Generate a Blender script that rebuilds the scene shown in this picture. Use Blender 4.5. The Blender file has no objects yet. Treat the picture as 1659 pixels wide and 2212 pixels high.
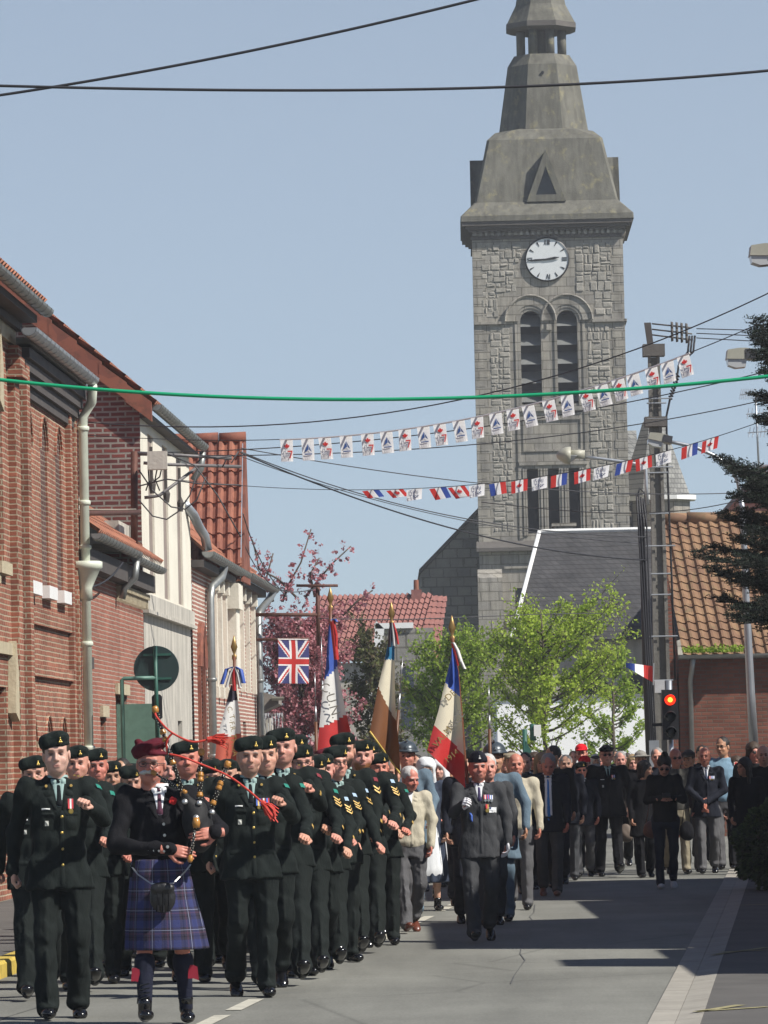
import bpy, math, random
import numpy as np
from mathutils import Vector, Matrix
from mathutils.bvhtree import BVHTree
R = math.radians
SC = bpy.context.scene
COL = SC.collection
rnd = random.Random(7)
# ------------------------------------------------------------------ camera
F = 10000.0; CX = 829.5; CY = 1106.0; CAMH = 1.65
cam_d = bpy.data.cameras.new('camera'); cam = bpy.data.objects.new('camera', cam_d); COL.objects.link(cam)
cam_d.sensor_fit = 'VERTICAL'; cam_d.sensor_height = 36.0; cam_d.lens = 36.0 * F / 2212.0
cam_d.clip_start = 0.5; cam_d.clip_end = 6000
PITCH = math.atan((1642 - CY) / F); ROLL = 0.022
_f = Vector((0, math.cos(PITCH), math.sin(PITCH))); _r0 = Vector((1, 0, 0)); _u0 = Vector((0, -math.sin(PITCH), math.cos(PITCH)))
_u = _u0 * math.cos(ROLL) + _r0 * math.sin(ROLL); _r = _r0 * math.cos(ROLL) - _u0 * math.sin(ROLL)
M = Matrix((( _r.x, _u.x, -_f.x, 0), (_r.y, _u.y, -_f.y, 0), (_r.z, _u.z, -_f.z, CAMH), (0, 0, 0, 1)))
cam.matrix_world = M
SC.camera = cam
# ------------------------------------------------------------------ light
SUN_EL, SUN_AZ = 46.0, 62.0      # azimuth: degrees from "behind the camera" towards the right
sun_dir = Vector((math.sin(R(SUN_AZ)) * math.cos(R(SUN_EL)), -math.cos(R(SUN_AZ)) * math.cos(R(SUN_EL)), math.sin(R(SUN_EL))))
sd = bpy.data.lights.new('sun', 'SUN'); sd.energy = 4.9; sd.angle = R(0.53); sd.color = (1.0, 0.955, 0.88)
sun = bpy.data.objects.new('sun', sd); COL.objects.link(sun)
sun.rotation_euler = sun_dir.to_track_quat('Z', 'Y').to_euler()
W_ = bpy.data.worlds.new('World'); SC.world = W_; W_.use_nodes = True
nt = W_.node_tree; nt.nodes.clear()
sky = nt.nodes.new('ShaderNodeTexSky'); sky.sky_type = 'NISHITA'; sky.sun_disc = False
sky.sun_elevation = R(SUN_EL)
sky.sun_rotation = math.atan2(sun_dir.x, sun_dir.y)
sky.altitude = 50; sky.air_density = 0.6; sky.dust_density = 0.4; sky.ozone_density = 6.0
bg = nt.nodes.new('ShaderNodeBackground'); bg.inputs['Strength'].default_value = 0.081
wo = nt.nodes.new('ShaderNodeOutputWorld')
# pale spring haze low in the sky, thinning upwards
_tc = nt.nodes.new('ShaderNodeTexCoord'); _sx = nt.nodes.new('ShaderNodeSeparateXYZ'); nt.links.new(_tc.outputs['Generated'], _sx.inputs[0])
_mr = nt.nodes.new('ShaderNodeMapRange'); nt.links.new(_sx.outputs['Z'], _mr.inputs[0]); _mr.inputs[1].default_value = 0.1; _mr.inputs[2].default_value = 0.6; _mr.inputs[3].default_value = 0.55; _mr.inputs[4].default_value = 0.0
_mx = nt.nodes.new('ShaderNodeMix'); _mx.data_type = 'RGBA'; nt.links.new(_mr.outputs[0], _mx.inputs[0]); nt.links.new(sky.outputs[0], _mx.inputs[6]); _mx.inputs[7].default_value = (5.7, 6.5, 6.85, 1)
nt.links.new(_mx.outputs[2], bg.inputs[0]); nt.links.new(bg.outputs[0], wo.inputs[0])
SC.view_settings.view_transform = 'Standard'; SC.view_settings.look = 'None'
SC.view_settings.exposure = 0.38; SC.view_settings.gamma = 1.0
# ------------------------------------------------------------------ pixel <-> world (photo seen 1659 px wide)
def Wp(u, v, Y):
    d = _f + _r * ((u - CX) / F) - _u * ((v - CY) / F)
    return Vector((0, 0, CAMH)) + d * (Y / d.y)
def Gp(u, v, z=0.0):
    d = _f + _r * ((u - CX) / F) - _u * ((v - CY) / F)
    return Vector((0, 0, CAMH)) + d * ((z - CAMH) / d.z)
def Gx(u, Y, z=0.0):
    """ground point at depth Y under image column u (column at the ground line)"""
    v = 1642 - (u - CX) * ROLL + F * (CAMH - z) / Y
    return Wp(u, v, Y)
# ------------------------------------------------------------------ object helpers
def link(o, parent=None):
    COL.objects.link(o)
    if parent is not None: o.parent = parent
    return o
def tag(o, label=None, cat=None, group=None, kind=None):
    if label: o['label'] = label
    if cat: o['category'] = cat
    if group: o['group'] = group
    if kind: o['kind'] = kind
    return o
def thing(name, label, cat, loc=(0, 0, 0), rz=0.0, group=None):
    o = bpy.data.objects.new(name, None); o.empty_display_size = 0.2
    o.location = loc; o.rotation_euler = (0, 0, rz)
    link(o); return tag(o, label, cat, group)
class MB:
    def __init__(s): s.v = []; s.f = []; s.m = []; s.col = None
    def add(s, verts, faces, mi=0):
        b = len(s.v); s.v.extend([tuple(p) for p in verts]); s.f.extend([tuple(i + b for i in q) for q in faces]); s.m.extend([mi] * len(faces)); return s
    def quad(s, a, b, c, d, mi=0): return s.add([a, b, c, d], [(0, 1, 2, 3)], mi)
    def box(s, x0, x1, y0, y1, z0, z1, mi=0):
        v = [(x0, y0, z0), (x1, y0, z0), (x1, y1, z0), (x0, y1, z0), (x0, y0, z1), (x1, y0, z1), (x1, y1, z1), (x0, y1, z1)]
        return s.add(v, [(0, 3, 2, 1), (4, 5, 6, 7), (0, 1, 5, 4), (1, 2, 6, 5), (2, 3, 7, 6), (3, 0, 4, 7)], mi)
    def prism(s, pts, off, mi=0):
        """planar polygon pts extruded by vector off"""
        n = len(pts); off = Vector(off); P = [Vector(p) for p in pts]
        v = P + [p + off for p in P]
        return s.add(v, [tuple(range(n))[::-1], tuple(range(n, 2 * n))] + [(i, (i + 1) % n, n + (i + 1) % n, n + i) for i in range(n)], mi)
    def tube(s, path, r, n=8, mi=0, caps=True, sx=1.0):
        P = [Vector(p) for p in path]; m = len(P); rs = r if hasattr(r, '__len__') else [r] * m
        vs = []; prev = None
        for i in range(m):
            t = (P[min(i + 1, m - 1)] - P[max(i - 1, 0)]); t = t.normalized() if t.length > 1e-9 else Vector((0, 0, 1))
            if prev is None:
                a = Vector((0, 0, 1)) if abs(t.z) < 0.9 else Vector((1, 0, 0)); e1 = t.cross(a).normalized()
            else: e1 = (prev - t * prev.dot(t)).normalized()
            prev = e1; e2 = t.cross(e1)
            for k in range(n):
                an = 2 * math.pi * k / n; vs.append(P[i] + (e1 * math.cos(an) * sx + e2 * math.sin(an)) * rs[i])
        fs = [(i * n + k, i * n + (k + 1) % n, (i + 1) * n + (k + 1) % n, (i + 1) * n + k) for i in range(m - 1) for k in range(n)]
        if caps: fs += [tuple(range(n))[::-1], tuple(range((m - 1) * n, m * n))]
        return s.add(vs, fs, mi)
    def lathe(s, prof, n=16, c=(0, 0, 0), mi=0, mat=None, sy=1.0):
        vs = []; c = Vector(c)
        for (r, z) in prof:
            for k in range(n):
                a = 2 * math.pi * k / n; p = Vector((r * math.cos(a), r * math.sin(a) * sy, z))
                if mat is not None: p = mat @ p
                vs.append(p + c)
        m = len(prof)
        fs = [(i * n + k, i * n + (k + 1) % n, (i + 1) * n + (k + 1) % n, (i + 1) * n + k) for i in range(m - 1) for k in range(n)]
        fs += [tuple(range(n))[::-1], tuple(range((m - 1) * n, m * n))]
        return s.add(vs, fs, mi)
    def grid(s, fn, nu, nv, mi=0):
        vs = [fn(i / nu, j / nv) for j in range(nv + 1) for i in range(nu + 1)]
        return s.add(vs, [(j * (nu + 1) + i, j * (nu + 1) + i + 1, (j + 1) * (nu + 1) + i + 1, (j + 1) * (nu + 1) + i) for j in range(nv) for i in range(nu)], mi)
    def mesh(s, name, smooth=False, base=None):
        me = bpy.data.meshes.new(name)
        v = s.v if base is None else [(p[0] - base[0], p[1] - base[1], p[2] - base[2]) for p in s.v]
        me.from_pydata(v, [], s.f); me.polygons.foreach_set('material_index', s.m)
        if smooth: me.polygons.foreach_set('use_smooth', [True] * len(me.polygons))
        me.update(); return me
    def build(s, name, mats, parent=None, smooth=False, base=None):
        """base: subtract this world point (unrotated things)"""
        me = s.mesh(name, smooth, base)
        for m in (mats if isinstance(mats, (list, tuple)) else [mats]): me.materials.append(m)
        o = bpy.data.objects.new(name, me); return link(o, parent)
def part(name, mb, mats, parent, smooth=False, world=False, label=None):
    o = mb.build(name, mats, parent, smooth, parent.location if world else None)
    if label: o['label'] = label
    return o
def single(name, mb, mats, label, cat, group=None, smooth=False, loc=None, kind=None):
    o = mb.build(name, mats, None, smooth, loc)
    if loc is not None: o.location = loc
    return tag(o, label, cat, group, kind)
def copy_tree(o, parent=None):
    c = o.copy(); COL.objects.link(c); c.parent = parent
    for ch in list(o.children): copy_tree(ch, c)
    return c
# ------------------------------------------------------------------ materials
MATS = {}
class NT:
    def __init__(s, name):
        s.m = bpy.data.materials.new(name); s.m.use_nodes = True; s.t = s.m.node_tree; s.n = s.t.nodes; s.b = s.n['Principled BSDF']
    def new(s, typ, **kw):
        n = s.n.new(typ)
        for k, v in kw.items(): setattr(n, k, v)
        return n
    def L(s, a, b): s.t.links.new(a, b)
    def inp(s, node, key, val):
        if hasattr(val, 'is_output') or isinstance(val, bpy.types.NodeSocket): s.L(val, node.inputs[key])
        else: node.inputs[key].default_value = val
    def math(s, op, a, b=0.0, c=None):
        n = s.new('ShaderNodeMath', operation=op); s.inp(n, 0, a); s.inp(n, 1, b)
        if c is not None: s.inp(n, 2, c)
        return n.outputs[0]
    def mix(s, fac, a, b, typ='MIX'):
        n = s.new('ShaderNodeMix', data_type='RGBA', blend_type=typ)
        s.inp(n, 0, fac); s.inp(n, 6, a if not isinstance(a, tuple) else (*a[:3], 1)); s.inp(n, 7, b if not isinstance(b, tuple) else (*b[:3], 1))
        return n.outputs[2]
    def coord(s, kind='Object'): return s.new('ShaderNodeTexCoord').outputs[kind]
    def noise(s, vec, scale, detail=3.0, rough=0.6, out='Fac'):
        n = s.new('ShaderNodeTexNoise'); s.L(vec, n.inputs['Vector']); n.inputs['Scale'].default_value = scale; n.inputs['Detail'].default_value = detail; n.inputs['Roughness'].default_value = rough
        return n.outputs[out]
    def ramp(s, fac, stops):
        n = s.new('ShaderNodeValToRGB'); s.L(fac, n.inputs[0]); e = n.color_ramp.elements
        while len(e) < len(stops): e.new(0.5)
        for i, (p, c) in enumerate(stops):
            e[i].position = p; e[i].color = (c, c, c, 1) if not isinstance(c, tuple) else (*c[:3], 1)
        return n.outputs[0]
    def scale(s, vec, sc):
        n = s.new('ShaderNodeMapping'); s.L(vec, n.inputs[0]); n.inputs['Scale'].default_value = sc; return n.outputs[0]
    def bump(s, h, strength=0.3, dist=0.01):
        n = s.new('ShaderNodeBump'); n.inputs['Strength'].default_value = strength; n.inputs['Distance'].default_value = dist
        s.L(h, n.inputs['Height']); s.L(n.outputs[0], s.b.inputs['Normal'])
    def fin(s, col, rough=0.8, metal=0.0, spec=None):
        s.inp(s.b, 'Base Color', col if not isinstance(col, tuple) else (*col[:3], 1)); s.inp(s.b, 'Roughness', rough); s.b.inputs['Metallic'].default_value = metal
        if spec is not None: s.b.inputs['Specular IOR Level'].default_value = spec
        return s.m
def plain(name, col, rough=0.7, metal=0.0, var=0.15, vs=6.0, bump=0.0, bs=40.0, spec=None):
    if name in MATS: return MATS[name]
    t = NT(name); c = t.coord(); n = t.noise(c, vs, 4.0)
    f = t.ramp(n, [(0.25, 1 - var), (0.75, 1 + var * 0.6)])
    colr = t.mix(1.0, col, f, 'MULTIPLY')
    if bump: t.bump(t.noise(c, bs, 3.0), bump, 0.01)
    MATS[name] = t.fin(colr, rough, metal, spec); return MATS[name]
def cloth(name, col, rough=0.9, var=0.12, weave=0.25):
    if name in MATS: return MATS[name]
    t = NT(name); c = t.coord(); n = t.noise(c, 9.0, 4.0)
    f = t.ramp(n, [(0.3, 1 - var), (0.7, 1 + var)])
    colr = t.mix(1.0, col, f, 'MULTIPLY')
    n1 = t.noise(t.scale(c, (1, 1, 0.45)), 14.0, 4.0, 0.55)
    t.bump(n1, min(1.0, weave * 3.0), 0.02)
    MATS[name] = t.fin(colr, rough, 0.0, 0.2); return MATS[name]
def brick(name, c1, c2, mortar, bw=0.22, bh=0.066, ms=0.011, dirt=0.35, bump=0.5, axis=None):
    if name in MATS: return MATS[name]
    t = NT(name); c = t.coord(); sep = t.new('ShaderNodeSeparateXYZ'); t.L(c, sep.inputs[0])
    u = t.math('ADD', sep.outputs[0], sep.outputs[1]); cb = t.new('ShaderNodeCombineXYZ'); t.L(u, cb.inputs[0]); t.L(sep.outputs[2], cb.inputs[1])
    warp = t.noise(c, 3.5, 2.0, 0.5, 'Color'); wm = t.new('ShaderNodeVectorMath', operation='MULTIPLY_ADD'); t.L(warp, wm.inputs[0]); wm.inputs[1].default_value = (0.03, 0.02, 0); t.L(cb.outputs[0], wm.inputs[2])
    b = t.new('ShaderNodeTexBrick'); t.L(wm.outputs[0], b.inputs['Vector']); b.inputs['Scale'].default_value = 1.0
    b.inputs['Brick Width'].default_value = bw; b.inputs['Row Height'].default_value = bh; b.inputs['Mortar Size'].default_value = ms; b.inputs['Mortar Smooth'].default_value = 0.3
    b.inputs['Color1'].default_value = (*c1, 1); b.inputs['Color2'].default_value = (*c2, 1); b.inputs['Mortar'].default_value = (*mortar, 1); b.inputs['Bias'].default_value = -0.1
    d = t.ramp(t.noise(c, 1.3, 5.0, 0.65), [(0.3, 1 - dirt), (0.62, 1.08)])
    col = t.mix(1.0, b.outputs['Color'], d, 'MULTIPLY')
    h = t.math('SUBTRACT', 1.0, b.outputs['Fac']); hh = t.math('ADD', h, t.math('MULTIPLY', t.noise(c, 60.0, 2.0), 0.4)); t.bump(hh, bump, 0.012)
    MATS[name] = t.fin(col, 0.9, 0.0, 0.25); return MATS[name]
def tilemat(name, c1, c2, lich=(0.09, 0.085, 0.06), amt=0.5):
    if name in MATS: return MATS[name]
    t = NT(name); c = t.coord(); v = t.new('ShaderNodeTexVoronoi'); t.L(c, v.inputs['Vector']); v.inputs['Scale'].default_value = 4.0
    sp = t.new('ShaderNodeSeparateColor'); t.L(v.outputs['Color'], sp.inputs[0])
    col = t.mix(sp.outputs[0], c1, c2); l = t.ramp(t.noise(c, 5.0, 6.0, 0.7), [(0.52, 0.0), (0.68, amt)])
    col = t.mix(l, col, lich); t.bump(t.noise(c, 50.0, 3.0), 0.3, 0.01)
    MATS[name] = t.fin(col, 0.85, 0.0, 0.3); return MATS[name]
def stone(name, col, var=0.3, s1=1.2, rough=0.9, streak=True, lich=None, bump=0.4, joints=None):
    if name in MATS: return MATS[name]
    t = NT(name); c = t.coord(); n = t.noise(c, s1, 6.0, 0.7)
    f = t.ramp(n, [(0.25, 1 - var), (0.7, 1 + var * 0.5)]); colr = t.mix(1.0, col, f, 'MULTIPLY')
    if streak:
        f2 = t.ramp(t.noise(t.scale(c, (3.0, 3.0, 0.25)), 1.5, 4.0), [(0.35, 0.72), (0.6, 1.05)]); colr = t.mix(1.0, colr, f2, 'MULTIPLY')
    if lich:
        l = t.ramp(t.noise(c, 2.2, 7.0, 0.75), [(0.55, 0.0), (0.7, 0.75)]); colr = t.mix(l, colr, lich)
    if joints:
        sp = t.new('ShaderNodeSeparateXYZ'); t.L(c, sp.inputs[0]); u_ = t.math('ADD', sp.outputs[0], sp.outputs[1]); cb = t.new('ShaderNodeCombineXYZ'); t.L(u_, cb.inputs[0]); t.L(sp.outputs[2], cb.inputs[1]); b = t.new('ShaderNodeTexBrick'); t.L(cb.outputs[0], b.inputs['Vector'])
        b.inputs['Scale'].default_value = 1.0; b.inputs['Brick Width'].default_value = joints[0]; b.inputs['Row Height'].default_value = joints[1]; b.inputs['Mortar Size'].default_value = joints[2]; b.inputs['Color1'].default_value = (1.1, 1.08, 1.05, 1); b.inputs['Color2'].default_value = (.86, .86, .88, 1); b.inputs['Mortar'].default_value = (.55, .54, .52, 1)
        colr = t.mix(1.0, colr, b.outputs['Color'], 'MULTIPLY')
    t.bump(t.noise(c, 14.0, 6.0, 0.7), bump, 0.04)
    MATS[name] = t.fin(colr, rough, 0.0, 0.2); return MATS[name]
ironm = plain('rusty_iron', (0.12, 0.05, 0.035), 0.7, 0.3, 0.4, 12)
zinc = plain('zinc', (0.30, 0.31, 0.30), 0.45, 0.7, 0.25, 5)
palepipe = plain('pale_pipe', (0.60, 0.64, 0.53), 0.5, 0.0, 0.15, 4)
darkwire = plain('dark_wire', (0.02, 0.02, 0.025), 0.6)
slatewire = plain('grey_wire', (0.05, 0.05, 0.055), 0.6)
white = plain('white_paint', (0.75, 0.75, 0.73), 0.6, 0, 0.08)
black = plain('black_paint', (0.012, 0.012, 0.014), 0.5)
darkglass = plain('dark_glass', (0.015, 0.02, 0.025), 0.15, 0.0, 0.2)
galv = plain('galvanised', (0.42, 0.44, 0.46), 0.4, 0.7, 0.12)
# ================================================================== SETTING: ground
def asphalt():
    t = NT('asphalt'); c = t.coord(); n = t.noise(c, 0.35, 5.0, 0.6); n2 = t.noise(t.scale(c, (1.0, 0.12, 1.0)), 0.9, 4.0)
    f = t.ramp(n, [(0.3, 0.76), (0.7, 1.12)]); f2 = t.ramp(n2, [(0.35, 0.80), (0.62, 1.08)]); g = t.ramp(t.noise(c, 55.0, 2.0), [(0.2, 0.72), (0.8, 1.25)])
    col = t.mix(1.0, (0.205, 0.205, 0.182), f, 'MULTIPLY'); col = t.mix(1.0, col, f2, 'MULTIPLY'); col = t.mix(1.0, col, g, 'MULTIPLY')
    v = t.new('ShaderNodeTexVoronoi'); v.feature = 'DISTANCE_TO_EDGE'; t.L(t.scale(c, (0.35, 0.6, 1)), v.inputs['Vector']); v.inputs['Scale'].default_value = 0.55
    cr = t.ramp(v.outputs['Distance'], [(0.0, 0.75), (0.006, 1.0)]); col = t.mix(1.0, col, cr, 'MULTIPLY')
    t.bump(t.noise(c, 90.0, 2.0), 0.35, 0.01); return t.fin(col, 0.85, 0, 0.3)
ASPH = asphalt()
PAVE = plain('pavement_tar', (0.10, 0.095, 0.088), 0.9, 0, 0.3, 1.3, 0.4, 60)
CONC = stone('concrete_gutter', (0.33, 0.31, 0.27), 0.25, 1.5, 0.9, False, None, 0.3)
KERB = stone('kerb_stone', (0.3, 0.29, 0.26), 0.25, 3.0, 0.9, False)
YEL = plain('yellow_paint', (0.52, 0.38, 0.07), 0.8, 0, 0.35, 8)
LINE = plain('road_paint', (0.5, 0.48, 0.4), 0.85, 0, 0.35, 9)
GRASS = plain('verge_earth', (0.10, 0.11, 0.06), 0.95, 0, 0.4, 0.5)
m = MB(); m.quad((-600, -60, -0.02), (600, -60, -0.02), (600, 2500, -0.02), (-600, 2500, -0.02)); o = m.build('ground', GRASS); tag(o, kind='structure')
def rx(y): return -1.077 + 0.0826 * (y - 31.3)      # road centre line
m = MB(); m.quad((-9, -30, -0.006), (40, -30, -0.006), (60, 170, -0.006), (-9, 170, -0.006)); o = m.build('road', ASPH); tag(o, kind='structure')
# left pavement behind the kerb, wall line of the left houses
HX, HY = -4.45, 55.0; HD = Vector((0.037, 1, 0)).normalized(); HROT = math.atan2(HD.y, HD.x)
def hx(y): return HX + 0.037 * (y - HY)
def kx(y): return -3.08 + 0.045 * (y - 37)
m = MB(); ys = [20, 34.5, 40, 50, 60, 80, 110]
for a, b in zip(ys[:-1], ys[1:]):
    m.quad((kx(a) - .16, a, .12), (hx(a) - .4 if 0 else -9 if a < 0 else hx(a) - .3, a, .12), (hx(b) - .3, b, .12), (kx(b) - .16, b, .12))
m.f = [q[::-1] for q in m.f]
o = m.build('left_pavement', PAVE); tag(o, kind='structure')
def kerbset(fx, y0, y1, name, n, side, yel=None):
    m = MB(); L = (y1 - y0) / n
    for i in range(n):
        a = y0 + i * L; b = a + L - .012; mi = 1 if yel and yel[0] < (a + b) / 2 < yel[1] else 0
        xa, xb = fx(a), fx(b); w = .16
        m.prism([(xa - w, a, .128), (xa - .02, a, .128), (xa, a, .105), (xa, a, -.01), (xa - w, a, -.01)], (xb - xa, b - a, 0), mi)
    o = m.build(name, [KERB, YEL]); tag(o, kind='structure')
kerbset(kx, 30, 110, 'kerb_left', 80, 1, (34, 42))
# right gutter strip and right pavement (flush)
def gx(y): return 1.534 + 0.0868 * (y - 28.35)
m = MB()
for i in range(60):
    a = 24 + i * 1.2; b = a + 1.185; w = .33
    m.prism([(gx(a), a, -.03), (gx(a) + w * .5, a, -.03), (gx(a) + w * .5, a, .003), (gx(a), a, .006)], (gx(b) - gx(a), b - a, 0))
    m.prism([(gx(a) + w * .51, a, -.03), (gx(a) + w, a, -.03), (gx(a) + w, a, .02), (gx(a) + w * .51, a, .003)], (gx(b) - gx(a), b - a, 0))
o = m.build('gutter_strip', CONC); tag(o, kind='structure')
m = MB(); m.quad((gx(20) + .33, 20, .018), (9, 20, .018), (14, 110, .018), (gx(110) + .33, 110, .018)); o = m.build('right_pavement', PAVE); tag(o, kind='structure')
# painted markings
m = MB()
for (y0, y1) in [(28.6, 30.6), (31.2, 32.6), (38.2, 40.2), (42.8, 44.6), (47.0, 49.0), (50.6, 54.2), (57, 59), (61, 63)]:
    m.quad((rx(y0) - .055, y0, -.001), (rx(y0) + .055, y0, -.001), (rx(y1) + .055, y1, -.001), (rx(y1) - .055, y1, -.001))
tag(m.build('centre_line', LINE), kind='structure')
m = MB()
for (u0, v0, u1, v1) in [(1505, 2192, 1659, 2182), (1505, 2193, 1600, 2178), (1555, 2062, 1659, 2058), (1540, 2068, 1659, 2052), (1590, 1960, 1659, 1958)]:
    a = Gp(u0, v0); b = Gp(u1, v1); d = (b - a).normalized(); n = Vector((-d.y, d.x, 0)) * .04
    m.quad(*[(p.x, p.y, .023) for p in (a - n, b - n, b + n, a + n)])
tag(m.build('parking_lines', plain('faded_yellow', (0.3, 0.27, 0.14), .9, 0, .5, 12)), kind='structure')

# tar seams, a patch and small stains on the road
TAR = plain('tar_seam', (.09, .09, .085), .6, 0, .3, 5); r_ = random.Random(31); m = MB()
def ribbon(m, pts, w, z):
    P = [Vector((p[0], p[1], z)) for p in pts]; vs = []
    for i, p in enumerate(P):
        d = (P[min(i + 1, len(P) - 1)] - P[max(i - 1, 0)]).normalized(); n = Vector((-d.y, d.x, 0)) * w * r_.uniform(.6, 1.2); vs += [p - n, p + n]
    m.add(vs, [(2 * i + 1, 2 * i, 2 * i + 2, 2 * i + 3) for i in range(len(P) - 1)])
for (x0, y0, x1, y1) in ((.9, 34, 1.6, 52), (-2.6, 30, -2.0, 44), (.2, 33.5, 1.7, 34.0), (2.0, 41, 3.0, 41.4)):
    n = 14; ribbon(m, [(x0 + (x1 - x0) * i / n + r_.uniform(-.05, .05), y0 + (y1 - y0) * i / n) for i in range(n + 1)], .0045, -.002)
tag(m.build('road_cracks', TAR), kind='structure')
# ================================================================== walls with openings (local: X along street, y=0 facade, outward -y)
def wall_open(m, x0, x1, z0, z1, ops, t=0.12, mi=0, y=0.0):
    xs = sorted(set([x0, x1] + [v for o in ops for v in o[:2]])); zs = sorted(set([z0, z1] + [v for o in ops for v in o[2:4]]))
    def isop(a, b): return any(o[0] - 1e-6 < a < o[1] + 1e-6 and o[2] - 1e-6 < b < o[3] + 1e-6 for o in ops)
    nx, nz = len(xs) - 1, len(zs) - 1
    g = [[isop((xs[i] + xs[i + 1]) / 2, (zs[j] + zs[j + 1]) / 2) for j in range(nz)] for i in range(nx)]
    for i in range(nx):
        for j in range(nz):
            a, b, c, d = xs[i], xs[i + 1], zs[j], zs[j + 1]
            if not g[i][j]: m.quad((a, y, c), (b, y, c), (b, y, d), (a, y, d), mi)
            else:
                if i == 0 or not g[i - 1][j]: m.quad((a, y, c), (a, y, d), (a, y + t, d), (a, y + t, c), mi)
                if i == nx - 1 or not g[i + 1][j]: m.quad((b, y, c), (b, y + t, c), (b, y + t, d), (b, y, d), mi)
                if j == 0 or not g[i][j - 1]: m.quad((a, y, c), (a, y + t, c), (b, y + t, c), (b, y, c), mi)
                if j == nz - 1 or not g[i][j + 1]: m.quad((a, y, d), (b, y, d), (b, y + t, d), (a, y + t, d), mi)
def tile_roof(m, p00, p10, p01, ncol, nrow, amp=0.035, lip=0.03, mi=0, sub=4):
    """pantiles: p00->p10 along the eaves, p00->p01 up the slope"""
    A = Vector(p00); U = Vector(p10) - A; V = Vector(p01) - A; N = U.cross(V).normalized()
    if N.z < 0: N = -N
    vs = []; fs = []; nu = ncol * sub
    for j in range(nrow):
        for (vv, h) in ((j / nrow, lip), ((j + 1) / nrow + .25 / nrow, 0.0)):
            for i in range(nu + 1):
                ph = (i % sub) / sub
                w = amp * (1.0 if ph < .3 else math.cos(2 * math.pi * (ph - .2)) * .6)
                vs.append(A + U * (i / nu) + V * min(vv, 1.0) + N * (w + h))
        b = j * 2 * (nu + 1)
        fs += [(b + i, b + i + 1, b + nu + 1 + i + 1, b + nu + 1 + i) for i in range(nu)]
        # front lip
    m.add(vs, fs, mi)
    vs2 = []; fs2 = []
    for j in range(nrow):
        b = len(vs2)
        for i in range(nu + 1):
            p = vs[j * 2 * (nu + 1) + i]; vs2 += [p, p - N * (lip + .025)]
        fs2 += [(b + 2 * i, b + 2 * i + 1, b + 2 * i + 3, b + 2 * i + 2) for i in range(nu)]
    m.add(vs2, fs2, mi)
def gutter(name, x0, x1, y, z, r, parent, mat, fall=0.0):
    m = MB(); prof = []
    for k in range(9):
        a = math.pi + math.pi * k / 8; prof.append((math.cos(a) * r, math.sin(a) * r))
    prof += [(math.cos(a) * (r - .012), math.sin(a) * (r - .012)) for a in [2 * math.pi - math.pi * k / 8 for k in range(9)]]
    m.prism([(x0, y + a, z + b) for a, b in prof], (x1 - x0, 0, -fall))
    for xx in (x0, x1 - .015): m.prism([(xx, y + math.cos(math.pi + math.pi * k / 8) * r, z + math.sin(math.pi + math.pi * k / 8) * r) for k in range(9)], (.015, 0, -fall if xx > x0 else 0))
    n = int((x1 - x0) / .45)
    for i in range(n): m.tube([(x0 + .2 + i * .45, y + math.cos(a) * (r + .006), z + math.sin(a) * (r + .006) - fall * i / n) for a in [math.pi + math.pi * k / 8 for k in range(9)]], .005, 5)
    return part(name, m, mat, parent)
def downpipe(path, r, parent, mat, collars=()):
    m = MB(); m.tube(path, r, 12)
    for z in collars: m.lathe([(r + .012, -.03), (r + .02, -.02), (r + .02, .02), (r + .012, .03)], 12, (path[-1][0], path[-1][1], z))
    return part('downpipe', m, mat, parent, True)
def house(name, label, y0, group='brick houses of the left row', cat='house'):
    return thing(name, label, cat, (hx(y0), y0, 0), HROT, group)
BRA = brick('brick_ornate', (0.33, 0.12, 0.075), (0.23, 0.08, 0.052), (0.40, 0.33, 0.235), 0.21, 0.064, 0.010, 0.45, 0.6)
BRB = brick('brick_low', (0.34, 0.125, 0.085), (0.27, 0.09, 0.06), (0.36, 0.30, 0.24), 0.21, 0.062, 0.009, 0.3, 0.5)
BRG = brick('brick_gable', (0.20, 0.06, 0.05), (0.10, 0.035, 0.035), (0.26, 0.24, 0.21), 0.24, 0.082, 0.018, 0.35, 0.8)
BRC = brick('brick_far', (0.33, 0.11, 0.075), (0.26, 0.085, 0.06), (0.60, 0.55, 0.47), 0.22, 0.075, 0.016, 0.25, 0.4)
TIL = tilemat('orange_tiles', (0.36, 0.15, 0.09), (0.27, 0.11, 0.07))
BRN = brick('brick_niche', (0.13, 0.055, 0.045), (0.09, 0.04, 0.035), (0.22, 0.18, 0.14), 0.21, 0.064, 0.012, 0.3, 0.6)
TIL2 = tilemat('brown_red_tiles', (0.31, 0.125, 0.08), (0.22, 0.085, 0.06), (0.06, 0.03, 0.025), 0.4)
VERGE = tilemat('verge_tiles', (0.26, 0.095, 0.06), (0.16, 0.06, 0.045), (0.06, 0.04, 0.03), 0.5)
STUC = stone('cream_stucco', (0.70, 0.66, 0.56), 0.16, 1.0, 0.9, False, None, 0.25)
STUC2 = stone('grey_render', (0.50, 0.47, 0.41), 0.22, 1.4, 0.9, True, None, 0.3)
LST = stone('pale_stone', (0.46, 0.40, 0.28), 0.2, 4.0, 0.85, False)
TIM = plain('dark_timber', (0.07, 0.06, 0.055), 0.8, 0, 0.3, 4)
GRN = plain('green_door_paint', (0.10, 0.20, 0.155), 0.6, 0, 0.25, 7)

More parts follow.
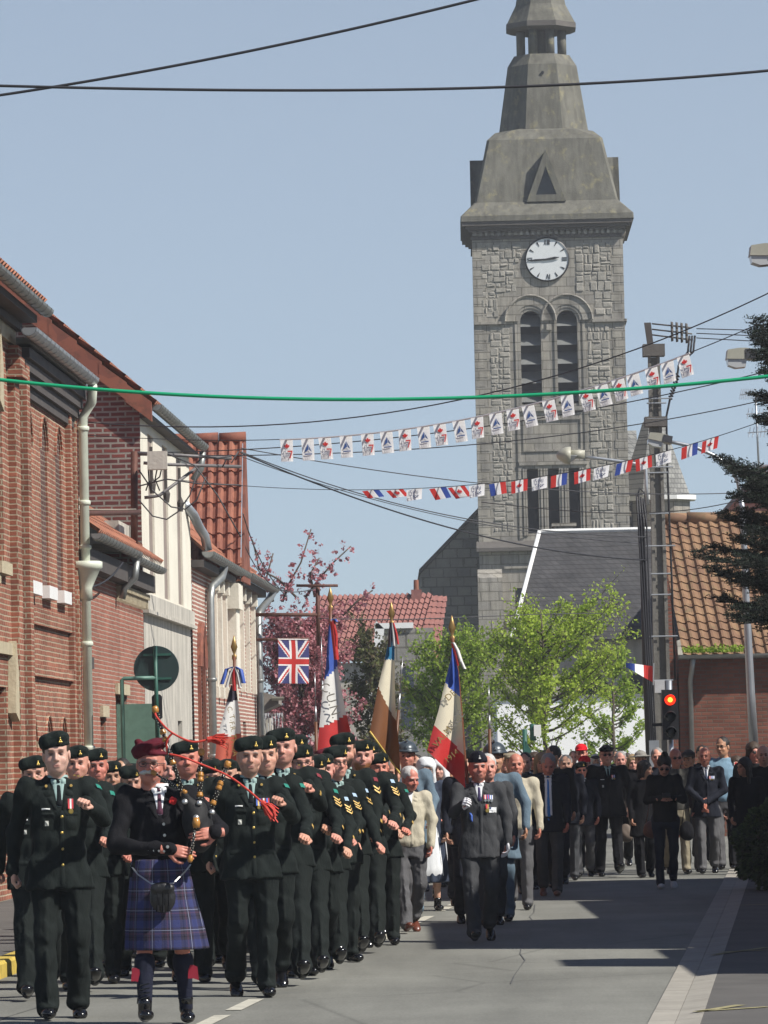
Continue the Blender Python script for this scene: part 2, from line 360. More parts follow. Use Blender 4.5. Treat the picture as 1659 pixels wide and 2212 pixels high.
# ---- house A : tall ornate brick (Y 40..57)
A = house('brick_house', 'tall ornate red brick house cut off by the left edge, with carved pilasters', 40.0)
L = 15.5
m = MB(); ops = []
for bx in (1.9, 5.9, 9.9, 13.9):
    for (z0, z1) in ((.9, 2.6), (4.05, 5.9)): ops.append((bx - .45, bx + .45, z0, z1))
wall_open(m, 0, L, 0.1, 7.3, ops, .22); m.quad((L, 0, .1), (L, 6, .1), (L, 6, 7.3), (L, 0, 7.3)); m.quad((0, 0, .1), (0, 0, 7.3), (0, 6, 7.3), (0, 6, .1))
wallA = part('wall', m, BRA, A)
for o_ in ops:
    w = MB(); w.quad((o_[0], .2, o_[2]), (o_[1], .2, o_[2]), (o_[1], .2, o_[3]), (o_[0], .2, o_[3])); wo_ = part('window', w, darkglass, A)
    f_ = MB(); xm = (o_[0] + o_[1]) / 2
    for (a, b, c, d) in ((o_[0], o_[0] + .06, o_[2], o_[3]), (o_[1] - .06, o_[1], o_[2], o_[3]), (xm - .04, xm + .04, o_[2], o_[3])): f_.box(a, b, .15, .197, c, d)
    part('frame', f_, white, wo_)
    s_ = MB(); s_.box(o_[0] - .08, o_[1] + .08, -.09, .1, o_[2] - .14, o_[2] - .003); s_.box(o_[0] - .03, o_[0] + .09, -.06, .05, o_[2] - .26, o_[2] - .143); part('sill', s_, LST, wo_)
# pilasters & string course with carved heads
for px_ in (3.9, 7.9, 11.9, 15.2):
    q = MB(); q.box(px_ - .22, px_ + .22, -.09, -.002, .1, 6.3)
    for k in range(3): q.box(px_ - .3 + .05 * k, px_ + .3 - .05 * k, -.19 + .03 * k, -.003, 6.3 + .13 * k, 6.425 + .13 * k)
    part('pilaster', q, BRA, A)
q = MB(); q.box(0, L + .02, -.06, -.004, 2.98, 3.12); q.box(0, L + .02, -.05, -.004, 6.72, 6.9); part('string_course', q, LST, A)
for (hxx, z0) in ((13.6, 5.9), (14.6, 2.3), (9.9, 5.9)):
    q = MB()
    q.prism([(hxx - .16, -.10, z0), (hxx + .2, -.10, z0 - .1), (hxx + .2, -.10, z0 + .45), (hxx, -.10, z0 + .85), (hxx - .08, -.10, z0 + .45)], (0, .097, 0))
    part('carved_stone', q, LST, A)
q = MB(); q.box(0, L + .1, -.12, .1, 6.9, 7.0); q.box(0, L + .1, -.3, .1, 7.003, 7.09); part('cornice', q, TIM, A)
q = MB(); tile_roof(q, (0, -.38, 7.24), (L + .15, -.38, 7.24), (0, 3.6, 11.0), 64, 14); part('roof', q, TIL, A)
gutter('gutter', 0, L + .3, -.40, 7.17, .085, A, zinc)
# ---- house A2 : lower wing (Y 57..64.4)
B = house('brick_house', 'red brick house wing with three narrow arched blind windows over white sills', 55.6)
L = 6.7; m = MB(); ops = []
nb = [(0.95, 1.75), (2.75, 3.5), (4.5, 5.2)]
for (a, b) in nb: ops += [(a, b, 3.95, 6.05), (a, b, .7, 2.25)]
wall_open(m, 0, L, .1, 6.65, ops, .024); m.quad((L, 0, .1), (L, 6, .1), (L, 6, 6.8), (L, 0, 6.8)); part('wall', m, BRA, B)
m = MB()
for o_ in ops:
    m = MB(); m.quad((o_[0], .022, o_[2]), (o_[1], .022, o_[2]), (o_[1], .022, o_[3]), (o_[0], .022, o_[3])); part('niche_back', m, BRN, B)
for o_ in ops:           # arched heads: spandrels and brick hood
    q = MB(); xm = (o_[0] + o_[1]) / 2; r_ = (o_[1] - o_[0]) / 2
    for sgn in (-1, 1):
        pts = [(xm + sgn * r_, .003, o_[3] + .0), (xm + sgn * r_, .003, o_[3] - r_)] + [(xm + sgn * r_ * math.cos(a), .003, o_[3] - r_ + r_ * math.sin(a)) for a in [k * math.pi / 12 for k in range(1, 7)]]
        q.prism(pts if sgn > 0 else pts[::-1], (0, .018, 0))
    q.tube([(xm + (r_ + .06) * math.cos(a), -.01, o_[3] - r_ + (r_ + .06) * math.sin(a)) for a in [k * math.pi / 10 for k in range(11)]], .018, 6)
    part('arch', q, BRA, B)
for (a, b) in nb:
    q = MB(); q.box(a - .1, b + .1, -.10, -.002, 3.78, 3.94); part('sill', q, white, B)
q = MB()
q.box(.2, L - .6, -.05, -.002, 3.42, 3.62); q.box(.2, L - .6, -.06, -.003, 2.78, 2.92)
q.box(-.02, .32, -.16, -.001, .1, 6.5); q.box(5.75, 6.0, -.07, -.001, .1, 6.4); q.box(6.45, 6.7, -.07, -.001, .1, 6.4)
part('brick_band', q, BRA, B)
q = MB()
for k in range(4): q.box(.0, L, -.05 - .05 * k, .1, 6.2 + .13 * k, 6.325 + .13 * k)
part('cornice', q, TIM, B)
q = MB(); q.box(0, L + .1, -.22, 1.5, 6.76, 6.83); part('roof', q, zinc, B)
gutter('gutter', -.95, L - .2, -.30, 6.86, .10, B, galv)
downpipe([(L - .35, -.32, 6.75), (L - .1, -.28, 6.55), (L - .05, -.15, 6.35), (L - .05, -.15, .1)], .065, B, palepipe, (6.2, 5.2, 4.6, 3.3, 1.9))
q = MB(); q.lathe([(.09, -.45), (.085, -.3), (.12, -.22), (.2, -.05), (.23, -.03), (.23, .05), (.2, .06)], 14, (L - .05, -.15, 4.35)); part('hopper_head', q, palepipe, B, True)
downpipe([(12.9, -.2, 1.1), (12.9, -.2, .3)], .045, A, white)
# ---- house B : low brick (Y 64.6..72.4)
Cc = house('brick_house', 'low red brick house with rows of white dentils under its gutter', 62.4)
L = 10.05; m = MB(); ops = [(.8, 1.7, .9, 3.0), (3.0, 3.75, .15, 2.35), (5.3, 7.0, .15, 2.7)]
wall_open(m, 0, L, .1, 4.7, ops, .15); part('wall', m, BRB, Cc)
for i, o_ in enumerate(ops):
    q = MB(); q.quad((o_[0], .14, o_[2]), (o_[1], .14, o_[2]), (o_[1], .14, o_[3]), (o_[0], .14, o_[3])); w_ = part('window' if i < 2 else 'doorway', q, darkglass, Cc)
    q = MB(); q.box(o_[0] - .08, o_[1] + .08, -.05, -.002, o_[3], o_[3] + .16); part('lintel', q, TIM if i == 0 else LST, w_)
q = MB()
for i in range(6): q.box(5.35 + i * .05, 5.35 + i * .05 + .04, -.62, -.62 + .035, .15, 2.6)
q.box(5.3, 5.36, -.62, -.01, .15, 2.55); part('shutter', q, GRN, Cc)
q = MB()
for i in range(20):
    q = MB(); q.box(5.7 + i * .215, 5.7 + i * .215 + .1, -.13, -.001, 4.22, 4.30); q.box(5.72 + i * .215, 5.72 + i * .215 + .06, -.1, -.002, 4.08, 4.219); part('dentil', q, LST, Cc)
q = MB(); q.box(0, L, -.2, .05, 4.34, 4.6); part('cornice', q, TIM, Cc)
q = MB(); tile_roof(q, (0, -.3, 4.8), (L, -.3, 4.8), (0, 2.9, 7.3), 42, 10); part('roof', q, TIL, Cc)
q = MB(); q.box(7.3, L , .1, .9, 5.0, 5.35); q.prism([(2.6, .3, 5.2), (3.6, .3, 5.2), (3.4, 1.6, 6.3), (2.6, 1.6, 6.3)], (0, 0, .28)); part('parapet', q, STUC2, Cc)
gutter('gutter', -.4, 5.6, -.33, 4.77, .085, Cc, zinc); gutter('gutter', 5.5, L - .3, -.33, 4.70, .085, Cc, zinc)
downpipe([(5.5, -.33, 4.65), (5.5, -.3, 4.4), (5.52, -.14, 4.25), (5.52, -.1, 4.1)], .05, Cc, zinc)
# ---- house C : tall with gable brick and stucco front (Y 72.5..82)
D = house('stucco_house', 'tall narrow house with cream grooved stucco front and bare brick gable', 72.5, cat='house')
L = 9.6; m = MB(); ops = [(1.2, 2.0, 4.35, 6.3), (3.8, 4.6, 4.35, 6.3), (6.4, 7.3, 4.35, 6.3)]
ops2 = []
for a in (1.3, 4.0, 6.8): ops2.append((a, a + 1.0, 4.4, 6.95))
wall_open(m, 0, L, 4.35, 7.3, ops2, .035); part('upper_wall', m, STUC, D)
m = MB()
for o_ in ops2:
    m = MB(); m.quad((o_[0], .033, o_[2]), (o_[1], .033, o_[2]), (o_[1], .033, o_[3]), (o_[0], .033, o_[3])); part('groove_back', m, plain('dark_groove', (.26, .21, .18), .9, 0, .25, 3), D)  # groove backs in a darker, browner tone than the front
m = MB(); wall_open(m, 0, L, .1, 4.1, [(3.0, 4.0, .15, 2.3), (6.5, 7.4, 1, 2.4)], .2, 0, .03); m.quad((3, .22, .15), (4, .22, .15), (4, .22, 2.3), (3, .22, 2.3), 1); m.quad((6.5, .22, 1), (7.4, .22, 1), (7.4, .22, 2.4), (6.5, .22, 2.4), 1); part('lower_wall', m, [STUC2, darkglass], D)
q = MB(); q.box(-.02, L + .02, -.05, .1, 4.1, 4.35); q.box(-.02, L + .02, -.09, .1, 4.04, 4.098); part('ledge', q, STUC2, D)
for a in (1.55, 4.25, 7.05):
    q = MB(); q.box(a, a + .08, -.05, -.005, 6.2, 6.75); q.lathe([(.04, -.15), (.06, 0), (.02, .1)], 8, (a + .04, -.04, 6.15)); part('wall_anchor', q, TIM, D)
q = MB(); W6 = 6.0; rz0 = 7.32
def rline(yy): return rz0 + (yy + .05) * .87
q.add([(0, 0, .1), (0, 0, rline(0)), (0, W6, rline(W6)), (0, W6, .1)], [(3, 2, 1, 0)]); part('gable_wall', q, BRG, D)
q = MB(); tile_roof(q, (-.1, -.22, rline(-.22) + .12), (L, -.22, rline(-.22) + .12), (-.1, W6, rline(W6) + .12), 40, 26, .05, .05); part('roof', q, TIL, D)
q = MB()
n = 16
for i in range(n):
    y0_ = -.2 + i * (W6 + .2) / n; y1_ = y0_ + (W6 + .4) / n + .03; k0 = .02 if i else 0
    a = (y0_, rline(y0_) + .1 - k0); b = (y1_, rline(y1_) + .1 - k0)
    q.prism([(-.16 - .006 * (i % 2), a[0], a[1] - .26 + k0), (-.16 - .006 * (i % 2), b[0], b[1] - .3 + k0), (-.16 - .006 * (i % 2), b[0], b[1]), (-.16 - .006 * (i % 2), a[0], a[1] + .05)], (.15, 0, 0))
part('verge', q, VERGE, D)
q = MB(); q.box(0, L, -.18, .0, 7.1, 7.16); part('soffit', q, TIM, D)
gutter('gutter', 0.2, L + .3, -.24, 7.32, .10, D, zinc)
downpipe([(L + .15, -.24, 7.2), (L + .15, -.2, 6.9), (L + .15, -.05, 6.7)], .06, D, zinc)
# ---- house D : brick with pantile cross roof (Y 82..98.5)
E = house('brick_house', 'red brick house with cream window surrounds below a steep pantiled cross roof', 82.2)
L = 10.1; m = MB()
ops = [(1.0, 2.0, .15, 4.0), (5.2, 5.9, 3.2, 4.8), (7.9, 8.7, 3.2, 4.8), (4.4, 5.2, .9, 2.6)]
wall_open(m, 0, L, .1, 5.3, ops, .15); part('wall', m, BRC, E)
for o_ in ops:
    q = MB(); q.quad((o_[0], .145, o_[2]), (o_[1], .145, o_[2]), (o_[1], .145, o_[3]), (o_[0], .145, o_[3])); part('window', q, darkglass, E)
q = MB(); q.tube([(1.5 + .55 * math.cos(a), -.02, 3.4 + .75 * math.sin(a)) for a in [k * math.pi / 12 for k in range(13)]], .09, 6); q.box(.87, 1.03, -.06, -.002, .1, 3.4); q.box(1.97, 2.13, -.06, -.002, .1, 3.4); part('arch', q, VERGE, E)
for a in (4.7, 6.0, 7.3, 9.7):
    q = MB(); q.box(a, a + .2, -.09, -.002, 3.1, 5.0); q.box(a - .04, a + .24, -.14, -.001, 4.9, 5.2); q.box(a - .03, a + .23, -.11, -.0015, 2.9, 3.097); part('pilaster', q, STUC, E)
q = MB(); q.prism([(7.8, -.24, 3.45), (8.8, -.24, 3.2), (8.8, -.24, 4.65), (7.8, -.24, 4.65)], (0, .238, 0)); q.box(7.7, 8.9, -.3, -.001, 4.653, 5.15); part('shutter_box', q, STUC, E)
q = MB()
q.box(3.0, 9.0, -.05, -.002, 1.0, 1.5)
part('base_band', q, STUC, E)
q = MB(); q.box(0, L, -.22, .0, 5.15, 5.28); part('soffit', q, TIM, E)
q = MB(); tile_roof(q, (0, -.2, 5.42), (L, -.2, 5.42), (0, 2.5, 8.3), 36, 10); part('roof', q, TIL, E)
gutter('gutter', 0, L, -.3, 5.42, .115, E, zinc)
downpipe([(-1.2, -.0, 6.2), (-.6, -.1, 6.05), (-.1, -.16, 5.85), (.15, -.24, 5.7), (.2, -.28, 5.45)], .085, E, galv)
downpipe([(4.0, -.3, 5.3), (3.8, -.26, 5.1), (3.1, -.12, 4.9), (3.0, -.1, 4.7), (3.0, -.1, .1)], .075, E, zinc, (3.2, 1.8))
# cross roof facing the camera: steep pantile slope
q = MB()
sx0, sx1 = 9.5, 10.9
tile_roof(q, (8.3, -.3, 5.2), (8.3, 2.6, 5.2), (9.8, -.3, 8.05), 14, 9, .045, .05)
part('cross_roof', q, TIL2, E)
q = MB(); q.prism([(8.33, -.36, 5.2), (9.75, -.36, 8.05), (9.9, -.36, 8.05), (10.4, -.36, 5.2)], (0, .05, 0)); part('gable_board', q, VERGE, E)
q = MB()
for i in range(6): q.tube([(9.83, -.36 + i * .55, 8.13), (9.83, .17 + i * .55, 8.13)], [.12, .105], 10)
part('ridge_tiles', q, VERGE, E, True)
# ---- house E : last house (Y 98.5..106)
G = house('brick_house', 'farthest red brick house of the left row, beside the cherry tree', 92.4)
L = 7.2; m = MB(); wall_open(m, 0, L, .1, 5.4, [(2.4, 3.3, 3.2, 4.9), (2.4, 3.3, .9, 2.5)], .15); m.quad((L, 0, .1), (L, 5, .1), (L, 5, 5.4), (L, 0, 5.4)); part('wall', m, BRC, G)
for a_, b_ in ((3.2, 4.9), (.9, 2.5)):
    q = MB(); q.quad((2.4, .145, a_), (3.3, .145, a_), (3.3, .145, b_), (2.4, .145, b_)); part('window', q, darkglass, G)
for a in (1.9, 3.6, 5.4):
    q = MB(); q.box(a, a + .2, -.09, -.002, 3.1, 5.1); q.box(a - .04, a + .24, -.14, -.001, 4.95, 5.2); part('pilaster', q, STUC, G)
q = MB(); q.box(0.1, L + .1, -.22, .0, 5.2, 5.35); part('soffit', q, TIM, G)
q = MB(); tile_roof(q, (0.75, -.2, 5.45), (L + 1.2, -.2, 5.45), (0.75, 2.5, 8.0), 26, 9, .045, .06); part('roof', q, TIL, G)
gutter('gutter', .3, L + 1.8, -.3, 5.45, .115, G, zinc)
downpipe([(L + 1.2, -.3, 5.35), (L + .8, -.25, 5.2), (L - .6, -.12, 4.9), (L - .8, -.1, 4.8), (L - .8, -.1, .1)], .08, G, zinc, (3.4, 1.8))
# ================================================================== FAR BUILDINGS
TST = stone('tower_ashlar', (0.345, 0.325, 0.285), 0.28, 0.9, 0.9, True, (0.2, 0.19, 0.16), 0.35, (.78, .40, .022))
RUB = stone('tower_rubble', (0.35, 0.33, 0.29), 0.4, 2.8, 0.9, False, None, 0.6)
SPI = stone('spire_concrete', (0.16, 0.155, 0.13), 0.3, 0.8, 0.9, True, (0.30, 0.27, 0.15), 0.35)
DST = stone('nave_stone', (0.27, 0.26, 0.235), 0.3, 1.4, 0.9, False, None, 0.5, (.6, .42, .03))
CORN = stone('cornice_stone', (0.13, 0.12, 0.11), 0.25, 1.5, 0.9, False)
LOUV = plain('louvre_slate', (0.15, 0.155, 0.15), 0.7, 0, 0.2, 3)
SLATE = brick('slate', (0.075, 0.073, 0.075), (0.055, 0.055, 0.058), (0.03, 0.03, 0.03), 0.22, 0.15, 0.012, 0.3, 0.3)
SLATE2 = brick('slate_light', (0.30, 0.30, 0.28), (0.20, 0.20, 0.19), (0.10, 0.10, 0.10), 0.3, 0.22, 0.02, 0.3, 0.3)
TY = 200.0
tc = Gx(1211, TY)      # tower centre on the ground (front face)
tw = 6.52
TWR = thing('church_tower', 'tall grey stone church tower with clock, louvred belfry and concrete spire', 'church tower', (tc.x, TY, 0), R(-1.0))
H1 = 24.75
hw = tw / 2
ARCHX = (-.82, .76)
def arch_poly(cx, r, z0, zs, n=10):
    return [(cx - r, z0), (cx + r, z0)] + [(cx + r * math.cos(math.pi * k / n), zs + r * math.sin(math.pi * k / n)) for k in range(n + 1)]
# shaft
m = MB(); ops = []
for cx in ARCHX: ops.append((cx - .44, cx + .44, 16.9, 21.0))
for cx in (-.88, .02, .92): ops.append((cx - .24, cx + .24, 11.3, 14.1))
for s_ in range(4):
    b = MB(); wall_open(b, -hw, hw, 10.6, H1, ops if s_ == 0 else ops[:2], .9)
    rot = Matrix.Rotation(-s_ * math.pi / 2, 4, 'Z')
    vs = []
    for p in b.v:
        q = Vector(p) - Vector((0, hw, 0)); q = rot @ q; vs.append(q + Vector((0, hw, 0)))
    m.add(vs, b.f)
part('shaft', m, TST, TWR)
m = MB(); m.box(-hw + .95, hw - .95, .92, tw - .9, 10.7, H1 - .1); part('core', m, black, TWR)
# ashlar joints & rubble stones as real blocks
def rubble(x0, x1, z0, z1, avoid, seed, flip=0):
    r = random.Random(seed); out = []
    def split(a, b, c, d):
        w, h = b - a, d - c
        if w < .28 and h < .28 or (w * h < .16 and r.random() < .6) or w < .2 and h < .45 or h < .18 and w < .5: out.append((a, b, c, d)); return
        if (w > h) if abs(w - h) > .1 else r.random() < .5: t = a + w * r.uniform(.3, .7); split(a, t, c, d); split(t, b, c, d)
        else: t = c + h * r.uniform(.3, .7); split(a, b, c, t); split(a, b, t, d)
    split(x0, x1, z0, z1)
    return [q for q in out if not any(q[0] < v[1] and q[1] > v[0] and q[2] < v[3] and q[3] > v[2] for v in avoid)]
m = MB(); rr = random.Random(4)
def rub_face(blocks, side=False):
    for (a, b, c, d) in blocks:
        g = .022; t = rr.uniform(.008, .042); e = rr.uniform(.015, .04); a += g; b -= g; c += g; d -= g
        if b - a < .06 or d - c < .06: continue
        j = lambda: rr.uniform(-.015, .015)
        base = [(a, 0, c), (b, 0, c), (b, 0, d), (a, 0, d)]; top = [(a + e + j(), -t + j(), c + e), (b - e + j(), -t + j(), c + e + j()), (b - e, -t + j(), d - e + j()), (a + e, -t + j(), d - e + j())]
        v = [(x, y + (.003), z) for x, y, z in base] + top
        if side: v = [(hw - y, hw + x, z) for x, y, z in v]
        m.add(v, [(4, 5, 6, 7), (0, 1, 5, 4), (1, 2, 6, 5), (2, 3, 7, 6), (3, 0, 4, 7)])
clock_av = [(-1.1, 1.05, 22.0, 24.4), (-1.95, 1.9, 18.0, 21.6), (-1.2, 1.1, 21.5, 22.1)]
rub_face(rubble(-2.9, 2.75, 20.7, 23.9, clock_av, 1))
rub_face(rubble(-2.6, -1.72, 11.4, 20.3, [], 2)); rub_face(rubble(1.62, 2.6, 11.4, 20.3, [], 3))
rub_face(rubble(-2.6, 2.6, 11.0, 14.0, [(-1.0, 1.0, 8, 15)], 6), True); rub_face(rubble(-2.6, -1.4, 14, 23.5, [], 7), True)
part('rubble_stones', m, RUB, TWR)
m = MB()   # ashlar quoin courses, shallow alternating
for i in range(34):
    z = 10.9 + i * .40; w = .42 if i % 2 else .55
    for sx in (-1, 1): m.box(min(sx * hw * 1.003, sx * (hw - w)), max(sx * hw * 1.003, sx * (hw - w)), -.022, .3, z + .015, z + .385)
part('quoins', m, TST, TWR)
# belfry arches
for cx in ARCHX:
    q = MB()
    for (r0, r1, y) in ((.44, .56, -.06), (.56, .68, -.10), (.68, 1.05, -.13)):
        n = 12; zs = 20.52
        for k in range(n):
            a0, a1 = math.pi * k / n, math.pi * (k + 1) / n
            q.prism([(cx + r0 * math.cos(a0), y, zs + r0 * math.sin(a0)), (cx + r1 * math.cos(a0), y, zs + r1 * math.sin(a0)), (cx + r1 * math.cos(a1), y, zs + r1 * math.sin(a1)), (cx + r0 * math.cos(a1), y, zs + r0 * math.sin(a1))], (0, -y + .002 + (.3 if r0 < .5 else 0), 0))
    # spandrel infill inside the square opening
    for sg in (-1, 1):
        pts = [(cx + sg * .44, .01, 21.01), (cx + sg * .44, .01, 20.55)] + [(cx + sg * .44 * math.cos(a), .01, 20.55 + .44 * math.sin(a)) for a in [k * math.pi / 12 for k in range(1, 7)]]
        q.prism(pts if sg > 0 else pts[::-1], (0, .6, 0))
    for sg in (-1, 1): q.box(min(cx + sg * .44, cx + sg * .56), max(cx + sg * .44, cx + sg * .56), -.058, -.002, 16.8, 20.52)
    part('belfry_arch', q, TST, TWR)
    q = MB()
    for k in range(5):
        z = 17.0 + k * .82
        q.prism([(cx - .44, .05, z), (cx + .44, .05, z), (cx + .44, .62, z + .5), (cx - .44, .62, z + .5)], (0, .04, .05))
    part('louvres', q, LOUV, TWR)
q = MB()
for cx in ARCHX:
    q.tube([(cx + 1.1 * math.cos(a), -.15, 20.52 + 1.1 * math.sin(a)) for a in [k * math.pi / 16 for k in range(17)]], .06, 6)
q.box(-hw, ARCHX[0] - 1.08, -.12, -.002, 20.4, 20.52); q.box(ARCHX[1] + 1.08, hw + .06, -.12, -.002, 20.4, 20.52); q.box(hw + .002, hw + .1, -.12, tw, 20.4, 20.52)
q.box(-.13, .09, -.22, -.002, 20.1, 20.35)
part('hood_mould', q, TST, TWR)
for cx in ARCHX: pass
# lower slits
q = MB()
for cx in (-.88, .02, .92):
    for (d, y) in ((.24, -.05), (.34, -.09)):
        q.box(cx - d - .08, cx - d, y, .1 if d < .3 else -.002, 11.2, 14.1); q.box(cx + d, cx + d + .08, y, .1 if d < .3 else -.002, 11.2, 14.1)
q.box(-1.45, 1.5, -.10, -.003, 14.25, 14.4); q.box(-1.4, 1.4, -.10, -.003, 16.6, 16.78)
q.box(-1.25, 1.3, -.06, -.003, 14.85, 14.92); q.box(-1.25, -1.18, -.06, -.003, 14.92, 16.2); q.box(1.23, 1.3, -.06, -.003, 14.92, 16.2); q.box(-1.25, 1.3, -.06, -.003, 16.2, 16.27)
q.box(-1.5, -1.36, -.05, -.003, 11.1, 20.4); q.box(1.42, 1.56, -.05, -.003, 11.1, 20.4)
part('window_surround', q, TST, TWR)
q = MB(); q.prism([(-hw - .12, -.35, 10.55), (-hw - .12, -.35, 10.7), (-hw - .12, 0.0, 11.0), (-hw - .12, .1, 11.0), (-hw - .12, .1, 10.55)], (tw + .24, 0, 0)); part('string_course', q, CORN, TWR)
# base
m = MB(); wall_open(m, -hw, hw, 0, 10.55, [(-1.75, -1.25, 7.75, 8.95), (-.85, -.35, 7.75, 8.95), (.05, .55, 7.75, 8.95)], .4); m.quad((-hw, 0, 0), (-hw, 0, 10.55), (-hw, tw, 10.55), (-hw, tw, 0)); m.quad((hw, 0, 0), (hw, tw, 0), (hw, tw, 10.55), (hw, 0, 10.55)); m.quad((-1.9, .39, 7.7), (.7, .39, 7.7), (.7, .39, 9.1), (-1.9, .39, 9.1), 1)
m.box(-hw - .1, -2.3, -.7, -.002, 0, 7.9); m.prism([(-hw - .1, -.7, 7.9), (-hw - .1, -.62, 9.4), (-hw - .1, -.002, 9.8), (-hw - .1, -.002, 7.9)], (1.06, 0, 0)); m.box(-2.2, 1, -.12, -.002, 7.4, 7.6); m.box(-2.2, 1.2, -.08, -.002, 9.8, 9.9)
part('base', m, [TST, darkglass], TWR)
# cornice
q = MB()
for k, (o_, z0, z1) in enumerate([(.06, 24.1, 24.25), (.16, 24.45, 24.55), (.30, 24.55, 24.68), (.44, 24.68, 24.86)]):
    q.box(-hw - o_, hw + o_, -o_, tw + o_, z0, z1)
part('cornice', q, CORN, TWR)
q = MB()
for i in range(26):
    x = -hw + .05 + i * .252
    q.box(x, x + .14, -.155, -.002, 24.26, 24.44); q.box(hw + .002, hw + .155, x + hw, x + hw + .14, 24.26, 24.44)
q_ = part('corbel_table', q, TST, TWR)
# roof & spire: (half width, z, chamfer 0..1 towards octagon)
def ringp(h, z, ch):
    c = h * (1 - ch * (1 - math.tan(math.pi / 8))); cy = hw
    return [(c, -h + cy, z), (h, -c + cy, z), (h, c + cy, z), (c, h + cy, z), (-c, h + cy, z), (-h, c + cy, z), (-h, -c + cy, z), (-c, -h + cy, z)]
def frustum(m, rings, closed=True):
    n = 8; vs = [p for r_ in rings for p in ringp(*r_)]
    fs = [(i * n + k, i * n + (k + 1) % n, (i + 1) * n + (k + 1) % n, (i + 1) * n + k) for i in range(len(rings) - 1) for k in range(n)]
    fs += [tuple(range(n))[::-1], tuple(range((len(rings) - 1) * n, len(rings) * n))]; m.add(vs, fs)
q = MB(); frustum(q, [(hw + .5, 24.86, .02), (hw + .48, 25.1, .02), (hw - .14, 25.75, .05), (hw - .74, 28.55, .08), (2.15, 29.0, .6), (1.6, 29.2, 1.0)])
part('lower_roof', q, SPI, TWR)
q = MB(); frustum(q, [(2.0, 28.8, 1.0), (1.52, 32.0, 1.0), (1.22, 32.5, 1.0)]); part('spire_drum', q, SPI, TWR)
q = MB()
q.lathe([(.5, 32.4), (.5, 33.7)], 8, (0, hw, 0)); part('lantern_core', q, SPI, TWR)
for k in range(8):
    a = math.pi / 8 + k * math.pi / 4; q = MB(); q.lathe([(.19, 32.45), (.19, 33.65)], 8, (.98 * math.cos(a), hw + .98 * math.sin(a), 0)); part('lantern_column', q, SPI, TWR, True)
q = MB(); frustum(q, [(1.30, 33.6, 1.0), (1.53, 33.7, 1.0), (1.53, 33.93, 1.0)]); part('lantern_cornice', q, CORN, TWR)
q = MB(); frustum(q, [(1.5, 33.93, 1.0), (1.1, 34.75, 1.0), (.92, 35.8, 1.0), (.05, 44, 1.0)]); part('spire_top', q, SPI, TWR)
# dormers
def dormer(rot, nm='dormer'):
    q = MB(); a = (-.85, 25.72); b = (.85, 25.72); c = (0, 28.0); Y0 = .0
    def fr(o, i):   # triangular ring
        for (p, r_) in ((0, 1), (1, 2), (2, 0)):
            P = [a, b, c]; I = [(-.45, 26.02), (.45, 26.02), (0, 27.25)]
            q.prism([(P[p][0], o, P[p][1]), (P[r_][0], o, P[r_][1]), (I[r_][0], o, I[r_][1]), (I[p][0], o, I[p][1])], (0, i, 0))
    fr(-.02, .25)
    q.quad((a[0], -.02, a[1]), (c[0], -.02, c[1]), (c[0], 1.2, c[1]), (a[0], .3, a[1])); q.quad((b[0], -.02, b[1]), (b[0], .3, b[1]), (c[0], 1.2, c[1]), (c[0], -.02, c[1]))
    q.add([(-.5, .2, 25.95), (.5, .2, 25.95), (0, .2, 27.4)], [(0, 1, 2)], 1)
    if rot:
        Rm = Matrix.Rotation(rot, 4, 'Z'); q.v = [tuple(Rm @ (Vector(p) - Vector((0, hw, 0))) + Vector((0, hw, 0))) for p in q.v]
    part('dormer', q, [SPI, darkglass], TWR)
dormer(0); dormer(math.pi / 2); dormer(-math.pi / 2)
q = MB(); q.lathe([(.07, -.1), (.07, .1)], 8, (0.0, hw - 1.56, 31.6), 0, Matrix.Rotation(math.pi / 2, 4, 'X')); part('vent_hole', q, black, TWR)
# clock
ck = MB(); cz = 23.18; cxk = -.03
ck.lathe([(.97, 0), (.97, .1), (.91, .14), (.91, .05)], 48, (cxk, 0, cz), 0, Matrix.Rotation(math.pi / 2, 4, 'X')); cf = part('clock_face', MB().lathe([(.92, 0), (.92, .11)], 48, (cxk, 0, cz), 0, Matrix.Rotation(math.pi / 2, 4, 'X')), plain('clock_enamel', (.72, .74, .74), .4, 0, .05), TWR)
part('clock_rim', ck, black, cf)
q = MB()
def ckbar(ang, r0, r1, w0, w1, off=0.0):
    d = (math.sin(ang), math.cos(ang)); n = (d[1], -d[0]); o = (n[0] * off, n[1] * off)
    P = [(d[0] * r0 + n[0] * -w0 + o[0], d[1] * r0 + n[1] * -w0 + o[1]), (d[0] * r0 + n[0] * w0 + o[0], d[1] * r0 + n[1] * w0 + o[1]), (d[0] * r1 + n[0] * w1 + o[0], d[1] * r1 + n[1] * w1 + o[1]), (d[0] * r1 - n[0] * w1 + o[0], d[1] * r1 - n[1] * w1 + o[1])]
    q.prism([(cxk + x, -.118, cz + z) for x, z in P], (0, -.01, 0))
for h in range(12):
    a = h * math.pi / 6
    if h % 3: ckbar(a, .66, .86, .008, .035)
ROM = {0: [(-.09, .05), (-.09, -.05), (-.015, 0), (.045, 0), (.095, 0)], 3: [(-.06, 0), (0, 0), (.06, 0)], 6: [(-.05, -.03), (-.05, .03), (.05, 0)], 9: [(-.07, 0), (.03, .05), (.03, -.05)]}
def stroke(ang, x0, x1):
    d = Vector((math.sin(ang), math.cos(ang))); n = Vector((d.y, -d.x)); w = .014
    p0 = d * .64 + n * x0; p1 = d * .86 + n * x1
    q.prism([(cxk + v.x, -.118, cz + v.y) for v in (p0 - n * w, p0 + n * w, p1 + n * w, p1 - n * w)], (0, -.01, 0))
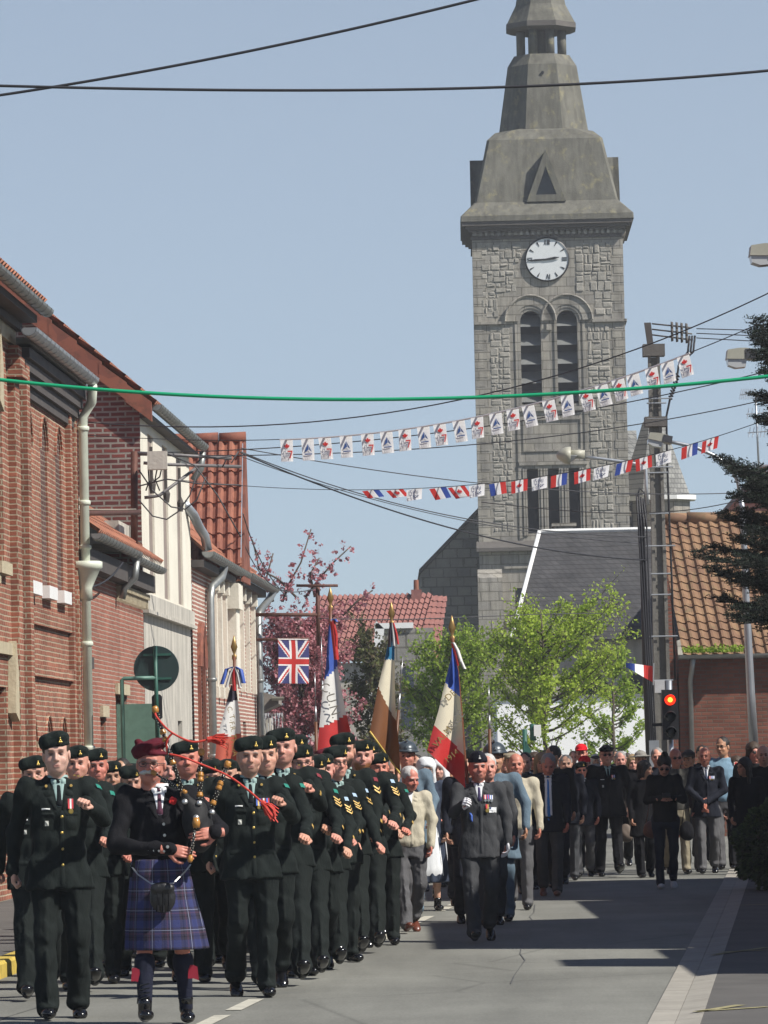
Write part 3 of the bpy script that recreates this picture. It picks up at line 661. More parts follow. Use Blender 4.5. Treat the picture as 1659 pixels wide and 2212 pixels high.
stroke(0, -.11, -.03); stroke(0, -.03, -.11); stroke(0, .03, .03); stroke(0, .07, .07); stroke(0, .11, .11)
for x in (-.06, 0, .06): stroke(math.pi / 2, x, x)
stroke(math.pi, -.0, -.05); stroke(math.pi, .0, .05); stroke(math.pi, -.1, -.1)
for x in (.07,): stroke(3 * math.pi / 2, x, x)
stroke(3 * math.pi / 2, -.07, .02); stroke(3 * math.pi / 2, .02, -.07)
part('clock_numerals', q, black, cf)
def hand(ang, l, t, w):
    q = MB(); d = Vector((math.sin(ang), math.cos(ang))); n = Vector((d.y, -d.x))
    P = [d * -t - n * w * .6, d * -t + n * w * .6, d * l * .6 + n * w, d * l, d * l * .6 - n * w]
    q.prism([(cxk + v.x, -.15 if l > .7 else -.165, cz + v.y) for v in P], (0, .012, 0)); part('clock_hand', q, black, cf)
hand(R(266.5), .86, .1, .045); hand(R(82), .56, .15, .055)
# nave wall (left, behind the tower), with sloping gable line
m = MB(); nx0 = Gx(905, 204).x - tc.x; b_ = [(nx0, 4, 0), (-hw + .2, 4, 0), (-hw + .2, 4, 12.4), (nx0, 4, 9.2)]
def zat(v, u, Y): return CAMH + (1642 - (u - CX) * ROLL - v) * Y / F
NV = thing('church_nave', 'dark grey stone church wall with sloping top, left of the tower', 'church', (tc.x, 204.5, 0))
m = MB(); xl = (905 - 829.5) / F * 204.5 - tc.x; z1 = zat(1240, 905, 204.5); z2 = zat(1098, 1040, 204.5)
xs = (1042 - 829.5) / F * 204.5 - tc.x
m.prism([(xl, 0, 0), (xs + .8, 0, 0), (xs + .8, 0, z2 + .8), (xl, 0, z1)], (0, 18, 0)); part('wall', m, DST, NV)
m = MB(); m.prism([(xl - .05, -.12, z1), (xs + .8, -.12, z2 + .8), (xs + .8, -.12, z2 + 1.0), (xl - .05, -.12, z1 + .2)], (0, 18.2, 0)); part('coping', m, CORN, NV)
rr = random.Random(9); m = MB(); rub2 = rubble(xl + .1, xs, 0.5, z2, [], 11)
for (a, b, c, d) in rub2:
    zt = z1 + (z2 - z1) * ((a - xl) / (xs - xl))
    if d < zt - .1: t = rr.uniform(.01, .05); m.prism([(a + .02, -t, c + .02), (b - .02, -t, c + .02), (b - .02, -t, d - .02), (a + .02, -t, d - .02)], (0, t + .002, 0))
part('stone_facing', m, DST, NV)
# apse turret, right
ax = (1428 - 829.5) / F * 206; az1 = zat(1075, 1500, 206); az0 = zat(925, 1380, 206)
AP = thing('stair_turret', 'octagonal stone turret with pale slate pyramid roof, right of the church tower', 'turret', (ax, 206, 0))
m = MB(); m.lathe([(1.38, 0), (1.38, az1)], 8, (0, 0, 0), 0, Matrix.Rotation(math.pi / 8, 4, 'Z')); part('wall', m, TST, AP)
m = MB(); m.lathe([(1.68, az1 - .12), (1.68, az1 + .08), (1.6, az1 + .1)], 8, (0, 0, 0), 0, Matrix.Rotation(math.pi / 8, 4, 'Z')); part('eaves', m, white, AP)
m = MB(); m.lathe([(1.66, az1 + .08), (.5, az0 + .25), (.02, az0 + .75)], 8, (-.25, 0, 0), 0, Matrix.Rotation(math.pi / 8, 4, 'Z')); part('roof', m, SLATE2, AP)
TR = thing('church_transept', 'church side wing under grey slates between tower and turret', 'church', (ax - 1.2, 208, 0))
m = MB(); m.box(-1.0, 1.0, 0, 8, 0, az1); part('wall', m, TST, TR)
m = MB(); m.quad((-1.1, -.2, az1), (.5, -.2, az1), (.5, 3.5, az0 + .3), (-1.1, 3.5, az0 + .3)); m.quad((-1.1, -.2, az1), (-1.1, 3.5, az0 + .3), (-1.1, 3.5, 0), (-1.1, -.2, 0)); part('roof', m, SLATE2, TR)
# slate roofed hall
HY_ = 150.0
def XZ(u, v, Y): p = Wp(u, v, Y); return p
HL = thing('slate_hall', 'grey rendered hall under a big dark slate roof with white edging', 'hall', (XZ(1280, 1600, 146).x, 146, 0))
bx = HL.location.x
rl = XZ(1165, 1150, 150); rr_ = XZ(1470, 1146, 150); el = XZ(1103, 1385, 145.5); er = XZ(1480, 1380, 145.5)
m = MB(); m.add([(el.x - bx, -.5, el.z), (er.x - bx, -.5, el.z), (rr_.x - bx, 4, rl.z), (rl.x - bx, 4, rl.z), (el.x - bx, 8.5, el.z), (er.x - bx, 8.5, el.z)], [(0, 1, 2, 3), (0, 3, 4), (3, 2, 5, 4), (1, 5, 2)])
o = part('roof', m, SLATE, HL)
m = MB(); m.tube([(el.x - bx, -.55, el.z), (rl.x - bx, 4, rl.z + .03)], .07, 6); m.tube([(rl.x - bx, 4, rl.z + .03), (rr_.x - bx, 4, rl.z + .03)], .08, 6); part('edging', m, white, HL)
m = MB(); wx0 = XZ(1120, 1500, 146).x - bx; wx1 = er.x - bx - .3
wall_open(m, wx0, wx1, 0, el.z - .02, [(1.2, 2.1, 2.2, 4.2), (-.6, .3, 2.2, 4.2)], .2); m.quad((1.2, .19, 2.2), (2.1, .19, 2.2), (2.1, .19, 4.2), (1.2, .19, 4.2), 1); m.quad((-.6, .19, 2.2), (.3, .19, 2.2), (.3, .19, 4.2), (-.6, .19, 4.2), 1)
part('wall', m, [STUC2, darkglass], HL)
m = MB(); c1 = XZ(1222, 1140, 149); m.box(c1.x - bx - .3, c1.x - bx + .3, 4.3, 5.2, rl.z - .9, rl.z + .2); m.box(c1.x - bx - .4, c1.x - bx + .4, 4.2, 5.3, rl.z + .2, rl.z + .3); part('chimney', m, TST, HL)
# white hall wall behind the green tree
WB = thing('white_building', 'bright white rendered wall behind the green lime tree', 'building', (XZ(1240, 1600, 128).x, 128, 0))
bx = WB.location.x; xl = XZ(1075, 1600, 128).x - bx; xr = XZ(1445, 1600, 128).x - bx; zt = XZ(1240, 1508, 128).z
WHW = stone('white_render', (0.93, 0.93, 0.92), 0.04, 0.6, 0.8, False, None, 0.05)
m = MB(); m.box(xl, xr, 0, 5, 0, zt); part('wall', m, WHW, WB); m = MB(); m.box(xl - .05, xr + .05, -.06, 5.1, zt + .002, zt + .08); part('coping', m, zinc, WB)
# red roofed house behind cherry
RH = thing('red_roof_house', 'distant house with rosy tiled roof and clay chimney pot beside the church', 'house', (XZ(800, 1600, 150).x, 150, 0))
bx = RH.location.x; p0 = XZ(640, 1430, 148); p1 = XZ(935, 1425, 148); r0 = XZ(692, 1287, 152); r1 = XZ(905, 1281, 152)
TIL3 = tilemat('rosy_tiles', (0.29, 0.13, 0.11), (0.23, 0.10, 0.09), (0.12, 0.07, 0.06), 0.3)
q = MB(); tile_roof(q, (p0.x - bx, -1.5, p0.z), (p1.x - bx - .6, -1.5, p0.z), (p0.x - bx + .7, 2, r0.z), 22, 12, .05, .05, 0, 3); part('roof', q, TIL3, RH)
q = MB(); tile_roof(q, (p1.x - bx - .9, -1.6, p0.z - .2), (p1.x - bx + .1, 1.0, p0.z - .2), (r1.x - bx - .1, 2, r0.z - .02), 6, 12, .05, .05, 0, 3); part('hip_roof', q, TIL3, RH)
q = MB(); q.box(p0.x - bx + .4, p1.x - bx - .2, -1.2, 4, 0, p0.z - .05); part('wall', q, STUC2, RH)
q = MB(); c = XZ(900, 1290, 151); q.box(c.x - bx - .17, c.x - bx + .17, 1.6, 2.2, r0.z - .4, r0.z + .12); part('chimney', q, TIL3, RH); q = MB(); q.lathe([(.09, r0.z + .12), (.08, r0.z + .45)], 10, (c.x - bx, 1.9, 0)); part('chimney_pot', q, TIL, RH)
q = MB(); a = XZ(812, 1348, 140); b = XZ(893, 1356, 140); zb = XZ(850, 1500, 140).z
GH = thing('grey_annexe', 'small grey annexe with a white fascia and dark doorway under the church wall', 'annexe', (a.x, 140, 0))
w_ = b.x - a.x; q = MB(); q.box(0, w_ + .6, 0, 4, 0, a.z - .15); part('wall', q, DST, GH)
q = MB(); q.box(-.05, w_, -.1, 4, a.z - .147, a.z + .02); q.prism([(-.3, -.1, zb - .5), (0, -.1, zb - .5), (.25, -.1, a.z - .15), (0, -.1, a.z + .1)], (0, .098, 0)); part('fascia', q, white, GH)
q = MB(); q.box(.75, w_ - .02, -.03, -.002, zb - 1, a.z - 1.35); part('door', q, plain('blue_grey_door', (.03, .04, .055), .6), GH)
# right brick house with orange pantiles
XY = 92.0
BH = thing('pantile_house', 'dark brick house with orange pantiled roof on the right behind the traffic light', 'house', (Gx(1488, XY).x, XY, 0), R(2.0))
bx = BH.location.x; ez = XZ(1560, 1416, XY).z; rz = XZ(1560, 1123, XY + 2.4).z
BRD = brick('brick_dark', (0.20, 0.075, 0.05), (0.14, 0.05, 0.035), (0.12, 0.09, 0.07), 0.22, 0.075, 0.012, 0.35, 0.5)  # dark red-brown brick with dark mortar
TIL4 = tilemat('ochre_tiles', (0.25, 0.15, 0.085), (0.17, 0.095, 0.06), (0.13, 0.12, 0.06), 0.6)
m = MB(); wall_open(m, -.12, 5, 0, ez - .05, [], .1); m.add([(-.12, 0, 0), (-.12, 4.8, 0), (-.12, 4.8, ez), (-.12, 2.4, rz - .15), (-.12, 0, ez)], [(4, 3, 2, 1, 0)]); part('wall', m, BRD, BH)
m = MB(); m.box(-.42, -.18, .1, .5, 0, ez - .3); m.prism([(-.45, -.02, 0), (-.16, -.02, 0), (-.16, -.02, ez), (-.3, -.02, rz - 1.0), (-.45, -.02, ez)], (0, .1, 0)); part('buttress', m, BRD, BH)
q = MB(); tile_roof(q, (-.05, -.2, ez), (5, -.2, ez), (-.25, 2.4, rz), 24, 17, .032, .035, 0, 5); part('roof', q, TIL4, BH)
q = MB()
for i in range(8): q.tube([(-.25 + i * .62, 2.4, rz + .05), (.42 + i * .62, 2.4, rz + .05)], [.13, .11], 10)
part('ridge_tiles', q, TIL4, BH, True)
gutter('gutter', -.15, 5, -.28, ez + .02, .09, BH, zinc)
downpipe([(.15, -.28, ez - .05), (.12, -.2, ez - .3), (.1, -.07, ez - .5), (.1, -.07, 0)], .05, BH, zinc)
# red gable further right, behind conifer; with aerial
FG = thing('red_gable_house', 'dark red tiled roof behind the conifer at the right edge', 'house', (XZ(1640, 1600, 140).x, 140, 0))
bx = FG.location.x; a = XZ(1555, 1120, 140); b = XZ(1640, 1022, 140); q = MB(); q.prism([(a.x - bx, 0, 0), (3, 0, 0), (3, 0, b.z), (b.x - bx, 0, b.z), (a.x - bx, 0, a.z)], (0, 6, 0)); part('wall', q, plain('dark_red_tile', (0.1, 0.03, 0.022), .85, 0, .3, 3), FG)
q = MB(); q.tube([(b.x - bx - .05, -.1, b.z + .05), (3, -.1, b.z + .05)], .2, 10); part('ridge_tiles', q, TIL2, FG, True)
# small canopy roof beside the cherry, with silver streamers
CN = thing('shop_canopy', 'small flat canopy with a pale gutter beyond the last brick house', 'canopy', (XZ(585, 1600, 101).x, 101, 0))
a = XZ(556, 1487, 101); b = XZ(612, 1530, 101); x0 = a.x - CN.location.x; x1 = b.x - CN.location.x
q = MB(); q.prism([(x0 - .1, 0, a.z), (x1 - .1, 0, a.z - .2), (x1 - .1, 0, b.z + .1), (x0 - .1, 0, b.z - .15)], (0, 3, 0)); part('roof', q, plain('canopy_board', (.25, .22, .19), .8), CN)
gutter('gutter', x1 - .25, x1 + .02, -.1, b.z + .25, .08, CN, plain('cream_gutter', (.5, .47, .38), .6)); q = MB(); q.box(x0 - .1, x1 - .3, .5, 3, 0, b.z - .2); part('wall', q, STUC2, CN)
r_ = random.Random(3)
for i in range(11):
    q = MB(); xx = x0 + .03 + i * .05; zz = b.z - .1; l = r_.uniform(.25, .5)
    q.grid(lambda s, t: (xx + (s - .5) * .035 * (1 - t * .6) + r_.uniform(-.004, .004) + .05 * t * (i % 3 - 1), -.08 + .03 * math.sin(t * 7 + i), zz - l * t), 1, 6)
    single('streamer', q, plain('silver_foil', (.8, .8, .8), .25, .6), 'silver foil streamer hanging in a row below the flat canopy', 'streamer', 'silver streamers under the canopy', False).location = CN.location
# ================================================================== RIGHT TERRACE (beyond the right edge; throws the shade on the road)
def terrace(y0, y1, x, eh, label, rh=1.6, chim=()):
    T = thing('terrace_house', label, 'house', (x, y0, 0), 0, 'houses of the right hand row')
    L = y1 - y0; ops = []
    n = max(1, int(L / 3))
    for i in range(n):
        c = L * (i + .5) / n; ops.append((c - .5, c + .5, .9, 2.3))
        if eh > 5.5: ops.append((c - .5, c + .5, 3.6, 5.1))
    m = MB(); wall_open(m, 0, L, 0, eh, ops, .12); m.v = [(-p[1] * -1, p[0], p[2]) for p in m.v]; m.f = [q[::-1] for q in m.f]
    m.box(.13, 6, 0, L, 0, eh - .01); part('wall', m, BRD, T)
    for o_ in ops:
        q = MB(); q.quad((.11, o_[0], o_[2]), (.11, o_[0], o_[3]), (.11, o_[1], o_[3]), (.11, o_[1], o_[2])); part('window', q, darkglass, T)
    q = MB(); q.prism([(-.25, 0, eh), (6.2, 0, eh), (3, 0, eh + rh)], (0, L, 0)); part('roof', q, TIL4, T)
    for (a, b, z) in chim: q = MB(); q.box(.02, .55, a - y0, b - y0, eh - .3, z); part('chimney', q, BRD, T)
terrace(32.3, 37.3, 6.35, 4.55, 'low brick house of the right row with a front chimney', .9, ((34.0, 35.2, 5.9),))
terrace(37.4, 44.0, 6.35, 6.75, 'tall brick house of the right row nearest the camera', .9)
terrace(44.1, 50.9, 6.35, 4.7, 'low brick cottage between two tall houses of the right row', .9)
terrace(51.0, 58.0, 6.5, 6.9, 'second tall brick house of the right row', .9)
terrace(64.0, 74.0, 8.6, 3.1, 'far brick house of the right row behind the conifer', 1.0)
# ================================================================== POLES, LAMPS, SIGNS
def GY(u, Y): p = Gx(u, Y); return (p.x, p.y, 0)
def zv(u, v, Y): return Wp(u, v, Y).z
def lx(u, v, Y, o): p = Wp(u, v, Y); return (p.x - o.location.x, p.y - o.location.y, p.z)
conc = stone('pole_concrete', (0.20, 0.19, 0.17), 0.25, 2.0, 0.9, True)
# concrete power pole
YP = 85.0; P = thing('power_pole', 'tall square concrete power pole with ladder rungs, right of the tower', 'utility pole', (Wp(1434, 1640, YP).x, YP, 0))
zt = zv(1415, 770, YP); m = MB()
m.prism([(-.17, -.14, 0), (.17, -.14, 0), (.17, .14, 0), (-.17, .14, 0)], (0, 0, .01))
for sx in (-1, 1):
    a, b = .17, .105; x0, x1 = sorted((sx * a, sx * (a - .075))); y0, y1 = sorted((sx * b, sx * (b - .05)))
    m.add([(x0, -.13, 0), (x1, -.13, 0), (x1, .13, 0), (x0, .13, 0), (y0, -.1, zt), (y1, -.1, zt), (y1, .1, zt), (y0, .1, zt)], [(0, 1, 5, 4), (1, 2, 6, 5), (2, 3, 7, 6), (3, 0, 4, 7), (4, 5, 6, 7)])
part('shaft', m, conc, P)
m = MB(); m.add([(-.1, -.06, 0), (.1, -.06, 0), (.1, .06, 0), (-.1, .06, 0), (-.055, -.05, zt - .02), (.055, -.05, zt - .02), (.055, .05, zt - .02), (-.055, .05, zt - .02)], [(0, 1, 5, 4), (1, 2, 6, 5), (2, 3, 7, 6), (3, 0, 4, 7), (4, 5, 6, 7)]); part('web', m, conc, P)
m = MB(); m.box(-.2, .2, -.16, .16, zt, zt + .22); m.box(-.2, .2, -.17, .17, zt - 1.3, zt - 1.12); part('clamp', m, CORN, P)
m = MB(); z2 = zv(1413, 697, YP); m.add([(-.11, -.06, zt + .2), (.0, -.06, zt + .2), (.0, .06, zt + .2), (-.11, .06, zt + .2), (-.16, -.05, z2), (-.04, -.05, z2), (-.04, .05, z2), (-.16, .05, z2)], [(0, 1, 5, 4), (1, 2, 6, 5), (2, 3, 7, 6), (3, 0, 4, 7), (4, 5, 6, 7)]); m.box(-.01, .07, -.05, .05, zt + .21, z2 - .4); part('pole_head', m, TIM, P)
for i, v in enumerate((862, 872, 905, 1010, 1022, 1110, 1180, 1240, 1285, 1375, 1470)):
    z = zv(1430, v, YP); m = MB(); w = .3 if i % 3 == 0 else .2; m.tube([(-w * .8, -.16, z), (w, -.16, z)], .014, 5); part('rung', m, galv, P)
for k, dv in enumerate((0, 12, 24)):
    a = (-.02, 0, zv(1420, 699 + dv, YP)); b = (.72, 0, zv(1505, 708 + dv * 1.1, YP)); m = MB(); m.tube([a, b], .015, 5)
    for j in range(4):
        t = .5 + j * .12; c = [a[i_] + (b[i_] - a[i_]) * t for i_ in range(3)]
        m.tube([(c[0] - .02, 0, c[2]), (c[0] + .02, 0, c[2])], [.08, .07], 10)
    part('insulator', m, CORN, P, True)
m = MB()
for dx in (0, .05, -.05): m.tube([(.72 + dx, 0, zv(1505, 725, YP)), (.68 + dx, -.02, zv(1500, 760, YP)), (.45, -.05, zv(1480, 790, YP)), (.4, -.05, zv(1470, 830, YP)), (.28, -.08, zv(1450, 860, YP)), (.2, -.1, zv(1442, 900, YP)), (.19, -.12, zv(1445, 1000, YP)), (.22, -.12, zv(1450, 1250, YP)), (.24, -.12, zv(1455, 1470, YP))], .022, 6)
for j in range(9): m.tube([(.42 - j * .018, -.05, zv(1470, 812 + j * 6, YP)), (.44 - j * .018, -.05, zv(1470, 810 + j * 6, YP))], [.05, .05], 8)
part('cable_riser', m, darkwire, P, True)
# black cable pole
YB = 84.0; Q = thing('cable_pole', 'slim black pole wrapped in cables, left of the concrete pole', 'utility pole', (Wp(1408, 1640, YB).x, YB, 0))
m = MB(); zt = zv(1385, 1078, YB); m.tube([(0, 0, 0), (-.06, 0, zt * .5), (-.08, 0, zt)], [.085, .07, .05], 10); part('shaft', m, black, Q, True)
m = MB()
for k in range(4): m.tube([(.02 + .03 * k, -.08, .3), (-.07 + .035 * k, -.09, zt * .55), (-.14 + .05 * k, -.06, zt - .5), (-.16 + .04 * k, -.03, zt + .1 - .03 * k)], .018, 6)
m.tube([(-.14, -.03, zt + .05), (-.1, 0, zt + .2), (0, 0, zt + .1), (.0, 0, zt - .5)], .02, 6); part('cable', m, darkwire, Q, True)
m = MB(); m.lathe([(.1, 0), (.1, .8)], 12, (.02, -.02, 0)); m.box(-.05, .13, -.15, -.02, .9, 1.9); part('base_cover', m, galv, Q)
def lamp(name, label, u_pole, Y, pole_pts, r, arm_pts, head, kind, mat=galv):
    T = thing(name, label, 'street lamp', (Wp(u_pole, 1640, Y).x, Y, 0), 0, 'street lamps')
    if pole_pts: m = MB(); pts = [lx(u, v, Y, T) for u, v in pole_pts]; pts[0] = (pts[0][0], 0, 0) if pts[0][2] < 1.2 else pts[0]; m.tube([(p[0], 0, p[2]) for p in pts], r, 12); part('pole', m, mat, T, True)
    m = MB(); m.tube([(lambda p: (p[0], 0, p[2]))(lx(u, v, Y, T)) for u, v in arm_pts], .03, 8); part('arm', m, mat, T, True)
    hx_, _, hz = lx(head[0], head[1], Y, T); w, h, tilt = head[2] * Y / F, head[3] * Y / F, head[4]
    m = MB(); g = MB()
    if kind == 'box':
        pr = [(-.5, -.05), (-.46, .42), (-.1, .5), (.1, .5), (.5, .42), (.5, -.1), (.1, -.08)]
        m.prism([(x * w, -.16, z * h) for x, z in pr], (0, .32, 0)); m.box(.12 * w, .505 * w, -.17, .17, -.08 * h, .44 * h, 1)
        g.prism([(x * w, -.14, z * h) for x, z in [(-.48, -.06), (-.44, -.38), (-.2, -.52), (.12, -.48), (.16, -.08)]], (0, .28, 0))
    else:
        m.lathe([(.01, .5 * w), (.1, .45 * w), (.24, .2 * w), (.26, 0)][::-1] + [], 14, (0, 0, 0), 0, Matrix.Rotation(-math.pi / 2, 4, 'Y') @ Matrix.Scale(.62, 4, (1, 0, 0)))
        m.box(.0, .5 * w, -.07, .07, -.05, .1)
        g.lathe([(.02, -.5), (.3, -.32), (.5, -.02), (.5, 0)], 14, (-.1 * w, 0, 0), 0, Matrix.Diagonal((w * .75, .35, h, 1)))
    Rm = Matrix.Rotation(tilt, 4, 'Y')
    for b in (m, g): b.v = [tuple(Rm @ Vector(p) + Vector((hx_, 0, hz))) for p in b.v]
    hd = part('lamp_head', m, [plain('lamp_cream', (.38, .37, .30), .5), plain('lamp_dark', (.05, .05, .055), .5)], T, kind != 'box')
    part('lens', g, plain('lamp_lens', (.45, .46, .46), .2, 0, .05), hd)
lamp('street_lamp', 'box shaped lamp head on a curved galvanised pole in front of the conifer', 1630, 72, [(1630, 1640), (1622, 1500), (1612, 1300), (1604, 1100), (1600, 1075)], [.075, .065, .055, .045, .04], [(1600, 1080), (1594, 1040), (1578, 1010), (1545, 985), (1500, 965), (1462, 957), (1440, 953)], (1424, 952, 52, 30, R(12)), 'box')
lamp('street_lamp', 'rounded cream lamp head reaching left from the black cable pole', 1400, 83.5, None, .03, [(1399, 1090), (1396, 1050), (1395, 1015), (1390, 1005), (1350, 998), (1290, 990), (1265, 988)], (1232, 984, 62, 34, R(3)), 'round')
lamp('street_lamp', 'grey box lamp head hanging from the right, above the television aerial', 1700, 66, [(1760, 1640), (1752, 1200), (1745, 860)], [.08, .06, .05], [(1745, 870), (1735, 800), (1700, 775), (1630, 773)], (1601, 774, 66, 42, R(0)), 'box')
lamp('street_lamp', 'topmost lamp head cut off by the right edge', 1700, 56, [(1790, 1640), (1780, 1000), (1772, 640)], [.08, .06, .05], [(1772, 650), (1760, 575), (1730, 552), (1690, 550)], (1656, 551, 76, 46, R(0)), 'box')
# traffic light
YT = 74.0; T = thing('traffic_light', 'traffic light showing red, before the concrete pole', 'traffic light', (Wp(1449, 1640, YT).x, YT, 0))
m = MB(); m.tube([(0, 0, 0), (-.0, 0, zv(1449, 1470, YT))], .05, 12); part('pole', m, galv, T, True)
z0 = zv(1450, 1598, YT); z1 = zv(1450, 1490, YT); m = MB(); m.box(-.13, .13, -.2, -.06, z0, z1); m.box(-.3, -.13, -.12, -.08, z0 + .22, z0 + .27)
head = part('housing', m, black, T)
em = NT('red_signal'); em.b.inputs['Emission Color'].default_value = (1, .02, .004, 1); em.b.inputs['Emission Strength'].default_value = 2.2; em.fin((.5, .02, .01), .4)
emc = NT('red_signal_core'); emc.b.inputs['Emission Color'].default_value = (1, .22, .02, 1); emc.b.inputs['Emission Strength'].default_value = 6.0; emc.fin((.5, .1, .01), .4)
for k, v in enumerate((1512, 1549, 1582)):
    z = zv(1450, v, YT); m = MB(); m.lathe([(.085, 0), (.085, .02), (.03, .035)], 20, (0, -.2, z), 0, Matrix.Rotation(math.pi / 2, 4, 'X')); part('signal_lens', m, em.m if k == 0 else darkglass, head, True)
    if k == 0: m = MB(); m.lathe([(.038, .02), (.038, .04)], 20, (0, -.2, z), 0, Matrix.Rotation(math.pi / 2, 4, 'X')); part('signal_core', m, emc.m, head)
    m = MB(); vs = []; n = 10
    for i in range(n + 1):
        a = math.pi * i / n; vs += [(.1 * math.cos(a), -.2, z + .1 * math.sin(a)), (.1 * math.cos(a), -.33, z + .1 * math.sin(a) - .02)]
    m.add(vs, [(2 * i, 2 * i + 1, 2 * i + 3, 2 * i + 2) for i in range(n)]); part('visor', m, black, head)
c = Wp(1425, 1483, YT + .3); m = MB(); m.box(-.08, .08, -.03, .03, -.1, .1); o = m.build('junction_box', plain('grey_white', (.5, .5, .5), .6)); o.location = c; tag(o, 'small white junction box strapped to the concrete pole above the traffic light', 'junction box')
# round sign seen from behind
YS = 62.0; T = thing('road_sign', 'back of a round dark road sign on a green cranked post', 'road sign', (Wp(268, 1640, YS).x, YS, 0))
GP = plain('sign_green', (.02, .10, .075), .5); m = MB(); zb = zv(300, 1465, YS); xe = (341 - 268) * YS / F
m.tube([(0, 0, .12), (-.01, 0, zb - .02), (.02, 0, zb), (xe, 0, zb)], .028, 10); part('post', m, plain('post_green', (.09, .2, .16), .5), T, True)
m = MB(); m.tube([(xe, -.0, zv(340, 1605, YS)), (xe - .01, 0, zv(341, 1395, YS))], .028, 10); part('upright', m, GP, T, True)
zc = zv(341, 1444, YS); m = MB(); m.lathe([(.30, .02), (.305, .05), (.295, .055), (.295, .03)], 40, (xe, .0, zc), 0, Matrix.Rotation(-math.pi / 2, 4, 'X')); part('disc', m, plain('sign_back', (.012, .035, .035), .55), T)
m = MB(); m.box(xe - .17, xe + .2, -.0, .018, zc + .17, zc + .2); m.box(xe - .17, xe + .2, -.0, .018, zc - .15, zc - .12); part('bracket', m, GP, T)
m = MB(); z1 = zv(341, 1500, YS); z2 = zv(341, 1555, YS); m.prism([(xe - .07, .035, z2 + .03), (xe - .04, .035, z2), (xe + .04, .035, z2), (xe + .07, .035, z2 + .03), (xe + .07, .035, z1 - .03), (xe + .04, .035, z1), (xe - .04, .035, z1), (xe - .07, .035, z1 - .03)], (0, .02, 0)); part('plate', m, black, T)
# back of triangular sign far
YS = 92; T = thing('road_sign', 'dark green back of a small pointed sign before the white building', 'road sign', (Wp(1148, 1640, YS).x, YS, 0))
m = MB(); m.tube([(-.12, 0, 0), (-.12, 0, zv(1140, 1575, YS))], .05, 8); m.tube([(.04, 0, zv(1148, 1600, YS)), (.04, 0, zv(1148, 1564, YS))], .06, 8); part('post', m, GP, T, True)
m = MB(); m.prism([(-.1, -.06, zv(1140, 1600, YS)), (.18, -.06, zv(1140, 1665, YS)), (-.18, -.06, zv(1140, 1665, YS))], (0, .03, 0)); part('panel', m, GP, T)
m = MB(); m.box(.06, .2, -.1, .02, zv(1148, 1590, YS), zv(1148, 1566, YS)); part('lamp_box', m, white, T)
# iron brackets on the left row
T = thing('iron_bracket', 'rusty iron bracket rail reaching from the ornate house to the stucco house', 'bracket', Wp(55, 1110, 60)); m = MB()
b = Wp(300, 1107, 70.5) - T.location; m.tube([(0, 0, 0), b], .04, 8); part('rail', m, ironm, T, True)
m = MB(); pts = [Vector((-.02, -.05, -1.8)), Vector((-.03, -.05, -.1)), Vector((.03, -.05, .04))] + [b * t + Vector((0, -.05, .06 + .02 * math.sin(t * 30))) for t in (.2, .4, .6, .8, .97)]; m.tube(pts, .012, 5); part('cable', m, plain('pale_cable', (.3, .26, .2), .7), T, True)
T = thing('iron_bracket', 'rusty upright iron with cross arms, strut and wires on the stucco house corner', 'bracket', Wp(292, 1190, 71.5)); L0 = T.location
def bl(u, v, Y): return Wp(u, v, Y) - L0
m = MB(); m.tube([bl(290, 975, 71.5), bl(290, 1175, 71.5)], .055, 8); part('upright', m, ironm, T, True)
for pts in ([(291, 978, 71.5), (500, 990, 72)], [(310, 1000, 71.4), (350, 1003, 71.4), (520, 1008, 72)], [(312, 1075, 71.5), (330, 1073, 71.5), (345, 1070, 71.5), (425, 1010, 71.8)]):
    m = MB(); m.tube([bl(*p) for p in pts], .028, 6); part('arm', m, plain('grey_iron', (.16, .15, .15), .6, .4), T, True)
m = MB(); c = bl(340, 995, 71.2); m.box(c.x - .15, c.x + .15, -.1 + c.y, c.y + .1, c.z - .14, c.z + .14); part('junction_box', m, STUC2, T)
m = MB(); r_ = random.Random(5)
for pts in ([(300, 1015), (330, 1060), (370, 1095), (400, 1100), (425, 1080), (445, 1030)], [(300, 1080), (330, 1115), (360, 1122), (385, 1105), (410, 1070), (430, 1010)], [(320, 1010), (322, 1040), (315, 1060)], [(340, 1010), (335, 1035), (345, 1060)], [(350, 1008), (345, 1030), (332, 1040)], [(300, 1050), (360, 1035), (430, 1045), (520, 1048)], [(425, 1000), (440, 985), (470, 990), (500, 985)], [(480, 1010), (490, 990), (500, 1000), (515, 975)], [(360, 980), (420, 1005), (470, 1070), (520, 1160)]):
    m.tube([bl(u, v, 71.3) for u, v in pts], .011, 4)
part('loose_wires', m, slatewire, T, True)
T = thing('flag_bracket', 'rusty T shaped iron frame that carries the Union Jack', 'bracket', Wp(545, 1382, 98.5)); L0 = T.location
for nm, pts, r in (('arm', [(545, 1328, 98.5), (692, 1328, 98.5)], .04), ('arm', [(545, 1382, 98.5), (668, 1380, 98.5)], .03), ('upright', [(686, 1262, 98.5), (688, 1395, 98.5)], .045), ('crossbar', [(640, 1265, 98.4), (730, 1265, 98.4)], .03)):
    m = MB(); m.tube([bl(*p) for p in pts], r, 8); part(nm, m, ironm, T, True)
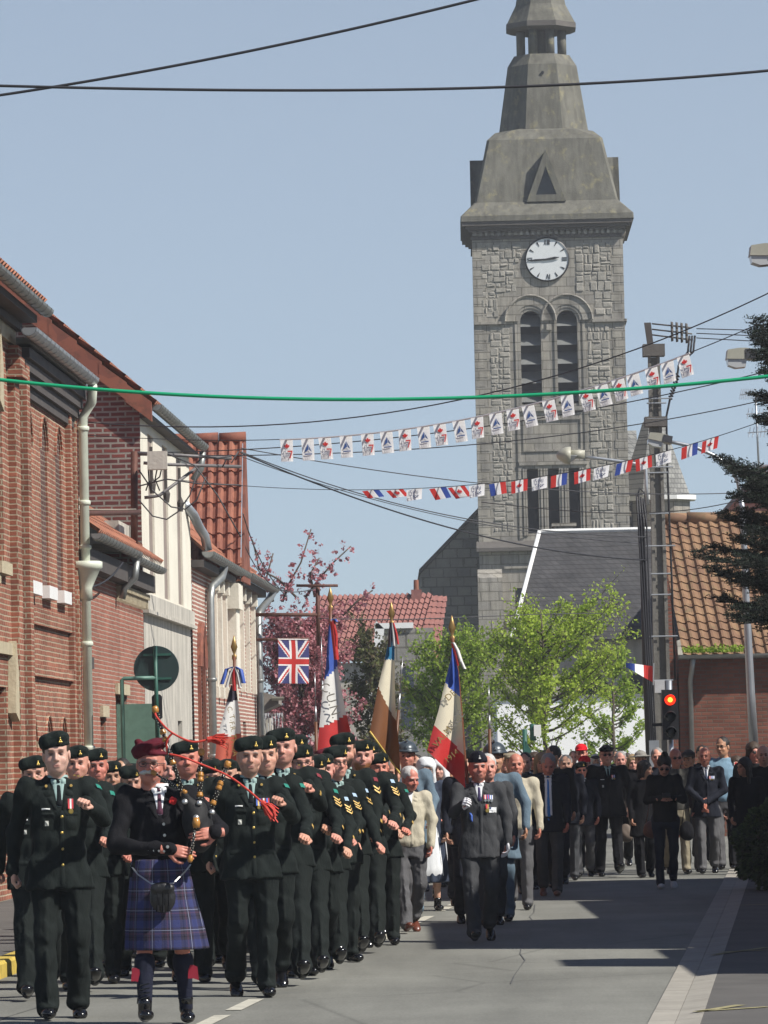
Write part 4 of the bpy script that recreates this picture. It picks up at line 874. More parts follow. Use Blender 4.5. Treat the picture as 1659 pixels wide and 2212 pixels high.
# television aerial
T = thing('television_aerial', 'spiky television aerial on the roof ridge at the right edge', 'aerial', Wp(1638, 1025, 139)); L0 = T.location
m = MB(); m.tube([bl(1640, 1030, 139), bl(1632, 852, 139)], .035, 6); part('mast', m, galv, T, True)
for (a, b, v, n_) in ((1598, 1634, 853, 9), (1612, 1660, 895, 6), (1615, 1665, 935, 6), (1608, 1664, 1010, 5)):
    m = MB(); m.tube([bl(a, v, 139), bl(b, v - 4, 139)], .018, 5)
    for i in range(n_): u = a + (b - a) * (i + .5) / n_; m.tube([bl(u - 2, v + 9, 138.8), bl(u + 2, v - 13, 139.3)], .012, 4)
    part('antenna_array', m, galv, T)
# ================================================================== WIRES
def wire(pts, Y0, Y1, r, label, mat=slatewire, name='overhead_wire', cat='cable', group='cables across the street', n=8):
    us = np.array([p[0] for p in pts], float); vs = np.array([p[1] for p in pts], float)
    if len(pts) > 2:
        deg = min(len(pts) - 1, 3); mu, sd_ = us.mean(), us.std(); c = np.polyfit((us - mu) / sd_, vs, deg); f = lambda u: float(np.polyval(c, (u - mu) / sd_))
    else: f = lambda u: vs[0] + (vs[1] - vs[0]) * (u - us[0]) / (us[1] - us[0])
    k = 28; P = []
    for i in range(k + 1):
        u = us[0] + (us[-1] - us[0]) * i / k; Y = Y0 + (Y1 - Y0) * i / k; P.append(Wp(u, f(u), Y))
    m = MB(); m.tube([p - P[0] for p in P], r, n)
    o = m.build(name, mat, None, True); o.location = P[0]; tag(o, label, cat, group); return o
wire([(-60, 184), (0, 185), (700, 195), (1100, 188), (1659, 152), (1760, 143)], 30.4, 30.4, .0095, 'thick dark cable running nearly level across the top and over the spire', darkwire)
wire([(-60, 214), (0, 206), (500, 118), (1025, 0), (1200, -45)], 30.8, 30.8, .0095, 'thick dark cable climbing to the right across the top left sky', darkwire)
wire([(-60, 815), (0, 818), (420, 855), (830, 862), (1100, 857), (1400, 836), (1659, 813), (1760, 802)], 31.5, 31.5, .0125, 'bright green cable strung across the whole street', plain('green_cable', (0.0, 0.30, 0.13), .45, 0, .05), 'green_cable')
wire([(185, 912), (430, 922), (850, 890), (1150, 826), (1659, 632), (1700, 615)], 64, 58, .0085, 'grey twisted wire passing above the white bunting and over the belfry')
b1 = [(185, 940), (440, 950), (605, 950), (990, 908), (1380, 800), (1490, 765), (1659, 690), (1700, 672)]
b2 = [(390, 1038), (520, 1047), (780, 1060), (1040, 1045), (1250, 1015), (1440, 975), (1560, 940), (1659, 905), (1690, 893)]
wire([(300, 978), (520, 972), (900, 940), (1350, 868), (1500, 842), (1659, 802), (1700, 790)], 72, 66, .008, 'grey wire running just below the white bunting flags')
wire([(300, 985), (520, 978), (700, 985), (1040, 958), (1340, 922), (1659, 862), (1700, 853)], 72, 70, .008, 'grey wire between the two rows of bunting')
wire([(520, 968), (810, 1015), (1040, 1043), (1180, 1060), (1420, 1065), (1659, 1062)], 72, 84, .008, 'grey wire dipping from the pantiled gable towards the poles')
wire([(520, 975), (700, 1045), (880, 1090), (1050, 1130), (1400, 1160)], 72, 84, .009, 'upper of the three sagging wires left of the tower')
wire([(520, 978), (620, 1020), (800, 1087), (990, 1145), (1400, 1210)], 72, 84, .013, 'thicker middle wire of the three sagging left of the tower', darkwire)
wire([(520, 985), (640, 1030), (800, 1075), (960, 1117), (1060, 1135), (1400, 1175)], 72, 86, .007, 'thin lowest wire of the three sagging left of the tower')
for k in range(3): wire([(1505, 710 + k * 10), (1720, 716 + k * 13)], 85, 78, .009, 'one of three parallel lines from the insulators of the concrete pole'.replace('one', ('uppermost', 'middle', 'lowest')[k]))
wire([(1040, 1085), (1250, 1105), (1400, 1108), (1659, 1062)], 86, 80, .008, 'grey wire passing before the ridge of the slate hall')
wire([(525, 1110), (545, 1170), (580, 1240), (620, 1290)], 90, 99, .012, 'short wire dropping behind the last gable towards the cherry tree')
wire([(525, 1170), (560, 1235), (610, 1275), (680, 1272)], 91, 98, .010, 'slack wire looping to the iron frame of the Union Jack')
wire([(688, 1335), (850, 1338), (1040, 1332), (1300, 1325)], 98, 100, .009, 'level wire crossing before the red roofed house')
wire([(185, 1270), (215, 1262), (240, 1245), (265, 1215)], 62.5, 66, .014, 'drooping black cable beside the pale drainpipe', darkwire)
# ================================================================== BUNTING
RED = plain('flag_red', (.60, .03, .025), .7, 0, .06); BLUE = plain('flag_blue', (.03, .07, .34), .7, 0, .06); WHT = plain('flag_white', (.92, .92, .91), .7, 0, .04)
NAVY = plain('print_navy', (.03, .05, .15), .7, 0, .02); LEAFR = plain('leaf_red', (.65, .03, .03), .7, 0, .03)
LEAF = [(0, 1), (.13, .72), (.3, .8), (.24, .42), (.42, .58), (.48, .46), (.78, .5), (.7, .3), (.86, .2), (.48, -.12), (.52, -.3), (.05, -.22), (.04, -.62), (-.04, -.62), (-.05, -.22), (-.52, -.3), (-.48, -.12), (-.86, .2), (-.7, .3), (-.78, .5), (-.48, .46), (-.42, .58), (-.24, .42), (-.3, .8), (-.13, .72)]
def textmesh(txt, size, mat, parent, loc, rot=0.0, mirror=False, sx=1.0):
    cu = bpy.data.curves.new('t', 'FONT'); cu.body = txt; cu.size = size; cu.extrude = 0.001; cu.align_x = 'CENTER'; cu.align_y = 'CENTER'; cu.resolution_u = 2; cu.offset = 0
    to = bpy.data.objects.new('t', cu); COL.objects.link(to); bpy.context.view_layer.update()
    me = bpy.data.meshes.new_from_object(to.evaluated_get(bpy.context.evaluated_depsgraph_get())); bpy.data.objects.remove(to)
    Rm = Matrix.Rotation(rot, 4, 'Y') @ Matrix.Rotation(math.pi / 2, 4, 'X') @ Matrix.Diagonal((-sx if mirror else sx, 1, 1, 1))
    me.transform(Rm); me.materials.clear(); me.materials.append(mat); o = bpy.data.objects.new('lettering', me); link(o, parent); o.location = loc; return o
def string(name, label, pts, Y0, Y1, ua, ub, r=.006):
    us = np.array([p[0] for p in pts], float); vs = np.array([p[1] for p in pts], float); mu, sg = us.mean(), us.std(); c = np.polyfit((us - mu) / sg, vs, 4)
    f = lambda u: float(np.polyval(c, (u - mu) / sg)); Yf = lambda u: Y0 + (Y1 - Y0) * (u - us[0]) / (us[-1] - us[0])
    T = thing(name, label, 'bunting', Wp(us[0], f(us[0]), Y0)); m = MB(); m.tube([Wp(u, f(u), Yf(u)) - T.location for u in np.linspace(us[0], us[-1], 40)], r, 6); part('line', m, slatewire, T, True)
    return T, (lambda u: Wp(u, f(u), Yf(u)) - T.location)
T1, f1 = string('bunting', 'upper row of white flags printed with red maple leaves and blue triangles', b1, 64, 54, 0, 0)
YR = random.Random(11)
def pennant(T, p, w, h, sw, sk, kind, flip=False):
    """sw: sideways skew of the bottom edge, sk: tilt of the top edge"""
    def P(s, t, off=0.0): return Vector(((s - .5) * w * (1 - .04 * t) + sw * t, -off + .02 * math.sin(3.1 * s + 2 * t) * t, sk * (s - .5) * w - h * t))
    m = MB(); n = 6
    if kind in ('maple', 'tri', 'text'): m.grid(lambda s, t: P(s, t), n, n); mats = [WHT]
    else:
        cols = (0, 1, 2) if kind == 'fr' else (2, 1, 2)
        for i in range(3):
            a, b = (i / 3, (i + 1) / 3) if kind == 'fr' else ((0, .26), (.26, .74), (.74, 1))[i]
            m.grid(lambda s, t: P(a + (b - a) * s, t), 2, n, cols[i] if not flip else cols[2 - i])
        mats = [BLUE, WHT, RED]
    o = m.build('flag', mats, T); o.location = p
    if kind in ('maple', 'can'):
        q = MB(); sz = w * (.28 if kind == 'maple' else .19); cx, cy = (.5, .32) if kind == 'maple' else (.5, .5)
        q.add([P(cx + x * sz / w, cy - y * sz / h, .008) for x, y in LEAF] + [P(cx, cy, .008)], [(i, (i + 1) % len(LEAF), len(LEAF)) for i in range(len(LEAF))]); part('maple_leaf', q, LEAFR, o)
    if kind == 'tri':
        q = MB(); q.add([P(.5, .22, .008), P(.22, .6, .008), P(.55, .5, .008)], [(0, 1, 2)]); q.add([P(.52, .26, .008), P(.6, .52, .008), P(.8, .6, .008)], [(0, 1, 2)]); q.add([P(.2, .68, .008), P(.82, .68, .008), P(.82, .73, .008), P(.2, .73, .008)], [(0, 1, 2, 3)]); part('triangle_mark', q, plain('logo_blue', (.05, .12, .35), .6), o)
    if kind == 'maple':
        a = textmesh('19', w * .26, NAVY, o, P(.26, .56, .012)); a = textmesh('2017', w * .28, NAVY, o, P(.38, .74, .012)); q = MB(); q.add([P(.55, .5, .01), P(.95, .5, .01), P(.95, .56, .01), P(.55, .56, .01)], [(0, 1, 2, 3)]); q.add([P(.86, .56, .01), P(.95, .56, .01), P(.78, .86, .01), P(.7, .86, .01)], [(0, 1, 2, 3)]); part('red_seven', q, LEAFR, o)
    if kind == 'text':
        textmesh('1917', w * .30, NAVY, o, P(.5, .28, .012), 0, True); textmesh('2017', w * .30, NAVY, o, P(.5, .7, .012), 0, True)
    return o
for i, u in enumerate((619, 664, 701, 747, 793, 834, 874, 914, 949, 990, 1030, 1070, 1107, 1140, 1184, 1224, 1262, 1298, 1334, 1366, 1406, 1441, 1475)):
    p = f1(u); Y = (p + T1.location).y; s = Y / F; t = i / 22; slope = -.02 + .32 * t
    pennant(T1, p + Vector((0, -.01, -.01)), 27 * s, (47 - 3 * t) * s, (YR.uniform(-3, 5) + 9 * t) * s, slope, 'maple' if i % 2 == 0 else 'tri')
m = MB(); us_ = np.linspace(605, 1490, 50); m.tube([f1(u) + Vector((0, -.012, -.006)) for u in us_], .012, 6); part('header_tape', m, WHT, T1)
T2, f2 = string('bunting', 'lower row of small French, Canadian and lettered flags before the tower', b2, 74, 68, 0, 0)
for i, u in enumerate((800, 852, 895, 945, 985, 1030, 1074, 1122, 1165, 1208, 1258, 1300, 1350, 1390, 1433, 1490, 1535)):
    p = f2(u); Y = (p + T2.location).y; s = Y / F; t = i / 16
    k = ('fr', 'can', 'text')[i % 3]; w = 36 if k != 'text' else 34; h = (26 if i > 4 else 24) - (8 if i < 2 else 0)
    sw = (YR.uniform(-2, 8) + (14 if i < 5 and k != 'text' else -9 * t)) * s
    pennant(T2, p + Vector((0, -.01, -.008)), w * s, h * s, sw, .1 + .22 * t, k, flip=(i < 4 or i % 6 == 3))
# ================================================================== FLAGS
def flag(label, cat, Y, pole_pts, L, Rr, bands, mats, folds=3, amp=.05, name='standard_flag', finial='spear', letters=(), group='veterans flags on poles', cravat=None, hem=None):
    """L / Rr: left and right edges of the cloth as (u, v) rows; bands: rows of (vleft, vright, material)"""
    b = Wp(pole_pts[-1][0], pole_pts[-1][1], Y); T = thing(name, label, cat, b, 0, group); o0 = T.location
    m = MB(); m.tube([Wp(u, v, Y) - o0 for u, v in pole_pts], .015, 8); part('pole', m, plain('varnished_pole', (.16, .06, .03), .4), T, True)
    top = Wp(pole_pts[0][0], pole_pts[0][1], Y) - o0
    m = MB(); m.lathe([(.015, -.1), (.024, -.08), (.024, -.05), (.008, -.04), (.022, 0), (.034, .03), (.0, .15)], 10, top + Vector((0, 0, .06)), 0, None, .4); part('finial', m, plain('brass', (.32, .20, .07), .4, .6), T, True)
    lu = lambda v: float(np.interp(v, [p[1] for p in L], [p[0] for p in L])); ru = lambda v: float(np.interp(v, [p[1] for p in Rr], [p[0] for p in Rr]))
    va = L[0][1]; nb = len(L)
    m = MB(); ns, ntt = 26, 60
    vl0, vl1, vr0, vr1 = L[0][1], L[-1][1], Rr[0][1], Rr[-1][1]
    def P(s, t, off=0.0):
        vl = vl0 + (vl1 - vl0) * t; vr = vr0 + (vr1 - vr0) * t; ul = lu(vl); uu = ru(vr)
        u = ul + (uu - ul) * s; v = vl + (vr - vl) * s
        Yd = Y - .02 - off - amp * (.25 + .75 * t) * (math.sin(s * math.pi * folds + 1.3 * t) * .5 + .5 + .25 * math.sin(s * 9 + 4 * t + 1) * t)
        return Wp(u, v, Yd) - o0
    for j in range(ntt):
        for i in range(ns):
            s, t = (i + .5) / ns, (j + .5) / ntt; v = (vl0 + (vl1 - vl0) * t) * (1 - s) + (vr0 + (vr1 - vr0) * t) * s; mi = len(bands)
            for k, (bl_, br_) in enumerate(bands):
                if v < bl_ * (1 - s) + br_ * s: mi = k; break
            m.add([P(i / ns, j / ntt), P((i + 1) / ns, j / ntt), P((i + 1) / ns, (j + 1) / ntt), P(i / ns, (j + 1) / ntt)], [(0, 1, 2, 3)], mi)
    bm = {}; nv = []; idx = []
    for p in m.v:
        k = tuple(round(c, 5) for c in p)
        if k not in bm: bm[k] = len(nv); nv.append(p)
        idx.append(bm[k])
    m.v = nv; m.f = [tuple(idx[i] for i in q) for q in m.f]
    cl = part('cloth', m, mats, T, True)
    for (txt, s, t, size, rot, mt) in letters:
        textmesh(txt, size, mt, cl, P(s, t, .06), rot)
    if hem:
        m = MB(); m.tube([P(s_, 1.0, .005) for s_ in np.linspace(0, 1, 16)], .009, 6); part('fringe', m, hem, cl, True)
    if cravat:
        for (pts, w, mt) in cravat:
            m = MB(); PP = [Wp(u, v, Y - .12) - o0 for u, v in pts]; n = len(PP)
            vs = []; ww = w * Y / F
            for i, p in enumerate(PP): vs += [p + Vector((-ww / 2, 0, 0)), p + Vector((0, -.03, 0)), p + Vector((ww / 2, 0, 0)), p + Vector((0, .03, 0))]
            m.add(vs, [(4 * i + k, 4 * i + (k + 1) % 4, 4 * (i + 1) + (k + 1) % 4, 4 * (i + 1) + k) for i in range(n - 1) for k in range(4)]); part('cravat_ribbon', m, mt, T, True)
    return T
SILKB = plain('silk_blue', (.045, .10, .40), .55, 0, .1); SILKW = plain('silk_cream', (.66, .60, .46), .6, 0, .1, 3); SILKR = plain('silk_red', (.50, .03, .03), .55, 0, .12); SILKW2 = plain('silk_white', (.72, .71, .68), .55, 0, .08)
SILKO = plain('gold_brown_silk', (.18, .07, .025), .55, 0, .15, 4); SILKRR = plain('faded_red', (.48, .10, .06), .6, 0, .12); SILKD = plain('navy_shade_silk', (.035, .03, .05), .6); GOLD = plain('gold_thread', (.34, .24, .08), .6, .2, .2, 30); GREYT = plain('embroidery_grey', (.22, .20, .17), .6)  # navy silk: shadow on the faded standard's top, put into the colour
flag('faded French standard with a tricolour bow on top, at the far left', 'flag', 45, [(506, 1418), (508, 1500), (511, 1600), (513, 1740)], [(499, 1480), (495, 1493), (482, 1547), (468, 1597), (463, 1660)], [(510, 1480), (511, 1493), (518, 1547), (522, 1600), (521, 1660)], [(1518, 1512), (1598, 1583)], [SILKD, SILKW2, SILKRR], 2, .07, letters=(('C. T.', .45, .34, .07, R(75), GOLD), ('F.R.', .6, .5, .07, R(80), GOLD), ('THUA', .7, .72, .08, R(85), GOLD)),
     cravat=[([(506, 1440), (490, 1445), (479, 1478)], 9, SILKB), ([(506, 1440), (498, 1455), (489, 1485)], 7, SILKW2), ([(507, 1440), (520, 1447), (526, 1476)], 10, SILKB), ([(507, 1440), (513, 1455), (519, 1486)], 7, SILKW2), ([(506, 1440), (505, 1460), (507, 1492)], 9, SILKR)])
flag('French standard lettered U.N.C. with a long scarlet cravat, behind the bearded soldiers', 'flag', 46, [(714, 1312), (714, 1400), (716, 1500), (718, 1740)], [(712, 1346), (709, 1360), (704, 1439), (695, 1511), (688, 1590), (683, 1660)], [(722, 1346), (727, 1360), (729, 1439), (745, 1529), (758, 1583), (763, 1660)], [(1467, 1439), (1573, 1543)], [SILKB, SILKW2, SILKR], 2, .08, letters=(('C.', .16, .45, .13, R(20), GREYT), ('U.N.', .5, .57, .13, R(75), GREYT), ('R.', .85, .79, .12, R(80), GOLD)),
     cravat=[([(718, 1342), (722, 1380), (727, 1425)], 11, SILKR), ([(719, 1342), (726, 1370), (726, 1395)], 7, SILKR), ([(716, 1340), (722, 1337), (727, 1343)], 8, SILKB)])
flag('cream and brown standard with gold fringe, seen from behind', 'flag', 45, [(846, 1345), (848, 1450), (852, 1560), (858, 1740)], [(839, 1385), (835, 1403), (828, 1437), (817, 1482), (805, 1547), (799, 1580)], [(852, 1385), (853, 1482), (855, 1547), (862, 1610), (865, 1672)], [(1425, 1425), (1482, 1560)], [plain('slate_blue_silk', (.03, .16, .30), .55), SILKW, SILKO], 2, .1, hem=plain('gold_fringe', (.62, .45, .10), .6),  # lower band in one gold-brown tone
     cravat=[([(846, 1345), (843, 1370), (842, 1398)], 8, SILKD), ([(847, 1345), (850, 1370), (852, 1395)], 9, SILKW2), ([(849, 1345), (856, 1368), (860, 1392)], 5, SILKR)])
flag('large French standard with gold lettering carried by the veteran in grey suit', 'flag', 42, [(977, 1378), (988, 1450), (997, 1550), (1004, 1640), (1012, 1700), (1022, 1790), (1030, 1860)], [(975, 1400), (974, 1424), (963, 1467), (947, 1536), (932, 1586), (923, 1622)], [(979, 1400), (990, 1450), (998, 1560), (1003, 1640), (1005, 1702)], [(1475, 1507), (1565, 1630)], [SILKB, SILKW, SILKR], 2, .12, letters=(('DE', .42, .40, .085, R(-40), GOLD), ('NCE', .74, .56, .10, R(-55), GREYT), ('VALM', .30, .78, .085, R(-50), GOLD), ('1914', .62, .86, .075, R(-40), GOLD)),
     cravat=[([(978, 1388), (988, 1405), (996, 1430)], 9, SILKW2), ([(977, 1390), (984, 1412), (990, 1438)], 6, SILKR), ([(990, 1418), (998, 1432), (1004, 1445)], 7, SILKW2)])
# Union Jack
T = thing('union_jack', 'Union Jack hung upright below the iron frame before the cherry tree', 'flag', Wp(600, 1382, 98.2))
w_ = 66 * 98.2 / F; h_ = 94 * 98.2 / F; m = MB(); nx, nz = 44, 64; NB = plain('union_navy', (.05, .055, .20), .7, 0, .05)
def ujc(x, y):   # x along 0..1 (short side), y 0..1 (long side)
    X = (y - .5) * 60; Yy = (x - .5) * 30 * 1.35; Yy = Yy
    ax, ay = abs(X), abs(Yy) * 1.0
    if ay < 3.2 or ax < 3.4: return 2
    if ay < 5.2 or ax < 5.6: return 1
    hh = 20.25; d = (ax * hh / 30 - ay); s = 1 if X * Yy > 0 else -1
    dd = (ax * hh - ay * 30) / math.hypot(hh, 30)
    sd_ = dd * (1 if X > 0 else -1)
    if -.2 < sd_ < 1.9 : return 2
    if abs(dd) < 3.0: return 1
    return 0
for j in range(nz):
    for i in range(nx):
        f = lambda a, b: Vector((a * w_ + .01 * math.sin(b * 5), -.03 * math.sin(a * 7 + b * 3) * b, -b * h_ - .02 * a))
        m.add([f(i / nx, j / nz), f(i / nx, (j + 1) / nz), f((i + 1) / nx, (j + 1) / nz), f((i + 1) / nx, j / nz)], [(0, 1, 2, 3)], ujc((i + .5) / nx, (j + .5) / nz))
part('cloth', m, [NB, WHT, RED], T); q = MB(); q.tube([(0, 0, .01), (w_, 0, -.01)], .012, 6); part('sleeve', q, WHT, T)
# small French flag on the black pole
T = thing('small_french_flag', 'small French flag sticking out to the left of the black cable pole', 'flag', Wp(1410, 1445, 80)); s = 80 / F
m = MB()
for i in range(3): m.grid(lambda a, b: Vector(((-58 + (i + a) * 19.3) * s, -.04 * math.sin((i + a) * 2), (17 - (i + a) * 5 * .6) * s + (-b * (8 + 7 * (i + a)) * 1.2 - 2) * s)), 4, 5, i)
part('cloth', m, [BLUE, WHT, RED], T); q = MB(); q.tube([(.02, 0, .1), (0, 0, -.28)], .012, 6); part('stick', q, galv, T)
# ================================================================== VEGETATION
def leafmat(name, cols, trans=0.25, rough=0.6):
    t = NT(name); oi = t.new('ShaderNodeAttribute'); oi.attribute_name = 'tone'
    rmp = t.new('ShaderNodeValToRGB'); t.L(oi.outputs['Fac'], rmp.inputs[0]); e = rmp.color_ramp.elements
    while len(e) < len(cols): e.new(.5)
    for i, c in enumerate(cols): e[i].position = i / (len(cols) - 1); e[i].color = (*c, 1)
    t.L(rmp.outputs[0], t.b.inputs['Base Color']); t.b.inputs['Roughness'].default_value = rough; t.b.inputs['Specular IOR Level'].default_value = .25
    tr = t.new('ShaderNodeBsdfTranslucent'); t.L(rmp.outputs[0], tr.inputs[0]); mx = t.new('ShaderNodeMixShader'); mx.inputs[0].default_value = trans
    out = t.n['Material Output']; t.L(t.b.outputs[0], mx.inputs[1]); t.L(tr.outputs[0], mx.inputs[2]); t.L(mx.outputs[0], out.inputs[0]); return t.m
def leaves(name, pts, size, mat, parent, seed=1, aspect=.7, jit=.5):
    """pts: (n,3) local positions -> folded leaf quads"""
    g = np.random.default_rng(seed); n = len(pts); a = g.normal(size=(n, 3)); a /= np.linalg.norm(a, axis=1, keepdims=True); b = g.normal(size=(n, 3)); b -= a * (a * b).sum(1, keepdims=True); b /= np.linalg.norm(b, axis=1, keepdims=True)
    s = size * g.uniform(1 - jit, 1 + jit, (n, 1)); nrm = np.cross(a, b)
    v = np.stack([pts - a * s, pts - b * s * aspect + nrm * s * .2, pts + a * s, pts + b * s * aspect + nrm * s * .2], 1).reshape(-1, 3)
    me = bpy.data.meshes.new(name); me.vertices.add(4 * n); me.vertices.foreach_set('co', v.ravel()); me.loops.add(4 * n); me.loops.foreach_set('vertex_index', np.arange(4 * n, dtype=np.int32))
    me.polygons.add(n); me.polygons.foreach_set('loop_start', np.arange(0, 4 * n, 4, dtype=np.int32)); me.polygons.foreach_set('loop_total', np.full(n, 4, np.int32)); me.update(calc_edges=True)
    at = me.attributes.new('tone', 'FLOAT', 'POINT'); at.data.foreach_set('value', np.repeat(g.uniform(0, 1, n), 4).astype(np.float32)); me.materials.append(mat)
    o = bpy.data.objects.new(name, me); return link(o, parent)
BARK = plain('bark', (.10, .08, .06), .9, 0, .3, 9, .5, 30)
def tree(name, label, u, Y, top_v, wl, wr, n_limb, leaves_per, size, mat, seed, bot_v=1640, up=.55, group='trees before the church', spiky=1.0, twig=.012, stray=(), low=1.0):
    r = random.Random(seed); base = Gx(u, Y); T = thing(name, label, 'tree', base, 0, group)
    H = zv(u, top_v, Y); W0 = (u - wl) * Y / F; W1 = (wr - u) * Y / F; zb = max(.6, zv(u, bot_v, Y))
    tk = MB(); path = [(0, 0, 0)]; n = 9
    for i in range(1, n + 1): t = i / n; path.append((r.uniform(-.04, .04) * H * .2, r.uniform(-.04, .04) * H * .2, H * .93 * t))
    tk.tube(path, [.012 * H * (1 - .85 * i / n) + .008 for i in range(n + 1)], 8)
    pts = []
    for k in range(n_limb):
        t = (k + .5) / n_limb
        if low < 1 and t < .32 and r.random() < .6: continue
        z0 = zb * .7 + (H * .85 - zb * .7) * t; a = r.uniform(0, 2 * math.pi)
        W = (W1 if math.cos(a) > 0 else W0)
        prof = math.sin(math.pi * min(1, .25 + .75 * (1 - t))) ** .6 if t > .3 else .75 + .8 * t
        R_ = W * prof * r.uniform(.65, 1.08) * (1 - .55 * t)** .5
        rise = up * R_ + r.uniform(.1, .5) * spiky * H * .12
        P = []; m_ = 7; sx = r.uniform(-.2, .2)
        for j in range(m_ + 1):
            q = j / m_; P.append(Vector((math.cos(a) * R_ * q + sx * q * (1 - q), math.sin(a) * max(W0, W1) * .9 * q * prof * .8, z0 + rise * q ** 1.6)))
        tk.tube(P, [.03 * (1 - .75 * j / m_) * (H / 6) for j in range(m_ + 1)], 5)
        nt_ = int(leaves_per * (low + (1 - low) * min(1, t / .4)))
        for _ in range(nt_ // 12):
            q = r.uniform(.2, 1.0) ** .8; i0 = min(int(q * m_), m_ - 1); c = P[i0].lerp(P[i0 + 1], q * m_ - i0)
            d = Vector((r.gauss(0, 1), r.gauss(0, 1), r.gauss(.6, .8))).normalized(); ln = r.uniform(.15, .55) * (H / 6) * (.6 + .5 * spiky * (q > .8))
            tk.tube([c, c + d * ln], [twig * .7, twig * .3], 3, 0, False)
            for _2 in range(12):
                w = r.random(); pts.append(c + d * ln * w * 1.05 + Vector((r.gauss(0, 1), r.gauss(0, 1), r.gauss(0, 1))) * .055 * (H / 6) * (1.5 - w * .8))
    for st in stray:
        PP = [Wp(a_, b_, Y) - base for a_, b_ in st]; tk.tube(PP, [.03 * (1 - .7 * i / len(PP)) for i in range(len(PP))], 5)
        for i in range(len(PP) - 1):
            for _ in range(9):
                w = r.random(); c = PP[i].lerp(PP[i + 1], w) + Vector((r.gauss(0, .09), r.gauss(0, .09), r.gauss(0, .09)))
                pts += [c + Vector((r.gauss(0, .035), r.gauss(0, .035), r.gauss(0, .035))) for _3 in range(4 + int(6 * (1 - i / len(PP))))]
    part('trunk', tk, BARK, T, True); leaves('crown', np.array([tuple(p) for p in pts]), size, mat, T, seed); return T
LGREEN = leafmat('lime_leaves', [(.26, .36, .035), (.42, .56, .06), (.54, .66, .14)], .55)
MGREEN = leafmat('green_leaves', [(.17, .26, .035), (.30, .43, .055), (.42, .54, .10)], .55)
OGREEN = leafmat('olive_leaves', [(.06, .06, .025), (.11, .13, .04), (.12, .085, .05)], .3)
PINK = leafmat('cherry_blossom', [(.28, .08, .09), (.54, .22, .25), (.68, .38, .40)], .4)
DKCON = leafmat('conifer_needles', [(.010, .018, .012), (.012, .022, .014), (.02, .034, .018)], .05, .7)
HEDGE = leafmat('hedge_leaves', [(.02, .035, .012), (.04, .07, .02), (.07, .11, .03)], .15)
tree('lime_tree', 'fresh bright green lime tree before the white building', 1182, 112, 1285, 1050, 1420, 90, 330, .037, LGREEN, 5, 1655, .5, spiky=1.3, low=.1)
tree('lime_tree', 'broader green tree left of the bright lime tree', 985, 118, 1352, 858, 1165, 80, 330, .039, MGREEN, 8, 1660, .5, spiky=1.0, low=.25)
tree('lime_tree', 'thin leafed tree between the bright lime tree and the poles', 1330, 124, 1375, 1240, 1425, 34, 170, .042, MGREEN, 18, 1660, .5, spiky=1.0)
tree('young_tree', 'half bare olive brown tree between the cherry and the lime trees', 815, 112, 1330, 745, 885, 50, 150, .045, OGREEN, 12, 1650, .7, spiky=1.1)
tree('cherry_tree', 'pink flowering cherry tree beyond the last brick house', 660, 106, 1290, 535, 815, 90, 300, .040, PINK, 21, 1640, .5, spiky=.8, stray=(
    [(610, 1300), (625, 1260), (650, 1215), (672, 1143)], [(660, 1290), (690, 1250), (720, 1215), (758, 1180)], [(640, 1290), (600, 1250), (560, 1230), (545, 1165)], [(740, 1330), (770, 1300), (805, 1275)], [(590, 1300), (575, 1250), (590, 1195)], [(680, 1290), (670, 1240), (690, 1205)]))
# hedge / shrub at the right edge
def shrub(name, label, u0, u1, vt, vb, Y, dep, n, size, mat, seed, wavy=.12):
    base = Gx((u0 + u1) / 2, Y); T = thing(name, label, 'shrub', base); g = np.random.default_rng(seed); W = (u1 - u0) / 2 * Y / F; H = zv(u0, vt, Y)
    P = g.normal(size=(n, 3)); P /= np.linalg.norm(P, axis=1, keepdims=True); P *= g.uniform(.72, 1.02, (n, 1)) ** .5
    bump_ = 1 + wavy * (np.sin(P[:, :1] * 9 + seed) * np.sin(P[:, 2:] * 8) + .6 * np.sin(P[:, 1:2] * 13 + P[:, 2:] * 11))
    P = P * bump_ * np.array([W, dep, H / 2]); P[:, 2] += H / 2; P[:, 2] = np.abs(P[:, 2])
    leaves('foliage', P, size, mat, T, seed)
    m = MB(); r = random.Random(seed)
    for k in range(16): a = r.uniform(0, 6.28); m.tube([(math.cos(a) * .1, math.sin(a) * .1, 0), (math.cos(a) * W * .6, math.sin(a) * dep * .6, H * r.uniform(.4, .8))], [.03, .01], 5)
    part('stems', m, BARK, T, True); return T
shrub('hedge_shrub', 'large dark clipped shrub at the right edge of the pavement', 1592, 1800, 1735, 1925, 55.0, .8, 11000, .028, HEDGE, 3)
